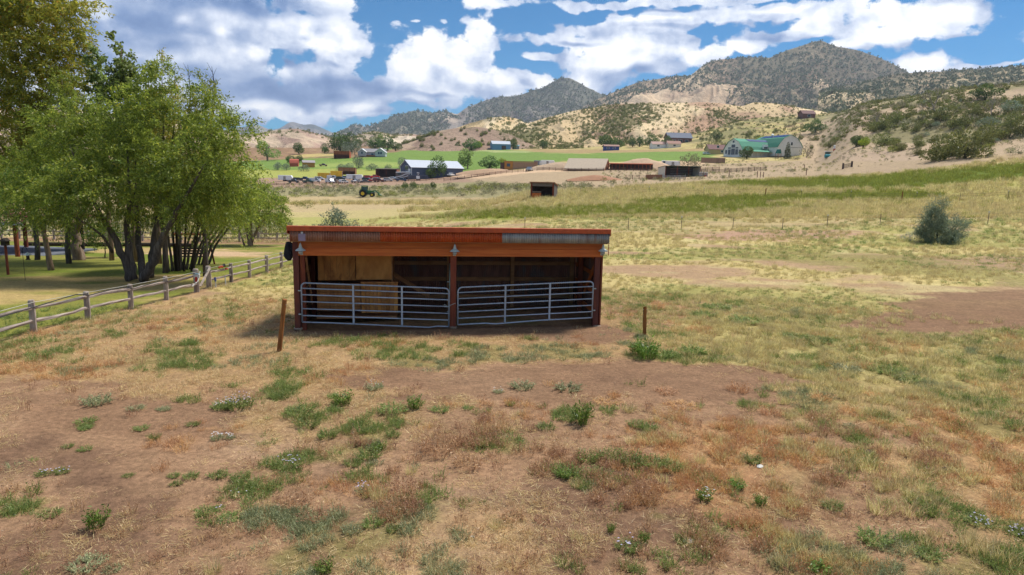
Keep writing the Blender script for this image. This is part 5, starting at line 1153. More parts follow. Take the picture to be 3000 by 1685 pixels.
# ------------------------------------------------------------------ vehicles
M_tyre = plain('tyre_rubber', (.015,.015,.016,1), .85); M_rim = plain('alloy_rim', c4(170,172,176), .35, .6)
_paint = {}
def paint(k):
    P = dict(white=(252,252,252), silver=(176,182,190), black=(38,42,50), blue=(58,74,112), navy=(44,54,84), red=(226,44,46), darkred=(120,44,48), green=(46,84,66), grey=(120,126,136), tan=(190,176,150), brown=(96,72,64))
    if k not in _paint: _paint[k] = plain('car_paint_'+k, c4(*P[k]), .3, 0, .5, coat=.5)
    return _paint[k]
VP = {}
def vehicle_proto(kind):
    L, W = {'suv':(4.8,1.9),'van':(5.4,2.0),'pickup':(5.6,2.0),'sedan':(4.7,1.8)}[kind]
    body = {'suv':[(-2.35,.45),(2.3,.45),(2.35,.95),(1.3,1.1),(.75,1.72),(-2.2,1.76),(-2.38,1.05)], 'van':[(-2.65,.4),(2.6,.4),(2.65,1.0),(2.1,1.2),(1.35,2.05),(-2.55,2.1),(-2.68,.6)],
            'pickup':[(-2.75,.55),(2.7,.55),(2.75,1.1),(1.35,1.2),(.8,1.85),(-.7,1.88),(-.85,1.2),(-2.75,1.2)], 'sedan':[(-2.3,.35),(2.25,.35),(2.3,.75),(1.1,.9),(.4,1.42),(-1.1,1.42),(-1.75,.98),(-2.32,.95)]}[kind]
    win = {'suv':[(-2.05,1.12),(1.08,1.12),(.68,1.62),(-1.98,1.66)], 'van':[(.2,1.25),(1.85,1.25),(1.3,1.9),(.2,1.95)], 'pickup':[(-.68,1.26),(1.12,1.26),(.72,1.78),(-.64,1.8)], 'sedan':[(-1.5,.98),(.9,.98),(.36,1.36),(-1.05,1.36)]}[kind]
    r = empty(kind, (0,0,0), 0)
    MB().prism(body, -W/2, W/2).build('body', paint('white'), r, bevel=.07)
    MB().prism(win, -W/2-.012, W/2+.012).build('side_glass', M_dwin, r)
    f = {'suv':((1.26,1.13),(.80,1.68)),'van':((2.05,1.25),(1.4,2.0)),'pickup':((1.32,1.24),(.84,1.8)),'sedan':((1.06,.93),(.46,1.38))}[kind]
    MB().bar(((f[0][0]+.02),0,f[0][1]), ((f[1][0]+.02),0,f[1][1]), W*.84, .03, up=(1,0,0.8)).build('windscreen', M_dwin, r)
    for x in (-L*.31, L*.31):
        for s in (-1, 1):
            wv = MB().wheel((x, s*(W/2-.1), .36), .36, .24).build('wheel', M_tyre, r); MB().wheel((x, s*(W/2+.03), .36), .2, .03, n=10).build('rim', M_rim, wv)
    for s in (-1, 1): MB().box(L/2-.12,L/2-.02,s*W*.38-.16,s*W*.38+.16,.72,.86).build('headlight', M_trim, r)
    MB().box(-L/2-.0,-L/2+.05,-W*.4,W*.4,.62,.72).build('bumper', M_rim, r)
    return r
def veh(kind, col, u, Y, rot, label, s=1.0):
    if kind not in VP: r = vehicle_proto(kind); VP[kind] = r
    else: r = copy_tree(VP[kind])
    b = onY(u, Y); r.location = tuple(b); r.rotation_euler = (0,0,math.radians(rot)); r.scale = (s,s,s); tag(r, label, {'suv':'suv','van':'van','pickup':'pickup truck','sedan':'car'}[kind], 'vehicles parked in the yard')
    for ch in [c for c in (KIDS[VP[kind].name] if r is VP[kind] else r_children(r))]:
        if ch.name.split('.')[0] == 'body': ch.material_slots[0].link = 'OBJECT'; ch.material_slots[0].material = paint(col)
    return r
def r_children(r): return [o for o in COL.objects if o.parent == r]
V = [('van','white',925,336,0,'long white van at the left of the front row, nose right'),('pickup','black',862,332,4,'black pickup low at the left end of the front row'),('pickup','green',905,330,-6,'dark green pickup left of the white work van'),
 ('van','white',968,331,-40,'white work van with rear windows in the front row'),('suv','brown',985,333,90,'dark brown suv tucked right of the white work van'),('suv','white',1008,330,55,'white crossover in the front row seen from its nose'),('suv','black',1000,352,0,'dark navy suv behind the front white vans'),
 ('pickup','silver',1046,331,50,'silver pickup facing the camera in the front row'),('sedan','grey',1072,333,20,'grey car half hidden beside the silver pickup'),('pickup','darkred',1110,334,0,'red pickup in the front row beside the white capped truck'),
 ('pickup','red',1098,336,8,'bright red low pickup in the front row'),('suv','white',1138,335,4,'white suv with dark side windows at the right of the front row'),('sedan','white',1105,350,-5,'white sedan in the middle row above the red pickup'),
 ('suv','red',1080,366,0,'bright red suv in the back row'),('pickup','red',1098,368,0,'red pickup at the right end of the back row'),('suv','navy',1062,356,10,'navy suv left of the white sedan'),('van','white',1052,366,8,'white van in the back row left of the red suv'),
 ('suv','white',938,352,0,'white suv parked beneath the yellow container'),('suv','silver',1018,362,0,'silver suv in the middle row'),('pickup','navy',895,350,0,'navy pickup left of the yellow container'),('van','white',975,360,0,'white box van in the middle row'),
 ('sedan','white',1152,352,-10,'white sedan right of the carport trees'),('sedan','silver',1168,356,30,'silver sedan beside the camper trailer'),('suv','black',1076,345,0,'black suv between the rows above the grey car'),('pickup','blue',1176,334,0,'blue flatbed pickup before the camper trailer'),
 ('suv','black',875,345,20,'black suv at the left back of the yard'),('sedan','white',862,352,0,'white sedan at the far left of the yard'),
 ('pickup','white',1321,356,70,'white utility truck nose out beside the slate blue building'),('pickup','silver',1549,306,75,'silver pickup waiting in the fence opening below the cabin'),('suv','white',2060,470,10,'white suv parked before the pale yellow house'),
 ('sedan','black',1010,470,5,'black car near the bright orange shed'),('pickup','darkred',950,470,5,'dark red pickup right of the bright orange shed'),('sedan','white',1690,400,0,'white car far off beyond the green field edge')]
V = [v for v in V if v[6-1] != 'x']
for k, c, u, Y, rot, lab in V[:-3]+[V[-2]]: veh(k, c, u, Y, rot, lab)
# trailers and containers
def box_trailer(u, Y, rot, L, W, H, mat, label, name='trailer', cat='trailer', gloss=None, nose=False):
    b = onY(u, Y); r = empty(name, b, math.radians(rot), label, cat)
    pr = [(-L/2,.6),(L/2,.6),(L/2+(.5 if nose else 0),H*.6),(L/2-.1,H),(-L/2,H)]
    MB().prism(pr, -W/2, W/2).build('body', mat, r, bevel=.08)
    for x in (-.5,.5):
        for s in (-1,1): MB().wheel((x,s*(W/2-.05),.38),.38,.22).build('wheel', M_tyre, r)
    MB().box(L/2+.1,L/2+1.2,-.08,.08,.5,.62).build('hitch', M_black, r); MB().box(-L*.1,L*.08,-W/2-.05,-W/2-.01,.8,H*.85).build('door', M_trim if mat is not M_trim else M_corr_grey, r)
    return r
box_trailer(838, 345, 4, 6.5, 2.4, 2.9, M_trim, 'white horse trailer at the left end of the yard', nose=True)
box_trailer(1040, 352, 4, 8, 2.4, 2.8, M_trim, 'long white enclosed trailer in the middle of the yard')
box_trailer(1225, 338, 10, 9.5, 2.5, 2.6, paint('navy'), 'long dark blue cargo trailer before the camper', 'cargo_trailer')
box_trailer(1447+1, 348, 0, 6, 2.4, 2.6, M_corr_grey, 'grey enclosed trailer right of the orange cabin') if False else None
box_trailer(1580, 352, 3, 6.5, 2.4, 2.9, wm('grey_trailer', c4(170,178,190)), 'grey enclosed trailer right of the orange cabin')
box_trailer(1600, 348, 3, 6.5, 2.4, 3.1, M_trim, 'white camper trailer right of the grey one by the orange cabin', nose=True)
b = onY(1195, 350); r = empty('camper_trailer', b, math.radians(4), 'big fifth wheel camper with swooping brown and white stripes', 'camper')
M_camp = wm('camper_taupe', c4(122,108,104))
MB().prism([(-6,.7),(3.8,.7),(4.0,2.0),(6.0,2.2),(6.1,3.2),(5.3,3.75),(-5.9,3.75)], -1.3, 1.3).build('body', M_camp, r, bevel=.12)
for k, (pts, wd) in enumerate([([(-5.9,3.4),(-2,3.62),(2,3.5),(5.9,3.3)],.45),([(-5.9,1.0),(-3,1.7),(-1,2.7),(3.4,2.95)],.32),([(-4,.9),(-1.4,1.2),(1,2.2),(3.,2.5)],.26),([(1,1.,),(3.2,1.3),(5.6,2.6)],.22)]):
    mb = MB()
    for (x0, z0), (x1, z1) in zip(pts[:-1], pts[1:]): mb.bar((x0,-1.34,z0),(x1,-1.34,z1),.03,wd)
    mb.build('stripe', M_trim, r)
MB().box(1.2,3.,-1.37,-1.33,1.9,2.8).build('window', M_dwin, r); MB().box(-5,-3.2,-1.37,-1.33,2.3,3.0).build('window', M_dwin, r); MB().box(-1,.4,-.5,.5,3.76,4.1).build('air_conditioner', M_trim, r)
for x in (-1.4,-.4): MB().wheel((x,-1.2,.4),.4,.24).build('wheel', M_tyre, r)
for (u, Y, L, lab) in ((951,368,6.2,'yellow shipping container behind the white suv'),(988,380,6.2,'yellow shipping container farther right behind the vans')):
    b = onY(u, Y); r = empty('shipping_container', b, math.radians(3), lab, 'container'); MB().box(-L/2,L/2,-1.2,1.2,.1,3.0).build('shell', M_yell, r, bevel=.05)
    for i in range(12): x = -L/2+.3+i*(L-.6)/11; MB().box(x-.12,x+.12,-1.27,-1.21,.3,2.8).build('rib', M_yell, r)
    MB().box(L/2+.01,L/2+.06,-1.1,1.1,.2,2.9).build('door', M_brownroof, r)
# wheel loader by the dirt pile
b = onY(1936, 312); r = empty('wheel_loader', b, 0, 'yellow wheel loader working on the highest dirt pile', 'loader')
MB().prism([(-3,1.),(-.6,1.),(-.6,2.2),(-2.8,2.1)], -1., 1.).build('engine_cover', M_yell, r, bevel=.08); MB().box(-.6,.8,-.8,.8,1.2,3.3).build('cab', M_trim, r, bevel=.08); MB().box(-.4,.84,-.84,.84,2.1,3.0).build('cab_glass', M_dwin, r)
MB().bar((.6,-.5,1.3),(2.8,-.5,.9),.25,.3).build('arm', M_yell, r); MB().prism([(2.6,.4),(3.6,.3),(3.2,.9),(2.7,1.3)], -1.3, 1.3).build('bucket', M_yell, r)
for x in (-2.,1.2):
    for s in (-1,1): MB().wheel((x,s*1.1,.75),.75,.5).build('wheel', M_tyre, r)
box_trailer(1963, 318, 0, 6.5, 2.4, 2.6, M_trim, 'white trailer right of the yellow loader')

# green farm tractor in the dry field
b = hit(1078, 577, 150, 320); r = empty('tractor', b, math.radians(4), 'green farm tractor with yellow wheel hubs and front loader in the dry field', 'tractor'); r.scale = (1.12,)*3
G = plain('tractor_green', c4(40,120,58), .35, 0, .5, coat=.4); GD = plain('dark_green_frame', c4(22,72,56), .5); YW = plain('yellow_hub', c4(240,200,40), .5)
for s in (-1,1):
    w_ = MB().wheel((-1.2,s*.95,.88),.88,.48,n=20).build('rear_wheel', M_tyre, r); MB().wheel((-1.2,s*1.2,.88),.46,.04,n=14).build('hub', YW, w_)
    w_ = MB().wheel((1.15,s*.85,.58),.58,.36,n=18).build('front_wheel', M_tyre, r); MB().wheel((1.15,s*1.04,.58),.3,.04,n=12).build('hub', YW, w_)
    MB().tube([(-2.1,s*.95,1.1),(-1.9,s*.95,1.75),(-1.2,s*.95,1.95),(-.5,s*.95,1.75),(-.2,s*.95,1.1)], .14, 6).build('fender', GD, r)
    MB().bar((.4,s*.62,1.3),(1.9,s*.62,1.75),.12,.18).build('loader_arm', G, r); MB().bar((1.9,s*.62,1.75),(2.9,s*.62,.85),.12,.18).build('loader_arm', G, r); MB().tube([(.9,s*.62,1.15),(2.0,s*.62,1.3)], .05, 5).build('hydraulic_ram', M_rim, r)
MB().prism([(-.1,.85),(1.75,.85),(1.8,1.45),(1.5,1.62),(-.1,1.72)], -.42, .42).build('hood', G, r, bevel=.06)
MB().box(-1.5,.9,-.35,.35,.6,.95).build('chassis', GD, r)
for x, x2 in ((-1.65,-1.5),(.0,-.12)):
    for s in (-.72,.72): MB().bar((x,s,1.0),(x2,s,2.75),.09).build('cab_pillar', GD, r)
MB().box(-1.5,-.15,-.68,.68,1.35,2.65).build('cab_glass', glass('tinted_cab_glass', c4(70,104,108)), r); MB().box(-1.8,.15,-.82,.82,2.76,2.95).build('cab_roof', G, r, bevel=.05); MB().box(-1.6,.0,-.7,.7,.95,1.34).build('cab_base', GD, r)
MB().tube([(.35,.25,1.6),(.35,.25,2.6)], .05, 6).build('exhaust', M_black, r)
MB().prism([(2.75,.35),(3.65,.28),(3.5,.55),(3.05,.75),(2.95,1.2),(2.75,1.2)], -.95, .95).build('bucket', G, r)
b = onY(1008, 56.); t = empty('weather_station', b, 0, 'small black and white gadget on a rod just beyond the shelter roof', 'gadget'); MB().tube([(0,0,0),(0,0,1.5)], .02, 5).build('rod', M_tpost, t); MB().box(-.1,.1,-.08,.08,1.35,1.5).build('white_box', M_white, t); MB().prism([(-.1,1.5),(.18,1.6),(.1,1.75),(-.06,1.7)], -.08, .08).build('black_head', M_black, t)
# ------------------------------------------------------------------ distant trees, junipers and brush
def bush_mesh(name, n, mat, seed, shape, leaf, asp=.5, up=.3, stem=True, hollow=.45):
    rng = np.random.default_rng(seed); ell = shape; C, q = crown_points(rng, ell, n, hollow)
    C = C+(fbm(C[:,0]*3+5, C[:,2]*3+C[:,1]*2, seed, 2)[:, None]-.5)*q*.45*max(e[3] for e in ell)
    C[:, 2] = np.maximum(C[:, 2], .02); V, F = leaves(C, q*.5+rng.normal(size=C.shape)*.5+np.array([0,0,up]), rng, leaf, asp)
    o = mesh_np(name, V, F, mat, link=False); return o.data
def stem_mesh(name, h, r, mat, seed, n=3, spread=.3):
    rg = random.Random(seed); mb = MB()
    for i in range(n): 
        a = rg.uniform(0, 6.28); d = spread*h*rg.uniform(.3,1); mb.tube([(0,0,-.3),(math.cos(a)*d*.3,math.sin(a)*d*.3,h*.45),(math.cos(a)*d,math.sin(a)*d,h)], [r,r*.7,r*.2], 5)
    o = mb.build(name, mat); me = o.data; bpy.data.objects.remove(o); return me
PR = {}
def proto(k, n, mat, shape, leaf, bark, h, r, nv=3, asp=.5, up=.3, hollow=.45, spread=.25, sn=3):
    PR[k] = [(bush_mesh(k+'_crown', n, mat, 300+i*7+len(PR)*31, shape(np.random.default_rng(i+len(PR)*5)), leaf, asp, up, hollow=hollow), stem_mesh(k+'_trunk', h, r, bark, i+9, sn, spread)) for i in range(nv)]
def sh(*base):
    def f(r): return [(x+r.normal()*.08, y+r.normal()*.08, z+r.normal()*.03, rx*r.uniform(.8,1.2), ry*r.uniform(.8,1.2), rz*r.uniform(.85,1.15)) for x,y,z,rx,ry,rz in base]
    return f
# all prototypes are 1 m tall
proto('round', 1500, L_cott, sh((0,0,.62,.34,.34,.34),(.22,0,.5,.26,.24,.26),(-.24,.05,.5,.26,.24,.26),(0,0,.3,.38,.36,.2)), .065, M_bark_d, .6, .03, asp=.7)
proto('lime', 1400, L_lime, sh((0,0,.62,.34,.34,.32),(.25,0,.5,.28,.24,.22),(-.25,.05,.5,.28,.24,.22)), .06, M_bark_d, .6, .03, 1, asp=.7)
proto('poplar', 1100, L_aspen, sh((0,0,.6,.16,.16,.38),(.05,0,.35,.2,.2,.22),(-.1,0,.75,.1,.1,.2)), .05, M_bark_l, .8, .02, 2, asp=.7, spread=.12)
proto('olive', 1100, L_oliv, sh((0,0,.55,.42,.4,.38),(.4,0,.38,.3,.3,.3),(-.4,0,.36,.3,.3,.28)), .075, M_bark, .5, .02, asp=.5)
proto('juniper', 1500, L_juni, sh((0,0,.50,.36,.36,.48),(.22,.1,.28,.34,.3,.28),(-.22,-.1,.26,.34,.3,.26),(0,-.15,.2,.42,.36,.2)), .085, M_bark_d, .5, .03, asp=.45, up=.6)
proto('brush', 620, L_juni_g, sh((0,0,.45,.5,.48,.45),(.4,0,.3,.34,.3,.28),(-.4,0,.3,.34,.3,.28)), .10, M_bark, .6, .015, asp=.35, up=.5, sn=5, spread=.5)
proto('sage', 420, L_sage, sh((0,0,.5,.75,.7,.48),(.5,0,.35,.45,.4,.32)), .13, M_bark, .4, .02, asp=.35, up=.6)
proto('rabbit', 420, L_rabbit, sh((0,0,.5,.75,.7,.48),(-.5,0,.35,.45,.4,.32)), .14, M_bark, .4, .02, asp=.3, up=.8)
proto('spruce', 1300, L_spruce, lambda r: [(0,0,.08+.13*i,.26*(1-i*.135),.26*(1-i*.135),.09) for i in range(7)], .07, M_bark_d, .9, .02, 1, asp=.35, up=-.2, spread=.02, sn=1)
NAMES = {'round':('leafy_tree','tree'),'lime':('leafy_tree','tree'),'poplar':('poplar_tree','tree'),'olive':('olive_tree','tree'),'juniper':('juniper_bush','juniper'),'brush':('scrub_bush','bush'),'sage':('sage_bush','bush'),'rabbit':('rabbitbrush','bush'),'spruce':('spruce_tree','tree')}
_rp = random.Random(99)
def plant(kind, x, y, h, label, group=None, w=1.0, z=None, rz=None, stuffable=None):
    z = gzf(x, y) if z is None else z; nm, cat = NAMES[kind]; cm, tm = _rp.choice(PR[kind])
    r = empty(nm, (x, y, z-.03*h), _rp.uniform(0, 6.28) if rz is None else rz, label, cat, group); r.scale = (h*w*_rp.uniform(.92,1.1), h*w*_rp.uniform(.92,1.1), h)
    a = bpy.data.objects.new('crown', cm); COL.objects.link(a); a.parent = r
    t = bpy.data.objects.new('trunk', tm); COL.objects.link(t); t.parent = r
    return r
def plantpx(kind, u, Y, hpx, label, group=None, w=1.0):
    p = onY(u, Y); return plant(kind, p[0], p[1], hpx*Y/FPX, label, group, w)
# named far trees (u, depth, height in photo pixels, width factor)
for a in [
 ('round',880,600,36,'dark round tree left of the rust orange hay shed',1.1),('round',955,620,30,'dark green bushy tree just left of the hay shed roof',1.),('round',1000,630,62,'largest dark cottonwood behind the hay shed',1.15),('round',1032,640,56,'second dark cottonwood right of the largest one',1.),
 ('olive',1015,600,40,'pale grey willow behind the hay shed',.9),('olive',1042,590,42,'pale grey willow right of the hay shed',.8),('round',1100,660,40,'green trees behind the white gabled house',1.1),('round',1138,650,42,'round green tree right of the white gabled house',1.),('poplar',1115,670,46,'darker pointed tree between the round green trees',1.2),('round',1160,640,26,'small round bush tree at the foot of the knoll',1.2),
 ('poplar',788,520,64,'tall pale poplar standing alone beside the willow crown',1.5),('round',856,480,28,'green tree left of the coral red shed',1.3),('round',880,500,22,'low green tree behind the coral red shed',1.4),
 ('olive',818,440,26,'silver olive bush below the coral red shed',1.1),('olive',842,436,22,'second silver olive bush below the orange shed',1.1),('olive',893,430,22,'pale olive bush in front of the orange shed',1.3),
 ('olive',1000,440,20,'small silver bush before the white house, left',1.3),('olive',1022,438,24,'silver bush before the white house, middle',1.2),('olive',1052,450,42,'tall silver olive tree on the green field',.85),('olive',1090,430,22,'wide silver olive bush left of the slate building',1.5),('olive',1136,425,20,'low silver bush behind the carport',1.2),('olive',1185,440,36,'tall silver olive tree behind the slate building, left',1.0),
 ('round',1282,355,62,'big dark tree standing before the slate blue building',.9),('round',1262,352,40,'green understory bush at the foot of the dark tree',1.),('lime',1318,400,32,'yellow green tree behind the right end of the slate building',1.2),('poplar',1368,400,58,'upright vase shaped poplar in the green field',1.9),('round',1432,372,40,'green bushy tree left of the orange cabin',1.5),('lime',1472,380,28,'yellow green shrub beside the orange cabin',1.2),
 ('round',1500,640,30,'small dark tree before the light blue barn',.8),('lime',1397,640,28,'bright green tree left of the light blue barn',1.2),('round',1380,630,36,'dark green tree mass left of the bright green one',1.4),('round',1340,650,22,'blue green tree at the left of the far farmstead',1.),('round',1312,655,20,'first dark tree of the far farmstead row',1.2),
 ('round',1586,660,30,'bright round cottonwood at the foot of the tan hill',1.1),('round',1770,600,44,'tall dark cottonwood left of the bright blue house',1.2),('round',1800,620,34,'second cottonwood behind the bright blue house',1.2),('round',1845,640,32,'dark tree right of the bright blue house',1.),('round',1900,620,40,'dark tree left of the low white house',1.),('round',1945,590,34,'dark green tree between the white and cream houses',.9),('round',1865,640,30,'green tree behind the low white house',1.),
 ('brush',2008,300,56,'bare pale cottonwood with sparse leaves left of the barn house',.55),('brush',2028,310,50,'leafier half bare tree beside the pale cottonwood',.6),('round',2178,425,38,'rounded green willow tree before the green roof',1.),('spruce',2295,415,52,'grey green spruce before the tall white gable',.9),('brush',2350,415,46,'tall brownish willow at the right corner of the barn house',.6),('brush',2318,400,16,'low green shrub at the foot of the spruce',1.3),
 ('lime',2218,510,36,'bright lime green round tree behind the solar roof',1.9),('round',2370,560,40,'very dark green dense tree right of the barn house roof',1.3),('lime',2512,270,34,'bright yellow green elm on the right ridge',1.2),('round',2490,285,34,'dark tree left of the yellow green elm',1.2),('round',2085,600,30,'dark green tree on the slope above the yellow house',1.),
 ('brush',1405,230,18,'low grey bush standing clear in the sage strip',1.3),('round',1187,232,22,'small standing tree at the right of the sage strip',1.),('round',1210,232,24,'small twin tree in the sage strip',1.),('round',1268,230,22,'small lone tree farther right in the sage strip',.9)]:
    plantpx(*a[:4], a[4], None, a[5])
# junipers and brush on the near right hillside, placed where the photograph shows them
HB = [('juniper',2740,470,70,1.1,'tall olive juniper at the left of the big hillside clump'),('juniper',2790,455,75,1.2,'broad dark juniper in the middle of the big hillside clump'),('juniper',2828,462,88,1.1,'largest juniper of the big hillside clump'),('juniper',2872,430,60,1.2,'juniper right behind the largest one of the clump'),('juniper',2905,410,56,1.4,'juniper at the right end of the big hillside clump'),
 ('juniper',2692,428,34,1.1,'lone upright juniper with yellow grass below it'),('juniper',2690,452,26,1.2,'round juniper directly below the lone upright one'),('juniper',2590,425,40,1.6,'wide olive juniper on the pale rocky spur'),('juniper',2622,438,36,1.2,'juniper overlapping the wide one on the rocky spur'),('juniper',2640,440,22,1.3,'low juniper right of the yellow brush'),('rabbit',2615,446,22,1.0,'yellow rabbitbrush at the foot of the rocky spur'),
 ('juniper',2520,425,30,1.3,'round juniper standing alone on pale soil'),('juniper',2432,432,24,1.3,'small round juniper on the pale flat'),('juniper',2684,384,26,1.1,'bright small juniper in the middle of the hillside'),('juniper',2590,378,44,1.2,'twin tall juniper on the hillside, left'),('juniper',2626,360,40,1.0,'twin tall juniper on the hillside, right'),
 ('juniper',2862,340,38,1.3,'dark juniper high on the right slope'),('round',2885,292,46,1.5,'dense dark green oak brush near the ridge top'),('juniper',2760,350,46,1.4,'bright green juniper under the dead tree'),('juniper',2810,372,50,1.1,'yellowish juniper in the middle right slope'),('juniper',2990,400,60,1.3,'dark juniper at the right edge of the picture'),('juniper',2960,372,44,1.2,'juniper left of the one at the right edge'),
 ('olive',2900,372,34,1.5,'pale blue grey bush below the second dead tree'),('olive',2960,330,40,1.4,'grey green bush high at the right edge'),('sage',2985,450,26,1.2,'grey sage bush at the right edge above the meadow'),('juniper',2907,480,14,1.1,'tiny dark bush at the top edge of the green meadow'),('juniper',2742,438,12,1.2,'little juniper seedling on the slope'),('sage',2570,445,16,1.6,'grey sage mound on the pale flat')]
def place_hit(kind, u, v, hpx, w, label, group):
    p = hit(u, v+2, 90, 640); return plant(kind, p[0], p[1], hpx*p[1]/FPX, label, group, w)
for k, u, v, hp, w, lab in HB: place_hit(k, u, v, hp, w, lab, None)
rr = random.Random(5)
def hitmany(n, box, minY, maxY):
    out = []
    while len(out) < n:
        u = rr.uniform(box[0], box[2]); v = rr.uniform(box[1], box[3]); p = hit(u, v, 60, 700)
        if minY < p[1] < maxY: out.append((p, u, v))
        else: out.append(None)
    return [o for o in out if o]
KADJ = {'juniper':'olive juniper','brush':'twiggy brown bush','olive':'pale silvery bush','sage':'grey sage bush','rabbit':'yellowish rabbitbrush'}
def szw(h, a, b): return 'small' if h < a+(b-a)*.33 else ('large' if h > a+(b-a)*.67 else 'middling')
def side(u, marks):
    for lim, w in marks:
        if u < lim: return w
    return marks[-1][1]
HM = [(2120,'above the left wing of the barn house'),(2240,'above the solar panels of the barn house'),(2350,'above the tall white gable'),(2430,'right of the tall white gable'),(2500,'below the yellow green elm'),(2560,'left of the twin tall junipers'),(2640,'around the twin tall junipers'),(2720,'under the left end of the dead tree'),(2800,'beside the dead tree trunk'),(2870,'below the dark oak brush'),(2930,'beside the forked dead tree'),(4000,'at the right edge of the hillside')]
SM = [(760,'behind the willow edge'),(860,'at the left part of the strip'),(960,'below the white work van'),(1050,'left of the tractor'),(1130,'right behind the tractor'),(1240,'below the cargo trailer'),(1340,'below the slate blue building'),(1450,'below the orange cabin'),(1550,'left of the small stall shelter'),(4000,'right of the small stall shelter')]
for box, n, kinds, hr, grp, mn in [((2430,300,2700,420),70,('juniper','brush','brush'),(1.6,3.0),'scrub on the right hillside',''),((2700,290,3000,420),60,('juniper','brush','olive'),(1.4,2.6),'scrub on the right hillside',''),((2360,380,3000,465),50,('sage','brush','sage','rabbit'),(.6,1.4),'scrub on the right hillside',''),((2050,370,2430,440),70,('juniper','brush','juniper'),(2.0,3.6),'scrub on the right hillside','')]:
    for p, u, v in hitmany(n, box, 100, 640):
        if (2470 < u < 2680 and v > 395 and rr.random() < .6 and hr[0] > 1) or (2085 < u < 2370 and p[1] < 520 and v > 405): continue
        k = rr.choice(kinds); h = rr.uniform(*hr); lv = 'near the crest' if v < 335 else ('on the upper slope' if v < 375 else ('on the middle slope' if v < 415 else 'near the slope foot'))
        plant(k, p[0], p[1], h, '%s %s%s %s %s' % (szw(h, *hr), mn, KADJ[k], lv, side(u, HM)), grp, rr.uniform(.9,1.5))
for p, u, v in hitmany(130, (700,546,1750,572), 150, 330):
    if 1500 < u and v < 550: continue
    k = rr.choice(('sage','sage','rabbit','brush')); h = rr.uniform(.9,1.8); plant(k, p[0], p[1], h, '%s %s, %s of brush strip, %s' % (szw(h,.9,1.8), KADJ[k], 'far side' if v < 556 else ('middle' if v < 564 else 'near side'), side(u, SM)), 'sage bushes in the strip of brush', rr.uniform(1.,1.6))
for p, u, v in hitmany(24, (700,566,1560,585), 150, 260):
    h = rr.uniform(.7,1.1); plant('rabbit', p[0], p[1], h, '%s yellow green rabbitbrush at the dry field edge %s' % (szw(h,.7,1.1), side(u, SM)), 'rabbitbrush along the dry field', rr.uniform(1.2,2.))
for u, Y, h, lab in ((900,150,26,'lone green bush in the dry field left of the silver olive'),(868,160,16,'small green bush left of the lone one in the dry field'),(1252,46,8,'dark low weed beyond the middle of the roof'),(1170,52,14,'green weed tuft beyond the roof left of the middle')): plantpx('rabbit', u, Y, h, lab, None, 1.2)
# knoll bushes: on the ridge mesh
def on_ridge(name, n, seed, vmin=0., tmax=1.0, amin=None, amax=None, tmin=.05):
    X, Yv, Z, veg, tt = RIDGE[name]; rg = np.random.default_rng(seed)
    ok = (tt < tmax) & (tt > tmin) & (veg >= vmin)
    if amin is not None:
        a = X/Yv; ok &= (a > amin) & (a < amax)
    ii = np.argwhere(ok); ii = ii[rg.integers(0, len(ii), n)]; i, j = ii[:, 0], ii[:, 1]; f = rg.random((n, 2)); i2 = np.minimum(i+1, X.shape[0]-1); j2 = np.minimum(j+1, X.shape[1]-1)
    def L(M): return (M[i, j]*(1-f[:, 0])+M[i2, j]*f[:, 0])*(1-f[:, 1])+(M[i, j2]*(1-f[:, 0])+M[i2, j2]*f[:, 0])*f[:, 1]
    return np.stack([L(X), L(Yv), L(Z)], -1)
KN = on_ridge('knoll', 95, 3, tmin=.25, tmax=1.); 
for p in KN:
    u, v = project(p[0], p[1], p[2]); 
    if u < 1270 and v > 400 and rr.random() < .5: continue
    if 1300 < u < 1360 and rr.random() < .4: continue
    h = rr.uniform(2.4,4.4); plant('juniper', p[0], p[1], h, '%s juniper %s the brown knoll, %s' % (szw(h,2.4,4.4), 'near the top of' if v < 388 else ('high on' if v < 398 else ('halfway up' if v < 410 else ('low on' if v < 421 else 'near the foot of'))), side(u, [(1200,'far left end'),(1240,'far left side'),(1270,'upper left side'),(1300,'left side'),(1330,'left of its centre'),(1360,'beneath the crest'),(1390,'just right of its centre'),(1420,'right of its centre'),(1455,'right side'),(1490,'above the light blue barn'),(1530,'right of the light blue barn'),(4000,'far right end')])), 'junipers on the brown knoll', rr.uniform(.9,1.3), z=p[2])
for i in range(26):
    s = i/25.; p = at(1165+120*s, 424-42*s, 716); plant('juniper', p[0], p[1]-3-(i%3)*3, rr.uniform(3.,4.4), 'juniper in the dense shoulder line of the knoll, %s' % ('lowest end','lower part','middle part','upper part','top end')[min(4, i*5//26)], 'junipers along the shoulder of the knoll', 1.3, z=p[2]-3)

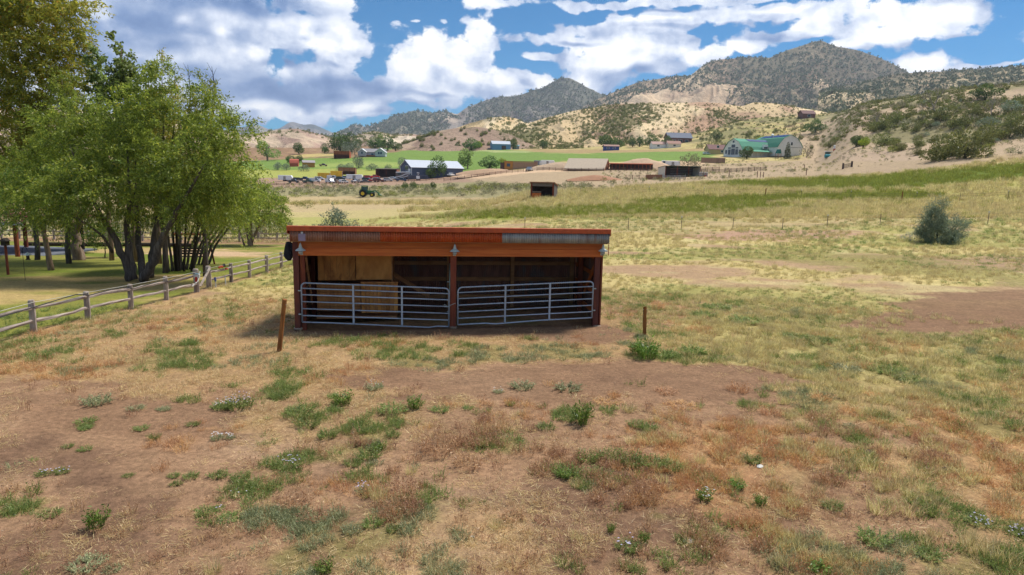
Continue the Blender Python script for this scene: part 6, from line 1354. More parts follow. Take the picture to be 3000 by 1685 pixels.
# scattered instances: geometry nodes over a point mesh
def scatter(name, P, scl, rot, idx, meshes, kind='stuff', label=None, cat=None):
    me = bpy.data.meshes.new(name); n = len(P); me.vertices.add(n); me.vertices.foreach_set('co', np.asarray(P, np.float32).ravel())
    a = me.attributes.new('scl', 'FLOAT_VECTOR', 'POINT'); a.data.foreach_set('vector', np.asarray(scl, np.float32).ravel())
    a = me.attributes.new('rot', 'FLOAT_VECTOR', 'POINT'); a.data.foreach_set('vector', np.asarray(rot, np.float32).ravel())
    a = me.attributes.new('pick', 'INT', 'POINT'); a.data.foreach_set('value', np.asarray(idx, np.int32))
    o = bpy.data.objects.new(name, me); COL.objects.link(o); tag(o, label, cat, None, kind)
    c = bpy.data.collections.new(name+'_kinds')
    for i, m in enumerate(meshes): c.objects.link(bpy.data.objects.new('%s_%02d' % (name, i), m))
    g = bpy.data.node_groups.new(name, 'GeometryNodeTree'); g.interface.new_socket('Geometry', in_out='INPUT', socket_type='NodeSocketGeometry'); g.interface.new_socket('Geometry', in_out='OUTPUT', socket_type='NodeSocketGeometry')
    N = g.nodes; gi = N.new('NodeGroupInput'); go = N.new('NodeGroupOutput'); ip = N.new('GeometryNodeInstanceOnPoints'); ci = N.new('GeometryNodeCollectionInfo'); ci.inputs['Collection'].default_value = c; ci.inputs['Separate Children'].default_value = True; ci.inputs['Reset Children'].default_value = True
    def na(nm, ty): q = N.new('GeometryNodeInputNamedAttribute'); q.data_type = ty; q.inputs['Name'].default_value = nm; return q.outputs['Attribute']
    L = g.links; L.new(gi.outputs[0], ip.inputs['Points']); L.new(ci.outputs[0], ip.inputs['Instance']); ip.inputs['Pick Instance'].default_value = True
    L.new(na('pick','INT'), ip.inputs['Instance Index']); L.new(na('scl','FLOAT_VECTOR'), ip.inputs['Scale']); er = N.new('FunctionNodeEulerToRotation'); L.new(na('rot','FLOAT_VECTOR'), er.inputs[0]); L.new(er.outputs[0], ip.inputs['Rotation']); L.new(ip.outputs[0], go.inputs[0])
    md = o.modifiers.new('scatter', 'NODES'); md.node_group = g
    return o
rg = np.random.default_rng(8)
def sc3(n, a, b, w=(1,1)): h = a*.7+(b*1.1-a*.7)*rg.random(n)**1.8; q = rg.uniform(w[0], w[1], n); return np.stack([h*q, h*q, h], -1)
def rz(n, tilt=0.): return np.stack([rg.normal(size=n)*tilt, rg.normal(size=n)*tilt, rg.uniform(0, 6.28, n)], -1)
lowj = [bush_mesh('hill_juniper', 90, L_juni, 500+i, sh((0,0,.5,.5,.5,.5),(.3,0,.3,.35,.3,.3))(np.random.default_rng(i)), .28, .6, .5) for i in range(3)]
def ridge_scatter(name, key, n, h, seed, vmin, label_mesh, power=1.0, **k):
    P = on_ridge(key, n*2, seed, vmin, **k); P = P[:n]; P[:, 2] -= .15
    scatter(name, P, sc3(len(P), *h, w=(.9,1.4)), rz(len(P)), rg.integers(0, len(label_mesh), len(P)), label_mesh)
farj = [bush_mesh('mountain_tree', 14, foliage('pine_scrub%d' % i, hcol(128,138,108), hcol(108,120,94), hcol(146,152,122), .15, .2), 520+i, [(0,0,.5,.45,.45,.5)], .7, .7, .5, hollow=.1) for i in range(2)]
ridge_scatter('juniper_scrub', 'tanhill', 2400, (1.6,3.2), 61, .30, lowj)
ridge_scatter('juniper_scrub', 'tanhill', 2200, (1.2,2.6), 62, .0, lowj)
ridge_scatter('badland_scrub', 'tanmound', 500, (2.5,4.), 63, .0, lowj, amin=-.04, amax=.1)
ridge_scatter('badland_scrub', 'leftbad', 1200, (2.,4.), 64, .1, lowj)
ridge_scatter('mesa_scrub', 'mesa', 4500, (3.,5.), 65, .1, farj)
ridge_scatter('mountain_scrub', 'peak', 9000, (4.,8.), 66, .2, farj)
ridge_scatter('mountain_scrub', 'range', 9000, (6.,12.), 67, .2, farj)
# scrub covering the right hillside beyond the bushes one can count
N_ = 9000; aa = rg.uniform(.26, .80, N_); YY = np.exp(rg.uniform(math.log(150), math.log(760), N_)); XX = aa*YY; ZZ = gz(XX, YY); uu, vv = project(XX, YY, ZZ)
dn = fbm(XX*.02, YY*.02, 77, 4)
okk = (((uu > 2330)&(vv < 425+ (dn-.5)*60))|((uu > 1950)&(uu <= 2330)&(vv < 436)&(YY > 470)))&(vv > 180)&(dn > .43+.10*(YY < 260)-.14*(uu < 2400))
okk &= ~((uu > 2070)&(uu < 2380)&(YY < 500))
okk &= ~((uu > 2440)&(uu < 2680)&(vv > 385)&(dn < .55))
P = np.stack([XX, YY, ZZ-.1], -1)[okk]; sj = lowj+[bush_mesh('hill_brush', 80, L_juni_g, 540, sh((0,0,.45,.55,.5,.45))(np.random.default_rng(1)), .3, .45, .6)]
scatter('hillside_scrub', P, sc3(len(P), .8, 2.3, w=(.9,1.5)), rz(len(P)), rg.integers(0, 4, len(P)), sj)
# low sage between the counted bushes
N_ = 3600; uu = rg.uniform(640, 1800, N_); vv = rg.uniform(543, 578, N_)
P = []
for u, v in zip(uu, vv):
    Yq = 150+ (578-v)/35.*190; 
    P.append(Yq)
YY = np.array(P)+rg.normal(size=N_)*8; d0 = (uu-1500)/FPX; XX = d0*YY*1.0; ZZ = gz(XX, YY); u2, v2 = project(XX, YY, ZZ); dn = fbm(XX*.05, YY*.05, 79, 3); okk = (dn > .42)&(v2 > 541+np.where(u2 > 1450, (u2-1450)*.02, 0))&(v2 < 578)
P = np.stack([XX, YY, ZZ-.05], -1)[okk]
lows = [bush_mesh('low_sage', 60, m, 560+i, sh((0,0,.45,.75,.7,.45))(np.random.default_rng(i)), .3, .4, .7) for i, m in enumerate((L_sage, L_rabbit, L_juni_g))]
scatter('low_sage_cover', P, sc3(len(P), .5, 1.1), rz(len(P)), rg.integers(0, 3, len(P)), lows)
N_ = 5200; uu = rg.uniform(1750, 3050, N_); YY = np.exp(rg.uniform(math.log(120), math.log(420), N_)); XX = (uu-1500)/FPX*YY; ZZ = gz(XX, YY); u2, v2 = project(XX, YY, ZZ)
lim = np.interp(u2, [1750, 2050, 2350, 2700, 3000], [548, 528, 512, 478, 452]); up = np.interp(u2, [1750, 2050, 2350, 2700, 3000], [496, 485, 400, 380, 330]); dn = fbm(XX*.04, YY*.04, 83, 3)
okk = (v2 < lim)&(v2 > up)&((dn > .5)|(rg.random(N_) < .25)); P = np.stack([XX, YY, ZZ-.05], -1)[okk]
scatter('pale_slope_sage', P, sc3(len(P), .35, 1.0), rz(len(P)), rg.integers(0, 3, len(P)), lows)
# brush beyond the pale rail fence behind the lawn
N_ = 900; XX = rg.uniform(-80, -22, N_); YY = rg.uniform(74, 120, N_); _k = XX < -.37*YY+4; XX, YY = XX[_k], YY[_k]; N_ = len(XX); P = np.stack([XX, YY, gz(XX, YY)-.05], -1)
scatter('streamside_brush', P, sc3(N_, .5, 1.5), rz(N_), rg.integers(0, 3, N_), lows)

# dead trees on the hillside
def dead_tree(u, v, hpx, lean, label, seed):
    p = hit(u, v, 90, 640); h = hpx*p[1]/FPX; t = empty('dead_tree', p, 0, label, 'tree'); rg_ = random.Random(seed); tb = MB(); tb.tube([(0,0,-.2),(lean*h*.12,0,h*.25),(lean*h*.2,0,h*.45)], [h*.035,h*.028,h*.02], 7); tb.build('trunk', M_bark_w, t, smooth=True)
    bb = MB()
    def grow(q, d, L, r, lv):
        e = q+d*L; m = q+d*L*.5+Vector((rg_.uniform(-.1,.1),rg_.uniform(-.1,.1),rg_.uniform(-.05,.1)))*L; bb.tube([q, m, e], [r, r*.7, r*.35], 5 if lv < 2 else 3, cap=False)
        if lv < 4:
            for k in range(3 if lv else 4):
                nd = (d+Vector((rg_.uniform(-.8,.8),rg_.uniform(-.5,.5),rg_.uniform(-.35,.55)))).normalized(); grow(m+(e-m)*rg_.random(), nd, L*.62, r*.45, lv+1)
    for k in range(5): grow(Vector((lean*h*.1,0,h*.2+.06*k*h)), Vector((lean*(1.3-.5*k)+rg_.uniform(-.2,.2), rg_.uniform(-.3,.3), .35+.22*k)).normalized(), h*.42, h*.02, 0)
    bb.build('branches', M_bark_w, t)
dead_tree(2742, 336, 66, -1.0, 'large bleached dead tree leaning left on the right hillside', 3)
dead_tree(2905, 340, 46, -.4, 'smaller forked dead tree near the right edge of the hillside', 5)
dead_tree(2565, 372, 34, .1, 'bundle of bare grey stems on the middle hillside', 6)

# ------------------------------------------------------------------ grass, straw and weeds
def blades(name, n, mat, seed, h, w, lean, r, flat=0., leafy=0, curve=.3):
    g = np.random.default_rng(seed); a = g.uniform(0, 6.28, n); rad = r*np.sqrt(g.random(n)); b = np.stack([rad*np.cos(a), rad*np.sin(a), np.zeros(n)], -1)
    da = a+g.normal(size=n)*.8; ln = lean*g.uniform(.2, 1.2, n); d = np.stack([np.cos(da)*np.sin(ln), np.sin(da)*np.sin(ln), np.cos(ln)], -1)
    if flat: b[:, 2] += g.uniform(0, flat, n); d[:, 2] *= .15
    L = (h*g.uniform(.5, 1.1, n))[:, None]; sw = np.stack([-np.sin(da+g.normal(size=n)*.7), np.cos(da), g.normal(size=n)*.2], -1)*w/2
    m = b+d*L*.55; hor = np.stack([np.cos(da), np.sin(da), -.5*np.ones(n)], -1); t = b+d*L+hor*L*curve*.4
    V = [np.stack([b-sw, b+sw, m+sw*.8, m-sw*.8], 1).reshape(-1, 3), np.stack([m-sw*.8, m+sw*.8, t, t], 1).reshape(-1, 3)]
    if leafy:
        k = n*leafy; ii = g.integers(0, n, k); s = g.uniform(.25, 1, k)[:, None]; c = b[ii]+d[ii]*L[ii]*s; v, f = leaves(c, g.normal(size=(k, 3))*.7+d[ii]*.7, g, h*.16, .34); V.append(v)
    V = np.concatenate(V); F = np.arange(len(V)).reshape(-1, 4); o = mesh_np(name, V, F, mat, link=False); return o.data
G_straw = foliage('dry_straw', hcol(238,208,146), hcol(218,184,124), hcol(248,228,176), .4, 4.)
G_pale = foliage('pale_grass', hcol(230,212,144), hcol(206,190,122), hcol(244,228,172), .45, 3.)
G_green = foliage('green_weed', hcol(148,166,88), hcol(126,148,76), hcol(176,186,108), .45, 3.)
G_bright = foliage('bright_weed', hcol(122,152,62), hcol(102,136,54), hcol(148,172,80), .4, 3.)
G_grey = foliage('grey_green_weed', hcol(176,180,128), hcol(152,160,112), hcol(198,200,154), .4, 3.)
G_or = foliage('orange_dry_weed', hcol(236,180,120), hcol(214,156,100), hcol(244,204,150), .4, 4.)
G_br = foliage('brown_seed_stalk', hcol(214,168,124), hcol(188,142,104), hcol(232,194,150), .4, 4.)
G_mead = foliage('meadow_grass_blade', hcol(156,164,66), hcol(132,146,52), hcol(184,182,88), .45, 2.)
T = {'straw': [blades('straw', 22, G_straw, 1+i, .16, .006, .9, .10) for i in range(3)],
     'mat': [blades('straw_mat', 30, G_straw, 11+i, .19, .0055, 1.5, .20, flat=.03) for i in range(3)],
     'pale': [blades('grass', 44, G_pale, 21+i, .20, .007, .6, .10) for i in range(3)],
     'green': [blades('weed', 22, G_green, 31+i, .16, .008, .9, .09, leafy=4) for i in range(3)],
     'grey': [blades('grey_weed', 22, G_grey, 41+i, .14, .008, .9, .09, leafy=4) for i in range(2)],
     'orange': [blades('dry_weed', 50, G_or, 51+i, .17, .005, .9, .12, leafy=1) for i in range(3)],
     'mead': [blades('meadow', 44, G_mead, 171+i, .20, .007, .6, .10) for i in range(2)],
     'brown': [blades('stalks', 26, G_br, 61+i, .22, .005, .6, .10, leafy=2) for i in range(2)]}
CLUMPS = [(285,1548,80),(958,1282,66),(880,1216,90),(905,1248,80),(1004,1186,78),(975,1164,36),(1214,1196,60),(1150,1205,90),(1290,1204,60),(285,1182,90),(250,1240,60),(395,1200,50),(480,1202,46),(250,1252,46),(248,1258,40),(415,1258,44),(452,1286,38),(565,1246,40),(248,1318,44),(200,1310,36),(510,1396,40),(375,1395,36),(560,1400,50),(640,1396,64),(705,1406,66),(515,1420,40),(150,1508,70),(600,1500,70),(670,1520,80),(250,1660,110),(330,1668,60),(625,1680,80),(950,1680,76),(1080,1342,78),(1035,1362,60),(1110,1318,54),(1150,1278,50),(1160,1240,40),(1110,1462,80),(1205,1390,50),(1280,1330,110),(1370,1365,100),(1190,1440,110),(870,1480,110),(920,1520,100),(1030,1560,70),(1090,1540,70),(1150,1555,50),(1531,1138,72),(1663,1140,90),(1496,1188,30),(1372,1198,34),(1525,1215,40),(1707,1242,74),(1665,1232,50),(1600,1255,60),(1640,1210,50),(1862,1248,56),(1898,1258,60),(1985,1295,70),(1850,1300,56),(1660,1395,86),(1655,1400,50),(1720,1350,80),(1790,1345,80),(1850,1362,90),(1915,1365,84),(1975,1378,64),(1760,1392,70),(1790,1425,60),(1690,1425,60),(1450,1545,54),(1500,1520,90),(1590,1530,60),(1690,1580,60),(1790,1560,34),(1885,1590,46),(2205,1352,70),(2052,1355,50),(2030,1382,40),(2155,1405,60),(2160,1430,60),(2225,1480,50),(2400,1440,60),(2440,1490,70),(2560,1585,110),(2720,1630,90),(2400,1680,80),(2162,1146,90),(2258,1214,90),(2408,1172,80),(2485,1206,70),(2740,1245,80),(2700,1252,60),(2470,1120,50),(2560,1160,60),(1950,1150,90),(1780,1180,100),(2000,1190,110),(2432,1222,36),(2460,1270,56),(2488,1250,40),(2400,1262,34),(2315,1292,50),(2118,1288,60),(2195,1290,28),(2535,1316,80),(2590,1312,60),(2470,1375,90),(2545,1380,90),(2610,1402,70),(2690,1395,90),(2712,1442,70),(2762,1448,36),(2835,1405,80),(2800,1300,46),(2950,1345,80),(2660,1330,90),(2940,1470,90),(2580,1500,120),(2665,1505,110),(2740,1570,60),(2850,1610,110),(2925,1640,130),(2290,1600,70),(1280,1680,90),(1895,1050,80),(1870,1040,60),(1945,1045,80),(2030,1035,80),(2100,905,90),(2060,925,80),(2190,945,100),(2400,1000,90),(2330,990,90),(2360,1075,46),(2480,1085,90),(2590,1090,90),(2660,1115,80),(650,1198,60),(700,1196,90),(635,1288,40),(675,1286,34),(845,1366,90),(130,1390,50),(180,1385,50),(1065,1440,50),(1840,1608,80),(2062,1464,66),(2870,1536,80),(2975,1562,70),(1100,1140,60),(1460,1150,36),(700,1450,60),(640,1490,40)]
CL = np.array([[hit(a_, b_, 5.5, 60)[0], hit(a_, b_, 5.5, 60)[1], c_] for a_, b_, c_ in CLUMPS])
def cover(name, n, r0, r1, az0, az1, seed, pick, sfun):
    g = np.random.default_rng(seed); r = np.exp(g.uniform(math.log(r0), math.log(r1), n)); a = np.radians(g.uniform(az0, az1, n)); X = r*np.sin(a); Y = r*np.cos(a)
    straw, green, orange, bare, big, mid, fine = fields(X, Y); clump = fbm(X*2.3, Y*2.3, 400+seed, 3)
    inshed = (np.abs((X-SX)*math.cos(PSI)+(Y-SY)*math.sin(PSI)) < HW+.1)&(((Y-SY)*math.cos(PSI)-(X-SX)*math.sin(PSI)) > -.35)&(((Y-SY)*math.cos(PSI)-(X-SX)*math.sin(PSI)) < DP+.1)
    lawn = (X < -14.3)&(Y < 70)
    k = pick(g, X, Y, r, straw, green, orange, bare, big, mid, fine, clump, lawn); k = np.where(inshed, -1, k)
    for cx, cy, wp in CL: k = np.where((np.hypot(X-cx, (Y-cy-.1)*.7) < wp*cy/FPX*.36)&(g.random(n) < .8), -1, k)
    keys = list(T); meshes = [m for q in keys for m in T[q]]; off = np.cumsum([0]+[len(T[q]) for q in keys])
    ok = k >= 0; X, Y, r, k = X[ok], Y[ok], r[ok], k[ok]; idx = np.array([off[i] for i in k])+(g.integers(0, 6, len(k)) % np.array([len(T[keys[i]]) for i in k]))
    P = np.stack([X, Y, gz(X, Y)-.005], -1); s = sfun(g, r, len(k))[:, None]*np.ones(3); s[:, 2] *= g.uniform(.7, 1.25, len(k))
    scatter(name, P, s, np.stack([g.normal(size=len(k))*.1, g.normal(size=len(k))*.1, g.uniform(0, 6.28, len(k))], -1), idx, meshes); return len(k)
def pick1(g, X, Y, r, straw, green, orange, bare, big, mid, fine, clump, lawn):
    n = len(X); x = g.random(n); k = np.full(n, -1); c = clump+(g.random(n)-.5)*.15
    k = np.where(x < straw*.9*(c > .42), np.where(g.random(n) < .55, 1, 0), k)
    right = sstep(X, 3, 7)*sstep(Y, 10, 17); k = np.where((g.random(n) < right*straw*.9)&(c > .40), 2, k)
    nr = (X > 2.5)&(Y < 14); k = np.where((k >= 0)&(k < 2)&(Y < 11.5)&(g.random(n) < .35), -1, k); k = np.where(nr&(c > .60)&(g.random(n) < .55), 2, k)
    gm = (g.random(n) < green*1.2)&(c > .50); k = np.where(gm, np.where(vnoise(X*.6, Y*.6, 333) > .62, 4, 3), k)
    om = (g.random(n) < orange*.75)&(c > .50)&(Y < 32); k = np.where(om, 5, k)
    bm = (fbm(X*.6+7, Y*.6, 345, 3) > .64)&(c > .5)&(g.random(n) < .5)&(Y < 14); k = np.where(bm, 7, k)
    k = np.where((k < 0)&(g.random(n) < .10*(1-bare)), g.choice([0, 1, 1, 7], n), k)
    k = np.where((bare > .5)&(g.random(n) < .7), -1, k)
    k = np.where(lawn, np.where((g.random(n) < .25), 3, -1), k)
    return k
cover('dry_grass_and_weeds', 78000, 5.5, 30, -58, 58, 1, pick1, lambda g, r, n: g.uniform(.55, 1.15, n)*np.clip(.75+r/60, .75, 1.3))
def pick2(g, X, Y, r, straw, green, orange, bare, big, mid, fine, clump, lawn):
    n = len(X); k = np.full(n, -1); x = g.random(n); nb = fbm(X*.12+40, Y*.22, 207, 4); gn = fbm(X*.09, Y*.16, 201, 4)
    k = np.where((nb < .6)&(clump > .38)&(x < .75), 2, k); k = np.where((k == 2)&(gn > .52)&(g.random(n) < .5), 3, k); k = np.where((k < 0)&(x < .12), 0, k); k = np.where(bare > .5, -1, k); k = np.where(lawn, -1, k); return k
cover('paddock_grass', 52000, 24, 110, -34, 56, 2, pick2, lambda g, r, n: g.uniform(.6, 1.2, n)*np.clip(r/38, .8, 2.2))
def pick3(g, X, Y, r, straw, green, orange, bare, big, mid, fine, clump, lawn):
    n = len(X); u, v = project(X, Y, gz(X, Y)); m = ((v < 640)&(v > 440)&(u > 1420+(fbm(X*.08, Y*.08, 93, 3)-.5)*500-(v-580)*3))|((v < 600)&(v > 575)&(u <= 1380)); m &= v > np.interp(u, [1380,1560,1750,2050,2350,2700,2900,3100], [592,562,556,534,524,502,476,448])+(fbm(X*.1, Y*.1, 95, 3)-.5)*12; k = np.where(m&(clump > .35), 2, -1); dg = softpoly(u, v, [(2050,542),(2300,530),(2650,512),(3100,474),(3100,512),(2920,532),(2650,555),(2300,552)], 22, 4, X, Y)+softpoly(u, v, [(1850,590),(2300,570),(2750,562),(2740,580),(2300,594),(1900,602)], 30, 3, X, Y)+.8*softpoly(u, v, [(1280,628),(1600,612),(1850,604),(2250,592),(2330,612),(1950,630),(1700,636),(1300,650)], 30, 3, X, Y); k = np.where((k == 2)&(g.random(n) < dg+.08), 6, k); return k
cover('meadow_grass', 36000, 70, 230, -30, 52, 3, pick3, lambda g, r, n: g.uniform(.7, 1.3, n)*np.clip(r/30, 2., 5.))

def clod(seed, col):
    bm = bmesh.new(); bmesh.ops.create_icosphere(bm, subdivisions=1, radius=.5); g_ = random.Random(seed)
    for q in bm.verts: q.co *= g_.uniform(.7, 1.15); q.co.z *= .6
    me = bpy.data.meshes.new('clod'); bm.to_mesh(me); bm.free(); me.materials.append(worn('clod_soil%d' % seed, c4(*col), tuple(np.array(c4(*col))*.8), 3)); return me
CLD = [clod(1, (150,112,82)), clod(2, (126,92,70)), clod(3, (186,160,132)), clod(4, (160,120,88))]
n = 26000; r_ = np.exp(rg.uniform(math.log(5.5), math.log(26), n)); a_ = np.radians(rg.uniform(-46, 46, n)); XX = r_*np.sin(a_); YY = r_*np.cos(a_); kk = (fbm(XX*1.3, YY*1.3, 88, 3) > .46)&(XX > -14); XX, YY = XX[kk], YY[kk]; n = len(XX)
sz = .007+.026*rg.random(n)**4; scatter('soil_clods', np.stack([XX, YY, gz(XX, YY)], -1), np.stack([sz*rg.uniform(.8,1.5,n), sz, sz*.8], -1), rz(n, .2), rg.integers(0, 4, n), CLD)
# conspicuous single plants of the foreground
KW = {
 'bright': [blades('upright_weed', 60, G_bright, 71+i, .42, .010, .35, .13, leafy=5) for i in range(3)],
 'mound': [blades('green_mound', 110, G_green, 81+i, .30, .012, .65, .22, leafy=7) for i in range(3)],
 'greym': [blades('grey_mound', 100, G_grey, 91+i, .28, .012, .7, .21, leafy=7) for i in range(2)],
 'strawc': [blades('straw_clump', 110, G_pale, 101+i, .36, .008, .5, .16) for i in range(3)],
 'dry': [blades('orange_clump', 120, G_or, 111+i, .26, .006, .8, .20, leafy=2) for i in range(3)],
 'stalk': [blades('brown_clump', 110, G_br, 121+i, .34, .006, .6, .24, leafy=3) for i in range(3)]}
M_petal = plain('lilac_petal', c4(214,206,236), .7); M_petal2 = plain('white_petal', c4(236,234,236), .7)
KN_ = {'bright':('green_weed','weed'),'mound':('green_weed','weed'),'greym':('grey_weed','weed'),'strawc':('grass_clump','grass clump'),'dry':('dry_weed','dry weed'),'stalk':('dry_weed','dry weed')}
rk = random.Random(12)
def clump(kind, u, v, wpx, label, hf=1.0, flowers=0, petal=None):
    p = hit(u, v, 5.5, 60); s = wpx*p[1]/FPX/({'bright':.42,'mound':.55,'greym':.55,'strawc':.5,'dry':.6,'stalk':.6}[kind]); nm, cat = KN_[kind]
    r = empty(nm, p, rk.uniform(0, 6.28), label, cat); o = bpy.data.objects.new('foliage', rk.choice(KW[kind])); COL.objects.link(o); o.parent = r; hs = min(s, 1.9)*hf; o.scale = (s, s, hs*(.78 if kind in ('mound','greym','bright') else .9))
    if flowers:
        mb = MB()
        for i in range(flowers):
            a = rk.uniform(0, 6.28); d = rk.random()**.5*.25*s; x, y, z = d*math.cos(a), d*math.sin(a), hs*rk.uniform(.16, .32)
            for q in range(5): t = q*1.257; mb.add([(x,y,z),(x+.014*math.cos(t),y+.014*math.sin(t),z+.006),(x+.014*math.cos(t+.9),y+.014*math.sin(t+.9),z+.006)], [(0,1,2)])
        f = mb.build('flower_heads', petal or M_petal, r); f['kind'] = 'stuff'
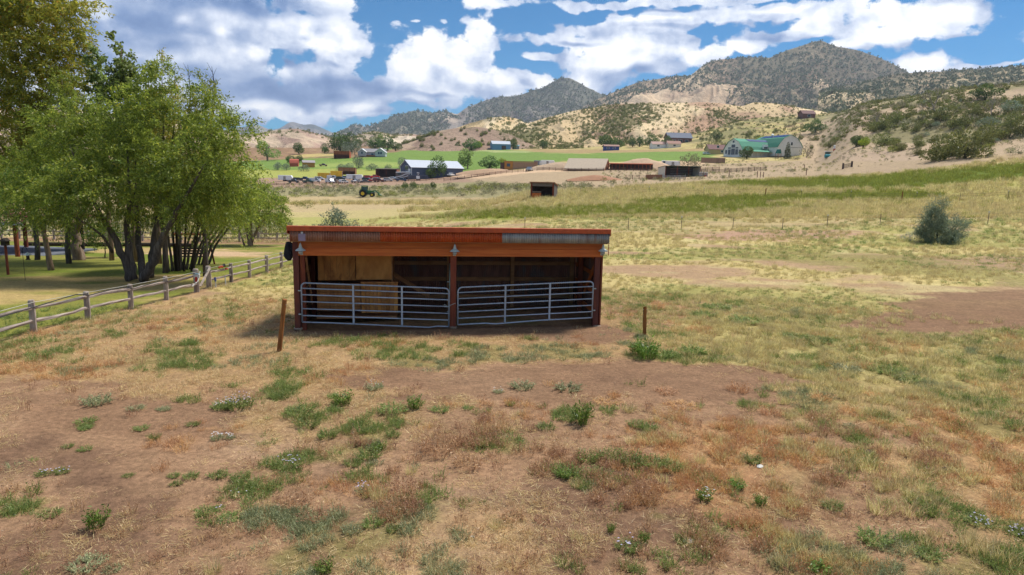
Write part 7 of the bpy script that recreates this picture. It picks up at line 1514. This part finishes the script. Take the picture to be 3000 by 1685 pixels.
for a in [
 ('bright',285,1548,80,'bright green upright weed clump alone on bare dirt at the lower left',1.1),('mound',958,1282,66,'round green weed at the lower right end of the left green patch',1.0),('mound',880,1216,90,'spreading green weed in the middle of the left green patch',.7),('mound',905,1248,80,'green weed between the spreading one and the round one',.7),
 ('bright',1004,1186,78,'tall green weed clump just below the straw band, left',.7),('mound',975,1164,36,'small green weed left of the tall clump',.8),('bright',1214,1196,60,'tall green weed clump with brown stalks right of the small dirt gap',.8),('mound',1150,1205,90,'low green weed spreading left of the tall clump with stalks',.6),('mound',1290,1204,60,'low weed at the right foot of the tall clump with stalks',.5),
 ('greym',285,1182,90,'grey green weed mound on pale dirt at the left',.8),('mound',250,1240,60,'yellowish weed on pale dirt below the grey mound at the left',.6),('greym',395,1200,50,'blue grey weed left of centre on dirt',.7),('greym',480,1202,46,'second blue grey weed on dirt',.6),('mound',250,1252,46,'low green weed at far left on dirt',.5),
 ('mound',248,1258,40,'small green tuft with teal base at the left',.6),('mound',415,1258,44,'small green weed left of the dark round one',.6),('mound',452,1286,38,'dark round green weed in open dirt',1.),('mound',565,1246,40,'small weed above the first white asters',.6),
 ('mound',248,1318,44,'dark green low weed on the left dirt',.5),('mound',200,1310,36,'olive tuft on the left dirt',.6),('mound',510,1396,40,'little weed in the left centre dirt',.6),('mound',375,1395,36,'thin weed in the left dirt',.4),
 ('mound',560,1400,50,'green weed at the left end of the creeping green row',.7),('mound',640,1396,64,'middle weed of the creeping green row',.6),('mound',705,1406,66,'right end weed of the creeping green row',.8),('mound',515,1420,40,'green weed below the creeping row',.6),
 ('mound',150,1508,70,'low sprawling weed left of the bright upright one',.5),('mound',600,1500,70,'creeping green vine on dirt in the lower left',.3),('mound',670,1520,80,'creeping green runner ending near the tan stone',.25),
 ('greym',250,1660,110,'blue grey weed patch at the bottom left',.5),('greym',330,1668,60,'blue grey weed at the bottom left, right part',.5),('strawc',625,1680,80,'tan grass clump at the bottom edge left of centre',1.),('bright',950,1680,76,'green weed clump at the bottom edge',.8),
 ('mound',1080,1342,78,'dark green weed left of the brown stalks',.9),('mound',1035,1362,60,'dark green weed overlapping the one beside the brown stalks',.8),('bright',1110,1318,54,'green weed above the brown stalks',.6),('mound',1150,1278,50,'green weed with bright tip above the stalks',.8),('mound',1160,1240,40,'small bright weed higher up above the stalks',.8),
 ('strawc',1110,1462,80,'tall tan grass clump with lilac flowers at its left',1.2),('strawc',1205,1390,50,'tan green grass wisp right of the tall tan clump',1.1),('stalk',1280,1330,110,'large brown seed stalks clump left of centre',1.),('stalk',1370,1365,100,'wide brown seed stalks clump right of the large one',.8),('stalk',1190,1440,110,'brown stalks below the large clump',.9),('stalk',870,1480,110,'reddish brown stalks left of the green bottom clump',.9),('stalk',920,1520,100,'low reddish brown stalks above the bottom clump',.6),
 ('greym',1030,1560,70,'blue green weed column at the lower centre left',.9),('mound',1090,1540,70,'green weed right of the blue green column',.8),('mound',1150,1555,50,'green tuft right of the blue green column',.9),
 ('greym',1531,1138,72,'grey green mound directly below the middle of the shelter',.8),('greym',1663,1140,90,'pale grey weed right of the grey green mound',.5),('mound',1496,1188,30,'small round green weed in dirt below the shelter',1.1),('mound',1372,1198,34,'small weed left of the small round one',.7),('strawc',1525,1215,40,'pale wisp of grass right of the small round weed',.6),
 ('bright',1707,1242,74,'tall bushy green weed right of centre',1.1),('mound',1665,1232,50,'low green weed left of the bushy one',.7),('mound',1600,1255,60,'green weed left below the bushy one',.6),('mound',1640,1210,50,'grey green weed above left of the bushy one',.6),('mound',1862,1248,56,'left of the two green weeds on orange straw',.7),('mound',1898,1258,60,'right of the two green weeds on orange straw',.8),('strawc',1985,1295,70,'pale green grass clump right of the two green weeds',.7),('strawc',1850,1300,56,'tan grass wisp below the two green weeds',.6),
 ('mound',1660,1395,86,'left lobe of the big dark green weed patch',1.0),('bright',1655,1400,50,'upright tip at the left of the big green patch',.7),('mound',1720,1350,80,'upper left part of the big dark green patch',.9),('mound',1790,1345,80,'upper middle part of the big dark green patch',.9),('mound',1850,1362,90,'middle of the big dark green patch',.9),('mound',1915,1365,84,'right middle of the big dark green patch',.9),('mound',1975,1378,64,'right end of the big dark green patch',1.),('mound',1760,1392,70,'lower edge of the big dark green patch',.7),('strawc',1790,1425,60,'tan wisps below the big dark green patch',.8),('strawc',1690,1425,60,'tan wisps under the left lobe of the green patch',.6),
 ('strawc',1450,1545,54,'small yellow green grass clump alone at lower centre',.9),('stalk',1500,1520,90,'brown stalks right of the lone yellow green clump',.7),('stalk',1590,1530,60,'brown stalks in the lower centre dirt',.8),('strawc',1690,1580,60,'thin tan grass in the lower centre',.9),('bright',1790,1560,34,'thin upright green weed at the lower centre right',1.2),
 ('bright',1885,1590,46,'right stem of the lower flowering weed',1.),('mound',2205,1352,70,'grey tinted mound of grass right of the big green patch',.7),('strawc',2052,1355,50,'tan wisp of grass beside the grey tinted mound',.9),('mound',2030,1382,40,'flat green weed left of the tan wisp',.4),
 ('strawc',2155,1405,60,'pale topped green weed in the right centre',.8),('bright',2160,1430,60,'green weed beneath the pale topped one',.6),('bright',2225,1480,50,'green weed with white flowers right of centre',.8),
 ('strawc',2400,1440,60,'leaning tan green grass clump in the right foreground',.9),('mound',2440,1490,70,'green weed below the leaning tan clump',.7),('mound',2560,1585,110,'dull green weed under the big tan grass',.6),('mound',2720,1630,90,'green weed at the lower right',.6),('bright',2400,1680,80,'bright green weed at the bottom edge right of centre',.6),
 ('dry',2162,1146,90,'orange dry tumble of weed, upper left of the right foreground',.8),('dry',2258,1214,90,'long orange dry weed ridge in the right foreground',.8),('dry',2408,1172,80,'orange dry weed ridge farther right',.8),('dry',2485,1206,70,'orange brown round weed right of the dry ridges',1.),('dry',2740,1245,80,'orange brown weed at the right, wide',.7),('dry',2700,1252,60,'brown dry weed left of the wide orange one',.7),('dry',2470,1120,50,'small orange weed near the green ground cover',.7),('dry',2560,1160,60,'orange weed stalks beyond the dry ridges',.6),('dry',1950,1150,90,'orange straw heap below the shelter right corner',.35),('dry',1780,1180,100,'wide flat orange straw heap in the centre right',.35),('dry',2000,1190,110,'flat orange straw spread in the right centre',.3),
 ('strawc',2432,1222,36,'small pale tuft under the orange brown round weed',.9),('strawc',2460,1270,56,'pale green tuft left of the grey one, right foreground',.7),('greym',2488,1250,40,'grey green tuft beside the pale green tuft',.7),('strawc',2400,1262,34,'small upright pale tuft on orange straw',.9),('strawc',2315,1292,50,'flat pale tuft on orange straw',.7),('strawc',2118,1288,60,'pale tuft pair at the top of the right foreground',.6),('strawc',2195,1290,28,'tiny upright tuft beside the pale pair',1.),
 ('strawc',2535,1316,80,'low wide green tan grass with dark clod below',.6),('strawc',2590,1312,60,'right part of the low wide green tan grass',.6),('strawc',2470,1375,90,'left large tan green tussock in the right foreground',.9),('strawc',2545,1380,90,'right large tan green tussock in the right foreground',.9),('strawc',2610,1402,70,'round dense tussock below the large tussocks',1.),('strawc',2690,1395,90,'wide tan tussock right of the round dense one',.7),('strawc',2712,1442,70,'tall pale tussock at the right',1.),('strawc',2762,1448,36,'slim pale tuft right of the tall tussock',1.),('strawc',2835,1405,80,'wide tan tussock at the far right',.7),('strawc',2800,1300,46,'yellow green tuft on dirt at the right',.6),('strawc',2950,1345,80,'green tan grass at the right edge',.6),('strawc',2660,1330,90,'loose grey tan grass right of the dark clod',.6),('strawc',2940,1470,90,'tan grass at the right edge, lower',.7),
 ('strawc',2580,1500,120,'big tan grass clump in the lower right',.8),('strawc',2665,1505,110,'right half of the big tan grass in the lower right',.8),('strawc',2740,1570,60,'upright tan grass at the end of the big clump',1.),('strawc',2850,1610,110,'large straw coloured clump at the lower right',1.),('strawc',2925,1640,130,'largest straw coloured clump in the lower right corner',1.),('strawc',2290,1600,70,'wispy dry grass in the lower right centre',.8),('strawc',1280,1680,90,'wispy green tan grass at the bottom edge',.8),
 ('bright',1895,1050,80,'tall green grass bunch at the foot of the right wooden post',1.),('bright',1870,1040,60,'green grass bunch left at the foot of the right wooden post',.9),('mound',1945,1045,80,'green weeds right of the right wooden post',.7),('mound',2030,1035,80,'green weed bunch farther right of the post',.7),('mound',2100,905,90,'leafy green patch in the middle of the right paddock, left',.4),('mound',2060,925,80,'leafy green patch right of the shelter',.4),('mound',2190,945,100,'leafy green patch right middle paddock',.4),('mound',2400,1000,90,'leafy green patch nearer in the right paddock',.4),('mound',2330,990,90,'leafy green creeping patch in the right paddock',.35),
 ('strawc',2360,1075,46,'pale dry tumbleweed left of the green ground cover',.7),('greym',2480,1085,90,'grey green ground cover with pale patch in the right paddock',.5),('mound',2590,1090,90,'green ground cover at the right',.5),('mound',2660,1115,80,'green ground cover farther right',.5),('mound',900,965,0,'x',1.)]:
    if a[3] == 0: continue
    clump(a[0], a[1], a[2], a[3], a[4], a[5])
for a in [('mound',650,1198,60,'white asters, left part of the flowering clump under the left straw band',.9,26,M_petal2),('mound',700,1196,90,'lilac white asters, right part of the flowering clump under the left straw band',.9,40,M_petal),('greym',635,1288,40,'small white aster, left of the pair in the dirt',1.,18,M_petal2),('greym',675,1286,34,'small white aster, right of the pair in the dirt',1.,14,M_petal2),('mound',845,1366,90,'thin weed with scattered lilac flowers left of centre',.6,16,M_petal),
          ('mound',130,1390,50,'low dark weed with pale lilac flowers at the left edge',.5,8,M_petal),('mound',180,1385,50,'second low dark weed with pale lilac flowers at the left edge',.5,6,M_petal),('greym',1065,1440,50,'lilac flowers left of the tall tan grass clump',1.,12,M_petal),('mound',1840,1608,80,'green weed with blue white flowers in the lower right centre',.8,12,M_petal),('bright',2062,1464,66,'bushy green weed with white flowers right of centre',.7,14,M_petal2),('mound',2870,1536,80,'dark green weed with lilac flowers at the lower right',.6,16,M_petal),('mound',2975,1562,70,'lilac flowered weed at the right edge, lower',.5,20,M_petal),('greym',1100,1140,60,'pale flowered grey weed beside the tall green clump',.8,10,M_petal2),('greym',1460,1150,36,'small grey weed with white seed heads',.7,10,M_petal2),
          ('mound',700,1450,60,'two white flowers on a low weed in the left dirt',.4,5,M_petal2),('mound',640,1490,40,'single lilac flower weed near the tan stone',.4,3,M_petal)]:
    clump(*a[:6], flowers=a[6], petal=a[7])
def stone(u, v, wpx, col, label, name='stone', flat=.6, ln=1.):
    p = hit(u, v, 5.5, 60); w = wpx*p[1]/FPX; bm = bmesh.new(); bmesh.ops.create_icosphere(bm, subdivisions=2, radius=w/2); g_ = random.Random(int(u))
    for q in bm.verts: q.co *= g_.uniform(.86, 1.1); q.co.z *= flat; q.co.x *= ln
    me = bpy.data.meshes.new(name); bm.to_mesh(me); bm.free(); me.materials.append(worn('stone_skin', c4(*col), tuple(np.array(c4(*col))*.85), 12)); o = bpy.data.objects.new(name, me); COL.objects.link(o); o.location = (p[0], p[1], p[2]+w*flat*.3); o.rotation_euler = (0,0,g_.uniform(0,1)); tag(o, label, name)
stone(711, 1503, 13, (226,186,130), 'tan rounded stone on the lower left dirt'); stone(2018, 1586, 34, (226,220,210), 'white splintered bone shaped stone at the lower right centre', flat=.25, ln=1.2); stone(2548, 1330, 34, (110,84,70), 'dark dried dung clod below the wide grass', 'dung', .5); stone(1384, 1574, 14, (220,208,196), 'pale flat stone in the lower centre dirt', flat=.3)
stone(2385, 1296, 14, (96,74,66), 'small dark clod on orange straw', 'dung', .5); stone(2226, 1367, 22, (230,226,218), 'thin white chip below the grey tinted mound', flat=.2, ln=1.3); stone(2768, 1374, 14, (108,80,68), 'small dark clod left of the wide tan tussock', 'dung', .6); stone(1270, 1420, 0.1, (1,1,1), 'x') if False else None
# ------------------------------------------------------------------ air
hb = MB().box(-9500, 9500, -400, 9500, -600, 900).build('haze'); tag(hb, kind='stuff')
hm = bpy.data.materials.new('air'); hm.use_nodes = True; hm.node_tree.nodes.clear(); ho = hm.node_tree.nodes.new('ShaderNodeOutputMaterial'); hv = hm.node_tree.nodes.new('ShaderNodeVolumePrincipled')
hv.inputs['Density'].default_value = 6.5e-5; hv.inputs['Color'].default_value = (.80, .87, 1., 1); hv.inputs['Anisotropy'].default_value = .2; hm.node_tree.links.new(hv.outputs[0], ho.inputs['Volume']); hb.data.materials.append(hm)
